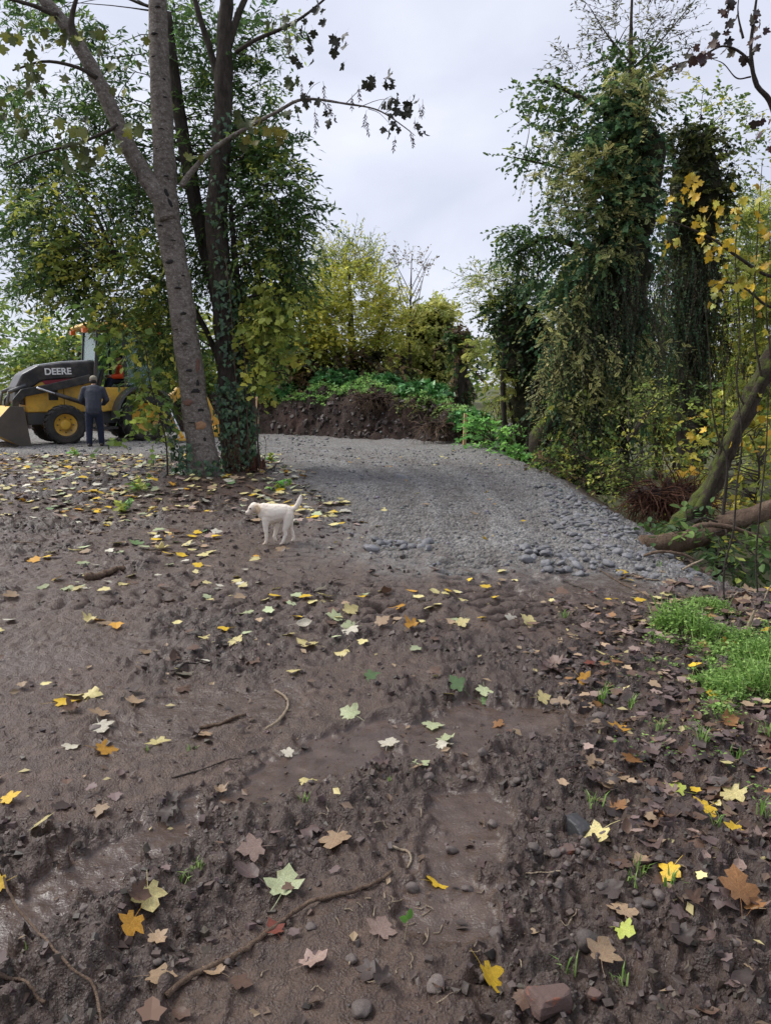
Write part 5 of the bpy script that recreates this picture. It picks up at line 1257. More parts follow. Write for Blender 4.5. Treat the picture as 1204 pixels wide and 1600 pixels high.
# digging arm at the back
pz('swing_frame', [(-2.75, .45), (-2.6, .45), (-2.6, 1.1), (-2.75, 1.1)], -0.75, 0.75, 'yellow_paint', .02)
pz('boom', [(-2.75, .7), (-2.75, 1.0), (-3.4, 1.55), (-3.95, 1.35), (-4.05, 1.15), (-3.45, 1.28)], -0.13, 0.13, 'yellow_paint', .02)
pz('dipper_arm', [(-3.9, 1.40), (-4.08, 1.32), (-4.55, 0.30), (-4.40, 0.22)], -0.10, 0.10, 'yellow_paint', .02)
pz('digging_bucket', [(-4.6, .38), (-4.35, .32), (-3.95, .12), (-3.90, .02), (-4.4, .0), (-4.75, .12)], -0.24, 0.24, 'yellow_paint', .02)
a_ = Acc(); add_tube(a_, [(-3.1, 0.0, 1.55), (-3.8, 0.0, 1.68)], [.05, .05], None, n=4, sides=10); a_.build('dipper_cylinder', M['black_paint'], mc)
for s in (1, -1):
    a_ = Acc(); add_tube(a_, [(-2.70, s * 0.75, 0.72), (-2.78, s * 1.60, 0.12)], [.075, .06], None, n=4, sides=4); a_.build('stabiliser_leg', M['yellow_paint'], mc, smooth=False)
    a_ = Acc(); add_tube(a_, [(-2.70, s * 0.72, 1.02), (-2.78, s * 1.45, 0.26)], [.03, .03], None, n=4, sides=8); a_.build('stabiliser_cylinder', M['chrome'], mc)
    a_ = Acc(); box(a_, (-2.78, s * 1.62, 0.06), (0.36, 0.30, 0.05)); bevel_obj(a_.build('stabiliser_foot', M['yellow_paint'], mc, smooth=False), .01)

# ================================================================== FIGURES
def ico(sub=2):
    bm = bmesh.new(); bmesh.ops.create_icosphere(bm, subdivisions=sub, radius=1)
    V = np.array([v.co[:] for v in bm.verts]); F = np.array([[v.index for v in f.verts] for f in bm.faces]); bm.free(); return V, F
ICO1, ICO2, ICO3 = ico(1), ico(2), ico(3)
def blob(name, chains, mat, parent, voxel=0.008, smooth=4, fur=0.0, col=None):
    """one continuous surface grown from chains of ellipsoids [(x,y,z,rx,ry,rz), ...]"""
    acc = Acc(); Vi, Fi = ICO2
    for ch in chains:
        ch = np.array([c if len(c) == 6 else (*c[:3], c[3], c[3], c[3]) for c in ch], float)
        for a0, a1 in zip(ch[:-1], ch[1:]) if len(ch) > 1 else [(ch[0], ch[0])]:
            L = np.linalg.norm(a1[:3] - a0[:3]); n = max(2, int(L / (min(a0[3:].min(), a1[3:].min()) * 0.35)) + 1)
            for u in np.linspace(0, 1, n):
                c = a0 * (1 - u) + a1 * u; acc.add(Vi * c[3:] + c[:3], Fi)
    me0 = acc.mesh('tmp', None); o = link('tmp', me0)
    m = o.modifiers.new('r', 'REMESH'); m.mode = 'VOXEL'; m.voxel_size = voxel
    dg = bpy.context.evaluated_depsgraph_get(); me = bpy.data.meshes.new_from_object(o.evaluated_get(dg)); bpy.data.objects.remove(o)
    bm = bmesh.new(); bm.from_mesh(me)
    for _ in range(smooth): bmesh.ops.smooth_vert(bm, verts=bm.verts, factor=0.5, use_axis_x=True, use_axis_y=True, use_axis_z=True)
    bm.to_mesh(me); bm.free(); me.name = name
    V = np.empty(len(me.vertices) * 3, np.float32); me.vertices.foreach_get('co', V); V = V.reshape(-1, 3)
    if fur:
        N = np.empty(len(V) * 3, np.float32); me.vertices.foreach_get('normal', N); N = N.reshape(-1, 3)
        V = V + N * (fur * (vn3(V * np.array([30, 45, 60.]), 4) + vn3(V * 110., 5)))[:, None]
        me.vertices.foreach_set('co', V.astype(np.float32).ravel())
    me.polygons.foreach_set('use_smooth', np.full(len(me.polygons), True))
    c4 = np.ones((len(V), 4), np.float32); c4[:, :3] = col(V) if col else 1.0
    at = me.color_attributes.new('Col', 'FLOAT_COLOR', 'POINT'); at.data.foreach_set('color', c4.ravel())
    me.materials.clear(); me.materials.append(mat); me.update()
    return link(name, me, parent)

t = NT('skin'); t.set(Base_Color=t.mix(t.noise(14, 4), (0.36, 0.20, 0.14), (0.46, 0.27, 0.19)), Roughness=0.5, Subsurface_Weight=0.1); M['skin'] = t.m
simple('navy_jacket', (0.038, 0.042, 0.06), 0.85, 0.25, 12, bump=0.5, bscale=14)
simple('blue_jeans', (0.014, 0.020, 0.042), 0.9, 0.3, 14, bump=0.5, bscale=16)
simple('khaki_cap', (0.28, 0.25, 0.19), 0.85, 0.15, 12); simple('boot_leather', (0.03, 0.022, 0.017), 0.6); simple('hair_dark', (0.02, 0.015, 0.012), 0.7, 0.3, 40, bump=0.5)
simple('orange_jacket', (0.85, 0.085, 0.015), 0.7, 0.15, 10, bump=0.4, bscale=14); simple('dark_cap', (0.015, 0.015, 0.017), 0.8)

def hand(cx, cy, cz, dx, dz, s):
    """palm and five unequal, slightly curled fingers; s = +1/-1 thumb side"""
    ch = [[(cx, cy, cz, .035, .024, .04), (cx + dx * .05, cy, cz + dz * .05, .03, .038, .035)]]
    for k, ln in enumerate((.075, .085, .08, .062)):
        y = cy + (k - 1.5) * .021; x1, z1 = cx + dx * .08, cz + dz * .08
        ch.append([(x1, y, z1, .0095), (x1 + dx * ln * .5, y, z1 + dz * ln * .5, .009), (x1 + dx * ln * .8 - dz * .02, y, z1 + dz * ln * .8 - .012, .008)])
    ch.append([(cx + dx * .01, cy + s * .03, cz + dz * .01, .012), (cx + dx * .05, cy + s * .062, cz + dz * .05, .0105), (cx + dx * .08, cy + s * .06, cz + dz * .085, .009)])
    return ch

# man in navy, back to the camera, leaning towards the cab (local: +y away from camera, z up)
pp = P(150, 697, 19.05); pp[2] = float(H(pp[0], pp[1])) + 0.01
man = thing('person', 'man in navy jacket, jeans and pale cap standing with his back turned by the loader', 'person', pp, R(14))
legs = []
for s, fy in ((-1, -.06), (1, .08)):
    legs.append([(s * .10, 0, .90, .10, .11, .10), (s * .125, fy * .5 + .03, .50, .072, .075, .08), (s * .13, fy, .12, .05, .05, .05), (s * .135, fy, .06, .045, .05, .045), (s * .14, fy + .14, .045, .04, .05, .035)])
tors = [[(0, 0, .92, .17, .13, .12), (0, .05, 1.10, .17, .12, .12), (0, .14, 1.30, .20, .13, .13), (0, .20, 1.44, .18, .11, .08)], [(0, .22, 1.48, .06), (0, .28, 1.57, .055)]]
headc = [[(0, .30, 1.63, .078, .095, .105)], [(0, .39, 1.62, .018, .03, .02)], [(.078, .29, 1.63, .012, .022, .032)], [(-.078, .29, 1.63, .012, .022, .032)]]
armsL = [[(-.20, .18, 1.40, .07), (-.29, .16, 1.16, .058), (-.22, .40, 1.04, .045), (-.16, .50, 1.03, .035)], [(.20, .18, 1.40, .07), (.29, .18, 1.16, .058), (.20, .42, 1.06, .045), (.14, .52, 1.05, .035)]]
hands = hand(-.14, .54, 1.03, .1, -.2, 1) + hand(.12, .56, 1.05, -.1, -.2, -1)
blob('body', [[(x[0], x[1], x[2], *[v * .92 for v in (x[3:] if len(x) == 6 else (x[3],) * 3)]) for x in c] for c in legs + tors + armsL] + headc + hands, M['skin'], man, .012, 2)
blob('jacket', [[(0, -.01, .84, .195, .15, .07), (0, 0, .94, .20, .16, .12), (0, .05, 1.12, .195, .15, .12), (0, .14, 1.31, .225, .155, .14), (0, .20, 1.44, .20, .13, .085)], [(0, .22, 1.47, .085, .085, .05)]] +
     [[(c[0][0], c[0][1], c[0][2], .092), (c[1][0], c[1][1], c[1][2], .078), (c[2][0], c[2][1], c[2][2], .062), (c[3][0] * 1.03, c[3][1] - .02, c[3][2], .052)] for c in armsL], M['navy_jacket'], man, .012, 3, .006)
blob('jeans', [[(0, 0, .88, .175, .135, .10), (0, 0, .80, .17, .13, .08)]] + [[(l[0][0], l[0][1], .86, .108, .118, .10), (l[1][0], l[1][1], l[1][2], .088, .092, .09), (l[2][0], l[2][1], .16, .075, .075, .06), (l[2][0], l[2][1] + .01, .09, .072, .078, .04)] for l in legs], M['blue_jeans'], man, .012, 2, .006)
for l in legs: blob('shoe', [[(l[3][0], l[3][1] - .05, .05, .05, .055, .05), (l[4][0], l[4][1], .042, .052, .075, .042), (l[4][0], l[4][1] + .07, .035, .045, .05, .034)]], M['boot_leather'], man, .01, 2)
blob('cap', [[(0, .30, 1.67, .092, .11, .085)]], M['khaki_cap'], man, .01, 2)
blob('cap_brim', [[(0, .41, 1.655, .07, .06, .012)]], M['khaki_cap'], man, .008, 1)
blob('hair', [[(0, .25, 1.60, .078, .06, .07)]], M['hair_dark'], man, .01, 2)

# driver in orange, seated in the cab (local: +x forward as the machine)
dl = np.array([-1.83, 0.03, 1.53]); cs, sn = math.cos(math.pi + AB), math.sin(math.pi + AB)
dp = bo + np.array([dl[0] * cs - dl[1] * sn, dl[0] * sn + dl[1] * cs, dl[2]])
drv = thing('person', 'driver in bright orange jacket and dark cap seated inside the loader cab', 'person', dp, math.pi + AB)
b_ = [[(0, 0, .10, .13, .17, .11), (.05, 0, .32, .12, .18, .12), (.10, 0, .48, .10, .17, .08)], [(.11, 0, .52, .055), (.14, 0, .60, .055)]]
lg_ = [[(0, s * .10, .09, .09), (.42, s * .14, .10, .07), (.50, s * .15, -.05, .05)] for s in (-1, 1)]
ar_ = [[(.10, s * .20, .46, .065), (.16, s * .27, .22, .055), (.40, s * .20, .20, .042), (.46, s * .18, .22, .034)] for s in (-1, 1)]
hd_ = [[(.16, 0, .70, .095, .078, .105)], [(.255, 0, .69, .03, .018, .02)], [(.15, .078, .70, .022, .012, .03)], [(.15, -.078, .70, .022, .012, .03)]]
hh_ = hand(.48, .18, .22, .2, -.05, -1) + hand(.48, -.18, .22, .2, -.05, 1)
blob('body', b_ + lg_ + ar_ + hd_ + hh_, M['skin'], drv, .012, 2)
blob('jacket', [[(0, 0, .08, .16, .20, .09), (.05, 0, .32, .15, .21, .13), (.10, 0, .48, .125, .20, .085)], [(.11, 0, .53, .08, .08, .04)]] + [[(a[0][0], a[0][1], a[0][2], .088), (a[1][0], a[1][1], a[1][2], .076), (a[2][0], a[2][1], a[2][2], .058)] for a in ar_], M['orange_jacket'], drv, .012, 3, .006)
blob('trousers', [[(0, 0, .10, .15, .18, .11)]] + [[(l[0][0], l[0][1], .09, .105), (l[1][0], l[1][1], .10, .085), (l[2][0], l[2][1], -.05, .065)] for l in lg_], M['blue_jeans'], drv, .012, 2)
blob('cap', [[(.155, 0, .745, .108, .09, .08)]], M['dark_cap'], drv, .01, 2)
blob('cap_brim', [[(.27, 0, .73, .06, .07, .012)]], M['dark_cap'], drv, .008, 1)

# ------------------------------------------------------------------ the dog, walking left in profile
t = NT('dog_fur')
c = t.mix(t.noise(9, 5, .6), (0.74, 0.66, 0.55), (0.88, 0.82, 0.73)); c = t.mix(1.0, c, t.attr('Col', 'Color'), 'MULTIPLY')
t.set(Base_Color=c, Roughness=0.8, Specular_IOR_Level=0.15); t.bump(t.noise(170, 4, .8), 0.45, 0.008); M['dog_fur'] = t.m
simple('dog_nose', (0.05, 0.028, 0.026), 0.35, .1); simple('dog_eye', (0.012, 0.008, 0.006), 0.15, .1)
dgp = G(428, 851); dgp[2] = float(H(dgp[0], dgp[1])) + 0.002
SC = dgp[1] / 1200 * 1.0 / 6.02                        # metres per enlarged pixel of the photograph
dog = thing('dog', 'cream white dog with raised tail walking left across the mud', 'dog', dgp)
def dz(zx, zy, y, rx, ry=None, rz=None):               # enlarged-photo coordinates -> local metres (x as in the picture)
    ry = rx if ry is None else ry; rz = rx if rz is None else rz
    return ((zx - 425) * SC, y * SC, (668 - zy) * SC, rx * SC, ry * SC, rz * SC)
ch = [[dz(335, 350, 0, 62, 62, 90), dz(385, 375, 0, 72, 74, 108), dz(470, 362, 0, 70, 70, 92), dz(540, 352, 0, 62, 64, 76), dz(572, 362, 0, 52, 62, 74)],           # trunk
      [dz(345, 345, 0, 56, 50, 66), dz(300, 322, -6, 46, 44, 50), dz(262, 308, -10, 44, 42, 44)],                                   # neck
      [dz(250, 300, -12, 44, 44, 46), dz(222, 318, -14, 34, 34, 36)],                                                                  # skull
      [dz(222, 330, -16, 28, 26, 30), dz(195, 350, -18, 22, 20, 22), dz(172, 358, -18, 16, 16, 16)], [dz(200, 366, -18, 16, 14, 12), dz(182, 374, -18, 11, 11, 8)],   # muzzle, jaw
      [dz(600, 325, 0, 30, 26, 26), dz(632, 318, 0, 24, 22, 22), dz(662, 280, 0, 26, 20, 26), dz(680, 240, 0, 24, 18, 28), dz(692, 200, 0, 12, 10, 18)],   # tail
      [dz(360, 420, -38, 42, 30, 56), dz(356, 490, -38, 27, 22, 34), dz(362, 560, -38, 19, 17, 24), dz(360, 625, -38, 15, 15, 18), dz(350, 655, -38, 20, 18, 13), dz(332, 659, -38, 15, 16, 9)],     # near fore leg
      [dz(430, 420, 36, 44, 30, 56), dz(455, 490, 36, 30, 22, 34), dz(440, 560, 36, 20, 17, 24), dz(424, 600, 36, 16, 15, 18), dz(436, 630, 36, 17, 16, 13), dz(446, 640, 36, 12, 13, 9)],           # far fore leg, lifted
      [dz(575, 385, -36, 48, 32, 66), dz(560, 455, -36, 38, 28, 44), dz(535, 520, -36, 24, 20, 30), dz(545, 560, -36, 17, 16, 22), dz(525, 610, -36, 15, 15, 20), dz(514, 648, -36, 17, 17, 14), dz(496, 658, -36, 16, 17, 10)],  # near hind leg
      [dz(575, 400, 36, 46, 30, 60), dz(580, 470, 36, 32, 26, 42), dz(584, 520, 36, 22, 18, 28), dz(606, 565, 36, 16, 15, 22), dz(612, 605, 36, 14, 14, 18), dz(606, 636, 36, 17, 16, 11), dz(594, 640, 36, 13, 14, 8)]]            # far hind leg
def dogcol(V):
    zx, zy = V[:, 0] / SC + 425, 668 - V[:, 2] / SC
    k = np.ones((len(V), 3)); e = np.exp(-(((zx - 285) / 34) ** 2 + ((zy - 325) / 45) ** 2))[:, None]
    return k * (1 - e * np.array([0.10, 0.22, 0.36])) * (1 - 0.30 * sm(600, 668, zy)[:, None] * np.array([1, 1.2, 1.4])) * (1 - 0.14 * (vn3(V * 14., 8) + .3)[:, None] * np.array([.6, 1, 1.4]))
blob('body', ch, M['dog_fur'], dog, 0.0062, 3, 0.0026, dogcol)
for s, y in ((-1, -56), (1, 30)):
    blob('ear', [[dz(278, 285, y, 18, 9, 16), dz(292, 312, y - 2 * -s, 20, 7, 26), dz(296, 338, y, 12, 6, 16)]], M['dog_fur'], dog, .005, 2, .002, lambda V: np.ones((len(V), 3)) * np.array([.92, .78, .60]))
    blob('eye', [[dz(215, 313, -14 + s * 31, 10, 7, 9)]], M['dog_eye'], dog, .002, 1)
blob('nose', [[dz(157, 352, -18, 12, 14, 12)]], M['dog_nose'], dog, .003, 1)
# ================================================================== THINGS LYING ON THE GROUND
rng = np.random.default_rng(51)
def gnorm(x, y, e=0.04):
    h = H(np.array([x + e, x - e, x, x]), np.array([y, y, y + e, y - e]))
    return unit(np.array([-(h[0] - h[1]) / (2 * e), -(h[2] - h[3]) / (2 * e), 1.0]))
def to_px(p):
    v = np.asarray(p, float) - np.array([0, 0, CAM_Z])
    dpt = v[..., 1] * CP - v[..., 2] * SP; up = v[..., 1] * SP + v[..., 2] * CP
    return W_PX / 2 + F_PX * v[..., 0] / dpt, H_PX / 2 - F_PX * up / dpt, dpt

LC = {'paleg': (0.42, 0.47, 0.27), 'white': (0.55, 0.52, 0.42), 'yellow': (0.62, 0.41, 0.03), 'orange': (0.50, 0.26, 0.035), 'pyel': (0.56, 0.49, 0.22), 'tan': (0.34, 0.24, 0.15), 'pink': (0.30, 0.215, 0.18),
      'mauve': (0.135, 0.095, 0.088), 'brown': (0.12, 0.072, 0.05), 'dark': (0.055, 0.040, 0.036), 'red': (0.20, 0.06, 0.04), 'green': (0.16, 0.26, 0.11), 'lime': (0.45, 0.52, 0.10), 'obrown': (0.30, 0.15, 0.06), 'grey': (0.13, 0.12, 0.115)}
def put_leaf(x, y, size, colk, label, group=None, tilt=0.25, rz=None, z=None, flatten=0.6, crump=0.0):
    n = unit(gnorm(x, y) + tilt * rng.normal(size=3) * np.array([1, 1, 0]))
    a = rng.random() * 6.283 if rz is None else rz
    d = np.array([math.cos(a), math.sin(a), 0.0]); d = unit(d - n * d.dot(n)); xx = np.cross(d, n)
    m = (CRUMPLED_ME if rng.random() < crump else LEAF_ME)[rng.integers(8)]
    e_ = size * .38; hh_ = H(np.array([x, x + e_, x - e_, x, x]), np.array([y, y, y, y + e_, y - e_])); gz = float(.65 * hh_.max() + .35 * hh_.mean())
    o = link('fallen_leaf', m, None, (x, y, gz + 0.006 + 0.02 * size))
    o.rotation_euler = Matrix((Vector(xx), Vector(d), Vector(n))).transposed().to_euler(); o.scale = (size, size, size * flatten)
    j = 1 + 0.12 * rng.normal(); c = LC[colk]; o.color = (c[0] * j, c[1] * j, c[2] * j, 1)
    tag(o, label, 'leaf', group); return o
hero = [
 (440, 1405, 56, 'paleg', 'large pale green maple leaf lying flat beside the long brown twig'), (753, 1535, 54, 'yellow', 'bright yellow leaf with dark blotch near the bottom of the mud'), (592, 1463, 44, 'pink', 'pale pinkish leaf just left of the white-stemmed seedling'),
 (474, 1517, 44, 'pink', 'pinkish tan leaf lying below the long brown twig'), (434, 1463, 30, 'red', 'small reddish leaf touching the long brown twig'), (212, 1450, 40, 'orange', 'orange-brown rounded leaf in the lower left mud'), (235, 1528, 42, 'tan', 'tan leaf torn flat near the bottom left'),
 (345, 1523, 34, 'tan', 'grey-tan leaf at the lower end of the long brown twig'), (408, 1338, 42, 'pink', 'pinkish leaf above the large pale green leaf'), (405, 1378, 52, 'mauve', 'long curled brown leaf left of the large pale green leaf'), (527, 1308, 50, 'tan', 'yellow and brown leaf in the middle of the crumbly soil'),
 (674, 1382, 40, 'yellow', 'folded bright yellow leaf beside the curled pale root'), (232, 1408, 46, 'pyel', 'thin curled yellow leaf at the edge of the smooth rut'), (66, 1292, 36, 'pyel', 'pale yellow leaf above the smooth rut at the left'), (8, 1392, 30, 'yellow', 'yellow leaf cut by the left edge beside the long vine'),
 (5, 1252, 30, 'yellow', 'yellow-green leaf cut by the left edge above the rut'), (90, 1100, 44, 'yellow', 'deep yellow leaf under a pale one at the left'), (105, 1088, 38, 'pyel', 'pale leaf lying on the deep yellow one at the left'), (153, 1174, 34, 'orange', 'orange-yellow star-shaped leaf on the left mud'), (155, 1136, 38, 'white', 'whitish leaf with its stalk pointing right on the left mud'),
 (102, 1170, 30, 'white', 'small white leaf left of the orange-yellow star-shaped one'), (574, 1057, 42, 'green', 'green oval leaf alone in the middle of the mud'), (555, 1120, 36, 'paleg', 'pale green leaf below the green oval one'), (677, 1131, 34, 'paleg', 'pale green leaf at the left rim of the middle wet patch'), (722, 1075, 34, 'green', 'dull green leaf above the middle wet patch'),
 (755, 1082, 28, 'paleg', 'pale leaf overlapping green one above the middle wet patch'), (752, 1098, 28, 'green', 'small green leaf just above the middle wet patch'), (840, 1093, 26, 'pyel', 'pale yellow leaf right of the middle wet patch'), (697, 1160, 28, 'paleg', 'greenish pale leaf at the lower rim of the middle wet patch'), (650, 1195, 30, 'paleg', 'upturned green-white leaf on the soil ridge'),
 (456, 1181, 22, 'white', 'tiny pale leaf alone on the smooth mud'), (783, 1135, 26, 'obrown', 'upright orange-brown leaf in the middle wet patch'), (491, 1010, 38, 'pyel', 'pale yellow leaf above the curved stick'), (250, 1272, 40, 'dark', 'dark curled leaf at the upper rim of the left rut'), (940, 1302, 54, 'pyel', 'long pale yellow leaf leaning beside the dark stone'),
 (1108, 1262, 38, 'yellow', 'bright yellow leaf on the right litter'), (1066, 1240, 34, 'lime', 'pale lime leaf above the long pale one on the right'), (1155, 1245, 40, 'pyel', 'wide pale leaf near the right edge'), (1052, 1363, 34, 'yellow', 'yellow leaf curled over thin grass on the right'), (975, 1438, 42, 'tan', 'tan three-fingered leaf above the round brown stone'),
 (967, 1460, 30, 'lime', 'lime leaf just below the tan three-fingered one'), (938, 1505, 48, 'tan', 'twisted tan leaf below the round brown stone'), (1155, 1415, 54, 'obrown', 'glossy orange-brown leaf low at the right edge'), (1150, 1325, 46, 'mauve', 'broad mauve leaf on the right litter'), (968, 1135, 32, 'orange', 'orange-yellow leaf beside the round stone on the right'),
 (1192, 1043, 34, 'yellow', 'golden leaf caught in the clover at the right edge'), (1125, 1018, 26, 'orange', 'orange leaf resting in the middle of the clover'), (1078, 1067, 30, 'pyel', 'yellow leaf below the clover patch'), (905, 1065, 28, 'orange', 'orange leaf at the left side of the right litter'), (880, 1102, 36, 'tan', 'tan leaf left of the round stone'), (830, 993, 30, 'pyel', 'pale leaf on the wet track left of the clover'),
 (715, 975, 24, 'pyel', 'pale leaf on soil above the green dull leaf'), (800, 968, 26, 'white', 'whitish leaf at the right end of the ribbed tracks'), (590, 975, 28, 'tan', 'tan leaf below the ribbed wheel marks'), (540, 960, 28, 'pyel', 'pale yellow leaf at the left of the ribbed wheel marks'), (660, 1217, 1, 'dark', ''),
 (1000, 970, 30, 'pyel', 'pale leaf beside a fallen twig left of the clover'), (915, 1040, 26, 'red', 'reddish leaf on the track left of the clover'), (1075, 1110, 30, 'mauve', 'mauve leaf pair under the clover edge'), (1010, 1190, 40, 'mauve', 'large mauve leaf in the middle of the right litter'), (1060, 1180, 30, 'brown', 'brown curled leaf in the middle of the right litter'), (700, 1560, 1, 'dark', '')]
taken = []
for px, py, w, ck, lab in hero:
    if not lab: continue
    g = G(px, py); D = math.hypot(g[0], g[1]); D = math.sqrt(D * D + 1.6 ** 2)
    put_leaf(g[0], g[1], w / F_PX * D / 1.18, ck, lab, tilt=0.14, crump=0.8 if ck in ('mauve', 'brown', 'dark') else 0.0); taken.append(g)

# random leaves by area; the ones that show largest become single things, the others one litter object
zones = []
def zone(n, fx, fy, cond, size, cols, zname, alive): zones.append((n, fx, fy, cond, size, cols, zname, alive))
U = rng.uniform
zone(3600, (-9, 0.2), (7.2, 17.3), lambda x, y: (road_in(x, y) < 0.05) & (vn2(x * .9, y * .9, 3) + 0.4 * sm(7, 12, y) > 0.0), (0.07, 0.15), [('pyel', 8), ('yellow', 2), ('paleg', 3), ('tan', 5), ('white', 5), ('brown', 4), ('orange', 1.0), ('green', .6), ('pink', 3), ('dark', 2)], 'left', 0)
zone(220, (-4.5, 0.6), (4.4, 7.4), lambda x, y: vn2(x * 1.3, y * 1.3, 4) > -0.05, (0.06, 0.12), [('pyel', 6), ('paleg', 4), ('yellow', 2), ('tan', 2), ('white', 3), ('orange', 1), ('brown', 2)], 'leftmid', 0)
zone(130, (-1.6, 2.5), (6.3, 19), lambda x, y: road_in(x, y) > 0, (0.09, 0.15), [('pyel', 5), ('yellow', 4), ('tan', 2), ('orange', 2)], 'road', 0)
zone(1300, (0.85, 3.3), (2.0, 5.4), lambda x, y: (x / y > 0.24 + 0.10 * vn2(x * 2, y * 2, 6)) & (x / y < .62), (0.035, 0.085), [('mauve', 9), ('brown', 7), ('dark', 5), ('pink', 3), ('tan', 2), ('obrown', 2.0), ('yellow', 0.45), ('pyel', 0.7)], 'right', 0)
zone(420, (2.0, 4.6), (5.0, 8.5), lambda x, y: road_in(x, y) < -.1, (0.07, 0.12), [('brown', 6), ('mauve', 4), ('tan', 3), ('yellow', 1), ('pyel', 2)], 'slope', 0)
zone(80, (-1.8, 1.0), (1.7, 3.0), lambda x, y: wet_mask(x, y) < .3, (0.03, 0.075), [('brown', 6), ('mauve', 5), ('dark', 6), ('tan', 2)], 'near', 0)
zone(70, (-2.8, 1.6), (2.8, 4.8), lambda x, y: vn2(x, y, 9) > -.2, (0.05, 0.10), [('brown', 4), ('mauve', 3), ('dark', 4), ('pyel', 3), ('tan', 3), ('white', 1)], 'mid', 0)
zone(60, (-0.9, 2.0), (4.8, 6.4), lambda x, y: vn2(x, y, 19) > -.3, (0.04, 0.10), [('brown', 4), ('pyel', 3), ('tan', 4), ('yellow', 2), ('red', 1)], 'tracks', 0)
cand = []
for n, fx, fy, cond, size, cols, zn, _ in zones:
    x, y = U(*fx, n), U(*fy, n); k = cond(x, y); x, y = x[k], y[k]
    s = U(*size, len(x)); w = np.array([c[1] for c in cols], float); ci = rng.choice(len(cols), len(x), p=w / w.sum())
    z = H(x, y)
    px, py, dd = to_px(np.stack([x, y, z], 1))
    for i in range(len(x)): cand.append((s[i] / dd[i] if -5 < px[i] < 1210 and py[i] < 1600 else 0, x[i], y[i], z[i], s[i], cols[ci[i]][0], zn))
cand.sort(reverse=True)
ZL = {'left': 'leaf in the litter under the trees on the left', 'leftmid': 'leaf scattered on the mud in front of the dog', 'road': 'leaf on the grey gravel track', 'right': 'leaf in the litter at lower right', 'slope': 'leaf on the slope under the fallen log', 'near': 'leaf in the soil along the bottom edge', 'mid': 'leaf in the open middle mud', 'tracks': 'leaf beside the ribbed wheel marks'}
CN = {'pyel': 'pale yellow', 'yellow': 'bright yellow', 'paleg': 'pale green', 'tan': 'tan', 'white': 'whitish', 'brown': 'brown', 'orange': 'orange', 'green': 'green', 'pink': 'pinkish', 'mauve': 'mauve', 'dark': 'dark', 'obrown': 'orange-brown', 'red': 'red', 'lime': 'lime', 'grey': 'grey'}
NSINGLE = 300 - len(taken)
for q in cand[:NSINGLE]:
    size_ = 'large ' if q[4] > .075 and q[6] in ('right', 'near', 'mid') or q[4] > .125 else ('small ' if q[4] < .055 else '')
    part_ = ''
    if q[6] == 'right': part_ = ', near the clover' if q[2] > 3.9 else (', by the frame edge' if q[1] / q[2] > .42 else ', beside the crumbly soil') if q[2] > 2.7 else ', in the lowest corner'
    if q[6] in ('near', 'mid'): part_ = ', left of the long twig' if q[1] / q[2] < -.2 else ', right of the seedling' if q[1] / q[2] > .06 else ', in the centre'
    lab = size_ + 'fallen ' + CN[q[5]] + ' ' + ZL[q[6]] + part_
    if len(lab.split()) > 16: lab = lab[len(size_):]
    put_leaf(q[1], q[2], q[4], q[5], lab, lab.replace('leaf', 'leaves', 1), tilt=0.16, flatten=0.45, crump=0.75 if q[5] in ('mauve', 'brown', 'dark', 'obrown', 'red', 'pink') else 0.3)
acc = Acc(); Q = cand[NSINGLE:]
pos = np.array([[q[1], q[2], q[3] + 0.012 + 0.02 * rng.random()] for q in Q]); sz = np.array([q[4] for q in Q])
cl = np.array([LC[q[5]] for q in Q]) * (1 + 0.2 * rng.normal(size=(len(Q), 1)))
an = rng.random(len(Q)) * 6.283
put_leaves(acc, pos, np.stack([np.cos(an), np.sin(an), 0.15 * rng.normal(size=len(Q))], 1), np.array([0, 0, 1.0]) + 0.2 * rng.normal(size=(len(Q), 3)), sz, 'maple', np.clip(cl, .01, .85))
m = 2600                                        # broken bits of leaf
x = np.concatenate([U(-9, 0, m), U(0.8, 3.4, m), U(2, 4.5, m // 2), U(-2, 2, m // 2)]); y = np.concatenate([U(7, 17, m), U(1.9, 5.4, m), U(5, 9, m // 2), U(1.6, 6, m // 2)])
k = (road_in(x, y) < 0.05) & ((x / y > .22) | (y > 7) | (rng.random(len(x)) < .5)); x, y = x[k], y[k]; M_ = len(x); an = rng.random(M_) * 6.283
put_leaves(acc, np.stack([x, y, H(x, y) + .006], 1), np.stack([np.cos(an), np.sin(an), .2 * rng.normal(size=M_)], 1), np.array([0, 0, 1.0]) + .5 * rng.normal(size=(M_, 3)), U(.015, .06, M_), 'quad', np.clip(pick_cols([(0.12, 0.08, 0.055, 5), (0.06, 0.042, 0.035, 6), (0.25, 0.18, 0.11, 2), (0.4, 0.34, 0.16, 1)], M_, rng), .01, .8))
tag(acc.build('leaf_litter', M['litter'], smooth=False), 'small scattered autumn leaves and leaf scraps over the mud', 'leaf litter', kind='stuff')

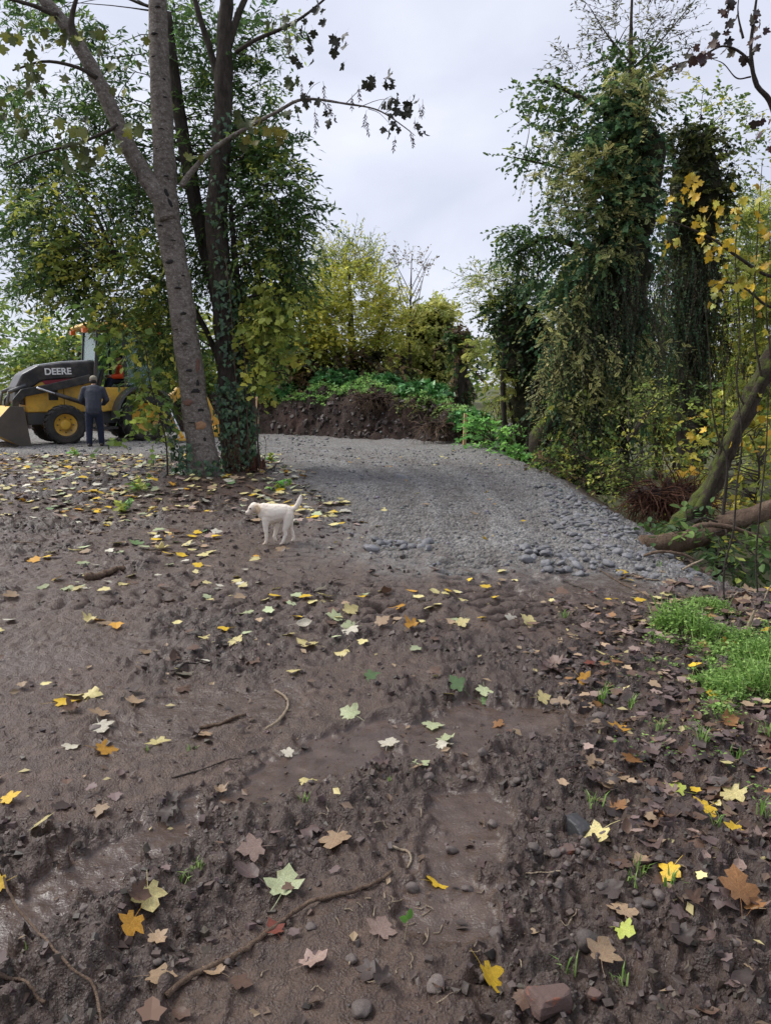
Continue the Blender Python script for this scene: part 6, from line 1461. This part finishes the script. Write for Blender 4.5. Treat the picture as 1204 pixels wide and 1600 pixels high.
# ------------------------------------------------------------------ stones
def stone_mesh(seed, sub, mat, ang=0.35):
    V, F = (ICO1, ICO2, ICO3)[sub - 1]
    V = V * (1 + ang * (vn3(V * 1.3 + seed * 7.7, seed) + 0.5 * vn3(V * 2.9 + seed, seed + 3)))[:, None] * np.array([1, 0.8, 0.6])
    return mesh_np('stone', V, F, M[mat], True, np.ones((len(V), 3)))
ST_G = [stone_mesh(i, 3, 'stone_grey', .62 if i % 2 else .4) for i in range(6)]; ST_B = [stone_mesh(i + 10, 3, 'stone_brown', .5) for i in range(6)]
def put_stone(x, y, r, lab, group, kind='g', sink=0.25, flat_=None, mesh=None):
    me = mesh or (ST_G if kind == 'g' else ST_B)[rng.integers(6)]
    o = link('stone', me, None, (x, y, float(H(x, y)) + r * (0.6 - sink) + (0.03 if road_in(x, y) > .3 and y > 6 else 0)), (rng.normal() * .25, rng.normal() * .25, rng.random() * 6.28), (r * U(.85, 1.2), r * U(.85, 1.2), r * U(.8, 1.15)))
    return tag(o, lab, 'stone', group)
nst = 0
for px, py, w, kd, lab in [(915, 1475, 44, 'b', 'round brown stone on the crumbly soil at lower right'), (935, 1121, 26, 'b', 'round dark stone at the left rim of the right litter'), (667, 1217, 24, 'b', 'flat grey pebble on the soil ridge beside the upturned leaf'), (730, 1390, 20, 'b', 'grey pebble in the lower wet patch'), (485, 1450, 18, 'b', 'small grey pebble right of the long brown twig'),
                           (132, 1422, 18, 'b', 'grey pebble beside the smooth rut at lower left'), (80, 1470, 16, 'b', 'dark pebble above the blackened leaf at lower left'), (248, 1505, 20, 'b', 'brown-grey pebble near the tan torn leaf'), (548, 1500, 22, 'b', 'smooth grey stone below the pinkish leaf'), (680, 1540, 30, 'b', 'brown pebble left of the yellow blotched leaf'), (645, 1390, 26, 'b', 'grey stone beside the folded yellow leaf'),
                           (775, 1460, 26, 'b', 'reddish brown stone right of the seedling'), (565, 1580, 34, 'b', 'reddish stone cut by the bottom edge'), (770, 1290, 22, 'b', 'grey stone in the soil below the middle wet patch'), (705, 1330, 22, 'b', 'dark wet pebble in the lower wet patch'), (150, 1140, 22, 'b', 'mud-covered pebble at far left')]:
    g = G(px, py); D = math.sqrt(g[0] ** 2 + g[1] ** 2 + 2.56); put_stone(g[0], g[1], w / F_PX * D * .42, lab, None, kd, 0.4); nst += 1
# dark angular stone and brick fragment
def rock(name, lab, px, py, w, mat, seed, sq):
    g = G(px, py); D = math.sqrt(g[0] ** 2 + g[1] ** 2 + 2.56); r = w / F_PX * D * .5
    bm = bmesh.new(); bmesh.ops.create_cube(bm, size=2); bmesh.ops.subdivide_edges(bm, edges=bm.edges[:], cuts=2, use_grid_fill=True)
    for v in bm.verts:
        c = np.array(v.co[:]); k = vn3(np.array([c * .9 + seed]), seed)[0]; l_ = max(abs(c)); n_ = np.linalg.norm(c)
        v.co = Vector(c * (1 - sq) + c / n_ * sq * 1.15) * (1 + .5 * k); v.co = Vector((v.co.x * r, v.co.y * r * .75, v.co.z * r * .55))
    me = bpy.data.meshes.new(name); bm.to_mesh(me); bm.free(); me.materials.append(M[mat]); o = link(name, me, None, (g[0], g[1], g[2] + r * .12), (.15, -.12, seed * .7)); bevel_obj(o, r * .08, 2); return tag(o, lab, 'stone' if 'stone' in name else 'brick')
simple('grey_rock', (0.2, 0.2, 0.205), .7, .3, 12, bump=.4); simple('dark_stone', (0.035, 0.034, 0.036), .5, .3, 10, bump=.4)
t = NT('broken_brick'); c = t.mix(t.ramp(t.noise(16, 5, .65), [(.57, 0.0), (.63, 1.0)]), (0.10, 0.062, 0.052), (0.22, 0.075, 0.040)); t.set(Base_Color=c, Roughness=.8); t.bump(t.noise(45, 5, .7), .6, .012); M['broken_brick'] = t.m
rock('angular_stone', 'dark angular stone beside the long pale yellow leaf', 902, 1296, 46, 'dark_stone', 3, .45); nst += 1
rock('pointed_stone', 'pointed grey rock standing in the middle of the gravel track', 628, 750, 24, 'grey_rock', 4, .15)
rock('brick_fragment', 'broken red brick half coated in soil at the bottom right', 858, 1566, 50, 'broken_brick', 5, .3)
rock('brick_fragment', 'small orange brick chip right of the broken red brick', 928, 1556, 18, 'broken_brick', 8, .3)
rock('brick_fragment', 'orange brick chip on the soil left of the long pale leaf', 885, 1330, 20, 'broken_brick', 9, .3)
cs_ = []
def stones(n, fx, fy, cond, rr, key, kind, pw=2.0):
    x, y = U(*fx, n), U(*fy, n); k = cond(x, y); x, y = x[k], y[k]; r = rr[0] + (rr[1] - rr[0]) * rng.random(len(x)) ** pw
    px, py, dd = to_px(np.stack([x, y, H(x, y)], 1))
    for i in range(len(x)): cs_.append((r[i] / dd[i] if -5 < px[i] < 1210 and py[i] < 1605 else 0, x[i], y[i], r[i], key, kind))
stones(2600, (1.2, 2.75), (6.3, 11.5), lambda x, y: (road_in(x, y) > -.25) & (x > 1.85 - .45 * sm(7.6, 6.6, y) + .35 * vn2(x * 2, y * 2, 14) - .0 + .4 * sm(8.5, 11, y)), (.009, .050), 'cobble', 'g', 2.8)
stones(520, (-0.25, 1.7), (6.6, 7.5), lambda x, y: (np.hypot((x - .22) / .42, (y - 7.25) / .25) + .5 * rng.random(len(x)) < 1.1) | (np.hypot((x - 1.32) / .22, (y - 6.95) / .3) + .5 * rng.random(len(x)) < 1.1), (.010, .062), 'front', 'g', 1.8)
stones(4200, (-2.5, 2.6), (5.9, 19), lambda x, y: road_in(x, y) > -.5 * rng.random(len(x)) ** .5, (.007, .036), 'grit', 'g', 3.0)
stones(900, (-9, -1.5), (16.8, 24), lambda x, y: road_in(x, y) > 0, (.015, .05), 'grit', 'g', 2.5)
stones(1500, (0.15, 1.4), (1.6, 4.4), lambda x, y: (wet_mask(x, y) < .35) & (x / y > .10) & (x / y < .40) & (vn2(x * 3, y * 3, 15) > -.12), (.004, .022), 'soil', 'b', 2.4)
stones(800, (-2.2, 2.2), (1.6, 5.5), lambda x, y: wet_mask(x, y) < .3, (.003, .015), 'soil2', 'b', 2.5)
cs_.sort(reverse=True)
SL = {'cobble': ('smooth blue-grey cobble in the stone patch at the track\'s right edge', 'cobbles at the right edge of the track'), 'front': ('grey cobble along the front edge of the gravel', 'cobbles along the front edge of the gravel'), 'grit': ('small loose stone on the gravel track', 'loose stones on the gravel'),
      'soil': ('small brown pebble in the crumbly soil at lower right', 'pebbles in the crumbly soil'), 'soil2': ('tiny pebble pressed into the open mud', 'pebbles pressed into the mud')}
def stone_words(q):
    lab, grp = SL[q[4]]
    size = 'large ' if q[3] > .043 else ('small ' if q[3] < .03 else 'middling ')
    if q[4] == 'cobble': return size + 'blue-grey cobble ' + ('at the near end of' if q[2] < 7.3 else 'in the middle of' if q[2] < 8.6 else 'at the far end of') + ' the stone patch, ' + ('towards the drop' if q[1] > 2.25 else 'towards the track'), grp
    if q[4] == 'front': return size + 'grey cobble along the front edge of the gravel, ' + ('left end' if q[1] < .5 else 'right end' if q[1] > 1.1 else 'middle'), grp
    if q[4] == 'soil': return ('small' if q[3] < .012 else 'middling' if q[3] < .017 else 'largish') + ' brown pebble in the crumbly soil, ' + ('near the broken brick' if q[2] < 1.9 else 'level with the round stone' if q[2] < 2.3 else 'level with the dark angular stone' if q[2] < 2.8 else 'below the middle wet patch' if q[2] < 3.5 else 'beside the middle wet patch') + (', towards the left' if q[1] / q[2] < .2 else ', towards the right' if q[1] / q[2] > .29 else ''), grp
    return lab, grp
for q in cs_[:300 - nst]: put_stone(q[1], q[2], q[3], *stone_words(q), q[5], 0.2)
def stone_heap(name, Q, tplV, tplF, mat, lab, cat, jit=.08, sink=.25, smooth=True, hf=None):
    hf = hf or H
    Q = np.array([(q[1], q[2], q[3]) for q in Q]); N = len(Q); k = len(tplV)
    a = rng.random(N) * 6.283; sc = U(.75, 1.25, (N, 3)) * np.array([1, .85, .65])
    V = tplV[None] * sc[:, None, :] * Q[:, 2][:, None, None] * (1 + jit * rng.normal(size=(N, k, 1)))
    if k == 8:                                          # clods lie every way up
        for ax in ((1, 2), (0, 2)):
            r_ = rng.random(N) * 6.283; cc_, ss_ = np.cos(r_)[:, None], np.sin(r_)[:, None]; p_, q_ = V[..., ax[0]].copy(), V[..., ax[1]].copy()
            V[..., ax[0]] = p_ * cc_ - q_ * ss_; V[..., ax[1]] = p_ * ss_ + q_ * cc_
    c_, s_ = np.cos(a)[:, None], np.sin(a)[:, None]
    X, Y = V[..., 0] * c_ - V[..., 1] * s_, V[..., 0] * s_ + V[..., 1] * c_
    up = np.where((road_in(Q[:, 0], Q[:, 1]) > .3) & (Q[:, 1] > 6), .03, 0)
    V = np.stack([X + Q[:, 0][:, None], Y + Q[:, 1][:, None], V[..., 2] + (hf(Q[:, 0], Q[:, 1]) + (up if hf is H else 0) + Q[:, 2] * sink)[:, None]], -1)
    ac = Acc(); ac.add(V.reshape(-1, 3), (tplF[None] + (np.arange(N) * k)[:, None, None]).reshape(-1, 3), np.repeat(U(.65, 1.35, (N, 1)) * (1 + .06 * rng.normal(size=(N, 3))), k, axis=0))
    return tag(ac.build(name, M[mat], smooth=smooth), lab, cat, kind='stuff')
rest = cs_[300 - nst:]
stone_heap('loose_gravel', [q for q in rest if q[5] == 'g'], *ICO1, 'stone_grey', 'small loose grey stones over the gravel track', 'gravel', .16)
stone_heap('pebbles', [q for q in rest if q[5] == 'b'], *ICO1, 'stone_brown', 'tiny brown pebbles strewn in the soil', 'pebbles')
IV = np.array([(x_, y_, z_) for x_ in (-1, 1) for y_ in (-1, 1) for z_ in (-1, 1)], float) * .72; IF = np.array([(0, 1, 3), (0, 3, 2), (4, 6, 7), (4, 7, 5), (0, 4, 5), (0, 5, 1), (2, 3, 7), (2, 7, 6), (0, 2, 6), (0, 6, 4), (1, 5, 7), (1, 7, 3)])
cr = []
def crumbs(n, fx, fy, cond, rr, pw=3.0):
    x, y = U(*fx, n), U(*fy, n); k = cond(x, y); x, y = x[k], y[k]; r = rr[0] + (rr[1] - rr[0]) * rng.random(len(x)) ** pw
    cr.extend((0, a, b, c) for a, b, c in zip(x, y, r))
dry = lambda x, y: (wet_mask(x, y) < .25) & (rng.random(len(x)) > .15 + .8 * pack_shade_mask(x, y))
crumbs(15000, (-1.9, 1.9), (1.5, 3.4), dry, (.002, .018), 4.0); crumbs(8000, (-3, 3), (3.2, 6.5), dry, (.003, .024), 3.5); crumbs(4500, (-7, 0.2), (6.2, 17), lambda x, y: road_in(x, y) < .05, (.008, .034))
crumbs(2500, (-1.3, 1.2), (1.5, 5), lambda x, y: wet_mask(x, y) > .2, (.002, .008))
stone_heap('soil_crumbs', cr, IV, IF, 'soil_clod', 'dark crumbs and clods of soil on the mud', 'soil', .22, .08, False)
nb = 2600; xb = U(-8, 2.9, nb); yb = bank_y(xb) + U(-.25, 1.5, nb); rb = .015 + .09 * rng.random(nb) ** 3
stone_heap('bank_clods', [(0, a, b, c) for a, b, c in zip(xb, yb, rb)], IV, IF, 'soil_clod', 'crumbling clods of soil on the face of the earth bank', 'soil', .22, .1, False, HB)
xb = U(-6, 2.6, 60); yb = bank_y(xb) + U(.1, 1.0, 60)
stone_heap('bank_stones', [(0, a, b, c) for a, b, c in zip(xb, yb, U(.02, .06, 60))], *ICO1, 'stone_grey', 'pale small stones showing in the face of the earth bank', 'stones', .15, .3, True, HB)

# ------------------------------------------------------------------ sticks, roots and sprouts
def stick(name, lab, pts, r0, r1, mat, cat='stick', group=None, lift=0.3, wob=0.004, n=26):
    g = np.array([G(a, b) for a, b in pts]); c = catmull(g, n)
    h_ = H(c[:, 0], c[:, 1]); mx = np.max([np.pad(h_, 2, 'edge')[i:i + len(h_)] for i in range(5)], 0); c[:, 2] = np.convolve(np.pad(mx, 2, 'edge'), np.ones(5) / 5, 'valid') + r0 * (0.3 + lift)
    c += rng.normal(size=c.shape) * wob
    o0 = c[len(c) // 2].copy(); a_ = Acc(); add_tube(a_, c - o0, [r0, (r0 + r1) / 2, r1], None, n=n, sides=7, bump=r0 * .3, bscale=30, smoothpath=False)
    o = a_.build(name, M[mat]); o.location = o0; return tag(o, lab, cat, group)
stick('fallen_vine', 'long thin tan vine curving down the left side of the mud', [(-10, 1335), (8, 1380), (24, 1425), (58, 1476), (108, 1520), (148, 1556), (160, 1610)], .0042, .0042, 'bark_twig', wob=.001)
stick('fallen_twig', 'brown twig end sticking in from the lower left edge', [(-10, 1518), (22, 1532), (48, 1550), (72, 1576)], .006, .004, 'bark_twig', wob=.001)
stick('fallen_twig', 'long brown twig running from bottom centre up to the curled root', [(262, 1562), (320, 1520), (375, 1492), (412, 1464), (470, 1428), (530, 1400), (580, 1386), (612, 1366)], .0085, .006, 'bark_twig', wob=.0015, n=44)
stick('bent_stick', 'curved tan stick like a hook on the upper mud', [(416, 1140), (440, 1124), (450, 1104), (445, 1090), (430, 1080)], .008, .006, 'bark_pale', wob=.0008)
stick('fallen_twig', 'straight broken twig left of the curved tan stick', [(312, 1140), (345, 1132), (384, 1118)], .009, .007, 'bark_twig', wob=.001)
stick('fallen_twig', 'thin dark twig on the mud below the straight broken one', [(268, 1216), (320, 1203), (378, 1189)], .004, .002, 'bark_dark', wob=.001)
stick('fallen_twig', 'short dark twig on a yellow leaf on the upper left mud', [(268, 1056), (300, 1044), (330, 1034)], .006, .004, 'bark_dark', wob=.001)
stick('rotten_log', 'short rotten log among the leaves left of the dog', [(134, 906), (160, 902), (194, 892)], .035, .022, 'bark_twig', 'log', wob=.003)
stick('curled_root', 'curled pale root at the end of the long brown twig', [(612, 1324), (632, 1332), (642, 1344), (636, 1358)], .006, .004, 'bark_pale', 'root', wob=.0005)
stick('fallen_twig', 'slim twig slanting over the bank above the clover', [(938, 892), (985, 922), (1030, 945)], .006, .004, 'bark_twig', wob=.002)
stick('fallen_twig', 'dark twig in front of the slanting slim one', [(880, 908), (920, 925), (950, 945)], .005, .003, 'bark_dark', wob=.002)
stick('fallen_twig', 'pale twig lying on the litter left of the clover', [(1042, 952), (1058, 972), (1072, 990)], .006, .004, 'bark_pale', wob=.002)
stick('straw', 'single yellow straw on the soil at lower right', [(820, 1365), (848, 1364), (876, 1362)], .0025, .002, 'bark_pale', wob=.0004)
stick('leaf_stalk', 'pale stalk pointing at the yellow blotched leaf', [(682, 1568), (700, 1556), (720, 1544)], .002, .0015, 'bark_pale', wob=.0004)
stick('fallen_twig', 'forked dark branch end beside the broken stump', [(415, 750), (428, 735), (442, 722)], .018, .008, 'bark_dark', lift=2.5, wob=.004)
stick('fallen_twig', 'leaning pale branch between the stump and the dog', [(385, 760), (412, 772), (436, 783)], .022, .014, 'bark_twig', wob=.004)
for i, (px, py) in enumerate([(60, 760), (95, 790), (205, 770), (300, 800), (150, 835), (40, 850), (260, 860), (505, 770), (520, 790), (470, 760), (360, 790)]):
    stick('litter_twig', 'thin dead twig in the litter under the trees on the left', [(px - 14 - 8 * U(), py + U(-5, 5)), (px, py), (px + 14 + 8 * U(), py + U(-5, 5))], .009, .005, 'bark_twig', group='dead twigs in the left litter', wob=.004, n=10)
for i, (px, py) in enumerate([(1010, 905), (1060, 915), (1110, 900), (1150, 930), (1180, 905), (1080, 940), (1040, 890), (1130, 955), (990, 900), (1190, 940)]):
    stick('brush_twig', 'dead twig in the brush below the fallen log', [(px - 22 * U(.6, 1.3), py + U(-12, 12)), (px, py + U(-4, 4)), (px + 22 * U(.6, 1.3), py + U(-12, 12))], .009, .004, 'bark_twig' if i % 3 else 'bark_pale', group='dead twigs below the log', wob=.004, n=10)
for px, py in [(560, 1418), (575, 1408), (583, 1425), (600, 1400), (612, 1408), (606, 1418), (545, 1422), (640, 1448), (655, 1422), (664, 1425), (665, 1470), (670, 1462), (685, 1455), (745, 1478), (742, 1490), (750, 1395), (548, 1505), (552, 1498), (640, 1510), (620, 1517), (643, 1500), (490, 1545), (500, 1547), (583, 1537), (597, 1539), (412, 1520), (895, 1440), (885, 1446), (897, 1432), (812, 1506), (672, 1418), (622, 1412), (530, 1440), (505, 1275), (510, 1265), (655, 1270), (600, 1290), (590, 1285)]:
    a = rng.random() * 6.28; L = U(5, 11)
    stick('root_scrap', 'short pale worm-like root scrap near the seedling' if 400 < px < 780 and py > 1390 else 'pale root scrap strewn on the soil away from the seedling', [(px - L * math.cos(a), py - L * math.sin(a)), (px + U(-3, 3), py + U(-3, 3)), (px + L * math.cos(a + .6), py + L * math.sin(a + .6))], U(.0018, .0034), .0015, 'bark_pale', 'root', 'pale root scraps in the soil' if 400 < px < 780 and py > 1390 else 'scattered pale root scraps', wob=.0003, n=9, lift=.8)
# seedling with a white stem
g = G(632, 1470); sdl = thing('seedling', 'tiny seedling with a white stem and one green leaf in the foreground', 'seedling', g)
a_ = Acc(); add_tube(a_, [(0, 0, 0), (.004, -.002, .03), (.010, 0, .068)], [.0028, .0025, .002], None, n=8, sides=6); a_.build('stem', M['bark_pale'], sdl)
for d in ((-.5, -.3, .4), (.2, .2, .8)):
    a_ = Acc(); put_leaves(a_, np.array([[.010, 0, .066]]), np.array([d], float), np.array([[.3, -1, .6]]), np.array([.035]), 'oval', np.array([[.12, .27, .05]])); a_.build('leaf', M['foliage'], sdl)

# grass tufts and weeds
def tuft(px, py, n, h, lab, cols=PAL_GRASS, group=None):
    g = G(px, py); a_ = Acc()
    for _ in range(n):
        an = rng.random() * 6.28; le = U(.2, .8); hh = h * U(.5, 1.1); b = np.array([rng.normal() * .012, rng.normal() * .012, -.005]); d = np.array([math.cos(an), math.sin(an), 0]) * hh * le
        sd_ = np.array([-math.sin(an), math.cos(an), 0]) * U(.0018, .0034)
        m1, tp = b + d * .4 + [0, 0, hh * .65], b + d + [0, 0, hh * (1 - .3 * le)]
        a_.add([b - sd_, b + sd_, m1 + sd_ * .8, m1 - sd_ * .8, tp], [[0, 1, 2, 3]], np.clip(pick_cols(cols, 1, rng), .01, 1)); a_.F.setdefault(3, []).append(np.array([[3, 2, 4]]) + a_.n - 5)
    o = a_.build('grass_tuft', M['foliage'], smooth=False); o.location = g; return tag(o, lab, 'grass', group)
for px, py, n, h, lab in [(938, 1100, 26, .13, 'upright grass tuft behind the round dark stone'), (1098, 1165, 20, .12, 'grass tuft among mauve leaves below the clover'), (928, 1260, 14, .07, 'small grass tuft above the dark angular stone'), (1000, 1365, 16, .08, 'grass tuft right of the long pale leaf'), (985, 1378, 12, .06, 'short tuft left of the grass beside the yellow curled leaf'), (1045, 1385, 16, .08, 'grass tuft under the yellow curled leaf'),
                          (970, 1540, 8, .07, 'few green blades near the bottom right'), (885, 1520, 8, .07, 'green blades behind the broken red brick'), (1190, 1270, 14, .09, 'grass tuft under leaves at the right edge'), (1120, 1290, 10, .06, 'thin tuft right of the bright yellow leaf'), (1150, 1190, 16, .09, 'tuft near the right edge below the clover'), (1030, 1140, 14, .08, 'tuft at the lower left rim of the clover'), (985, 1105, 14, .09, 'tuft left of the clover rim'), (1195, 1150, 18, .10, 'tall tuft cut by the right edge'),
                          (230, 1172, 6, .04, 'few green blades below the straight broken twig'), (300, 1172, 8, .035, 'tiny green sprigs on the left mud'), (310, 1355, 10, .05, 'green sprout at the lower rim of the left rut'), (285, 1372, 10, .05, 'sprigs beside the thin curled yellow leaf'), (475, 1250, 10, .04, 'green weed sprig on the soil ridge'), (88, 1445, 6, .03, 'tiny green weed near the vine'), (40, 1490, 6, .05, 'green blade lying between vine and twig'), (610, 1222, 6, .03, 'tiny sprig left of the flat grey pebble'), (880, 965, 12, .08, 'grass wisp on the track edge'), (1030, 890, 18, .10, 'yellowish grass tuft at the end of the cobble patch')]:
    tuft(px, py, n, h, lab)
# small weeds in the left litter
for px, py, lab in [(215, 765, 'pale green weed in the litter below the maple'), (190, 800, 'green weed left of the dog in the litter'), (120, 712, 'weed at the gravel edge by the loader'), (440, 765, 'green sprig at the foot of the stump'), (425, 720, 'yellow-green sprout right of the stump')]:
    g = G(px, py); th = thing('weed', lab, 'weed', g); a_, b_ = Acc(), Acc(); c = np.zeros((9, 3)); sprays(a_, b_, c, rnd_dirs(9, rng, 1.0), U(.12, .3, 9), 6, 'ivy', .075, PAL_NETTLE + PAL_LIME, rng, droop=.4, tw=.003)
    a_.build('leaves', M['foliage'], th, smooth=False); b_.build('stems', M['bark_twig'], th)
# clover patch
n = 22000; x = U(1.5, 3.6, n); y = U(3.5, 5.6, n)
px, py, _ = to_px(np.stack([x, y, H(x, y, False)], 1))
e = ((px - 1190) / 195) ** 2 + ((py - 1035) / 82) ** 2 + 1.9 * fbm2(x * 2.6, y * 2.6, 4, 18, .6)
k = e < U(.05, 1.15, n); x, y, e = x[k], y[k], np.clip(e[k], 0, 1); N = len(x)
acc = Acc(); hgt = (.012 + .10 * (1 - e) * (0.55 + 1.1 * np.clip(fbm2(x * 4, y * 4, 3, 119) + .3, 0, 1))) * U(.2, 1.15, N); base = np.stack([x, y, H(x, y)], 1)
for j in range(3):
    an = rng.random(N) * 6.283
    put_leaves(acc, base + np.stack([.012 * np.cos(an), .012 * np.sin(an), hgt], 1), np.stack([np.cos(an), np.sin(an), .15 + .3 * rng.normal(size=N)], 1), np.array([0, 0, 1.0]) + .4 * rng.normal(size=(N, 3)), U(.010, .030, N), 'oval', np.clip(pick_cols(PAL_GRASS, N, rng, .3), .01, 1))
N2 = N // 2; an = rng.random(N2) * 6.283; put_leaves(acc, base[:N2], np.stack([.5 * np.cos(an), .5 * np.sin(an), np.ones(N2)], 1), rng.normal(size=(N2, 3)), hgt[:N2] * 1.5 + .02, 'thin', np.clip(pick_cols(PAL_GRASS, N2, rng), .01, 1))
tag(acc.build('clover', M['foliage'], smooth=False), 'bright green patch of clover and fine grass at the right edge', 'clover', kind='stuff')
n = 700; x = U(1.0, 3.2, n); y = U(2.2, 4.6, n); k = (x / y > .3) & (vn2(x * 2.5, y * 2.5, 77) > .05); x, y = x[k], y[k]; N = len(x); acc = Acc()
for j in range(4):
    an = rng.random(N) * 6.283; put_leaves(acc, np.stack([x + .02 * rng.normal(size=N), y + .02 * rng.normal(size=N), H(x, y) + U(.01, .04, N)], 1), np.stack([np.cos(an), np.sin(an), .3 + 0 * an], 1), np.array([0, 0, 1.0]) + .4 * rng.normal(size=(N, 3)), U(.01, .022, N), 'oval', np.clip(pick_cols(PAL_GRASS, N, rng), .01, 1))
tag(acc.build('sprouting_weeds', M['foliage'], smooth=False), 'tiny green sprouts between the leaves at lower right', 'weeds', kind='stuff')
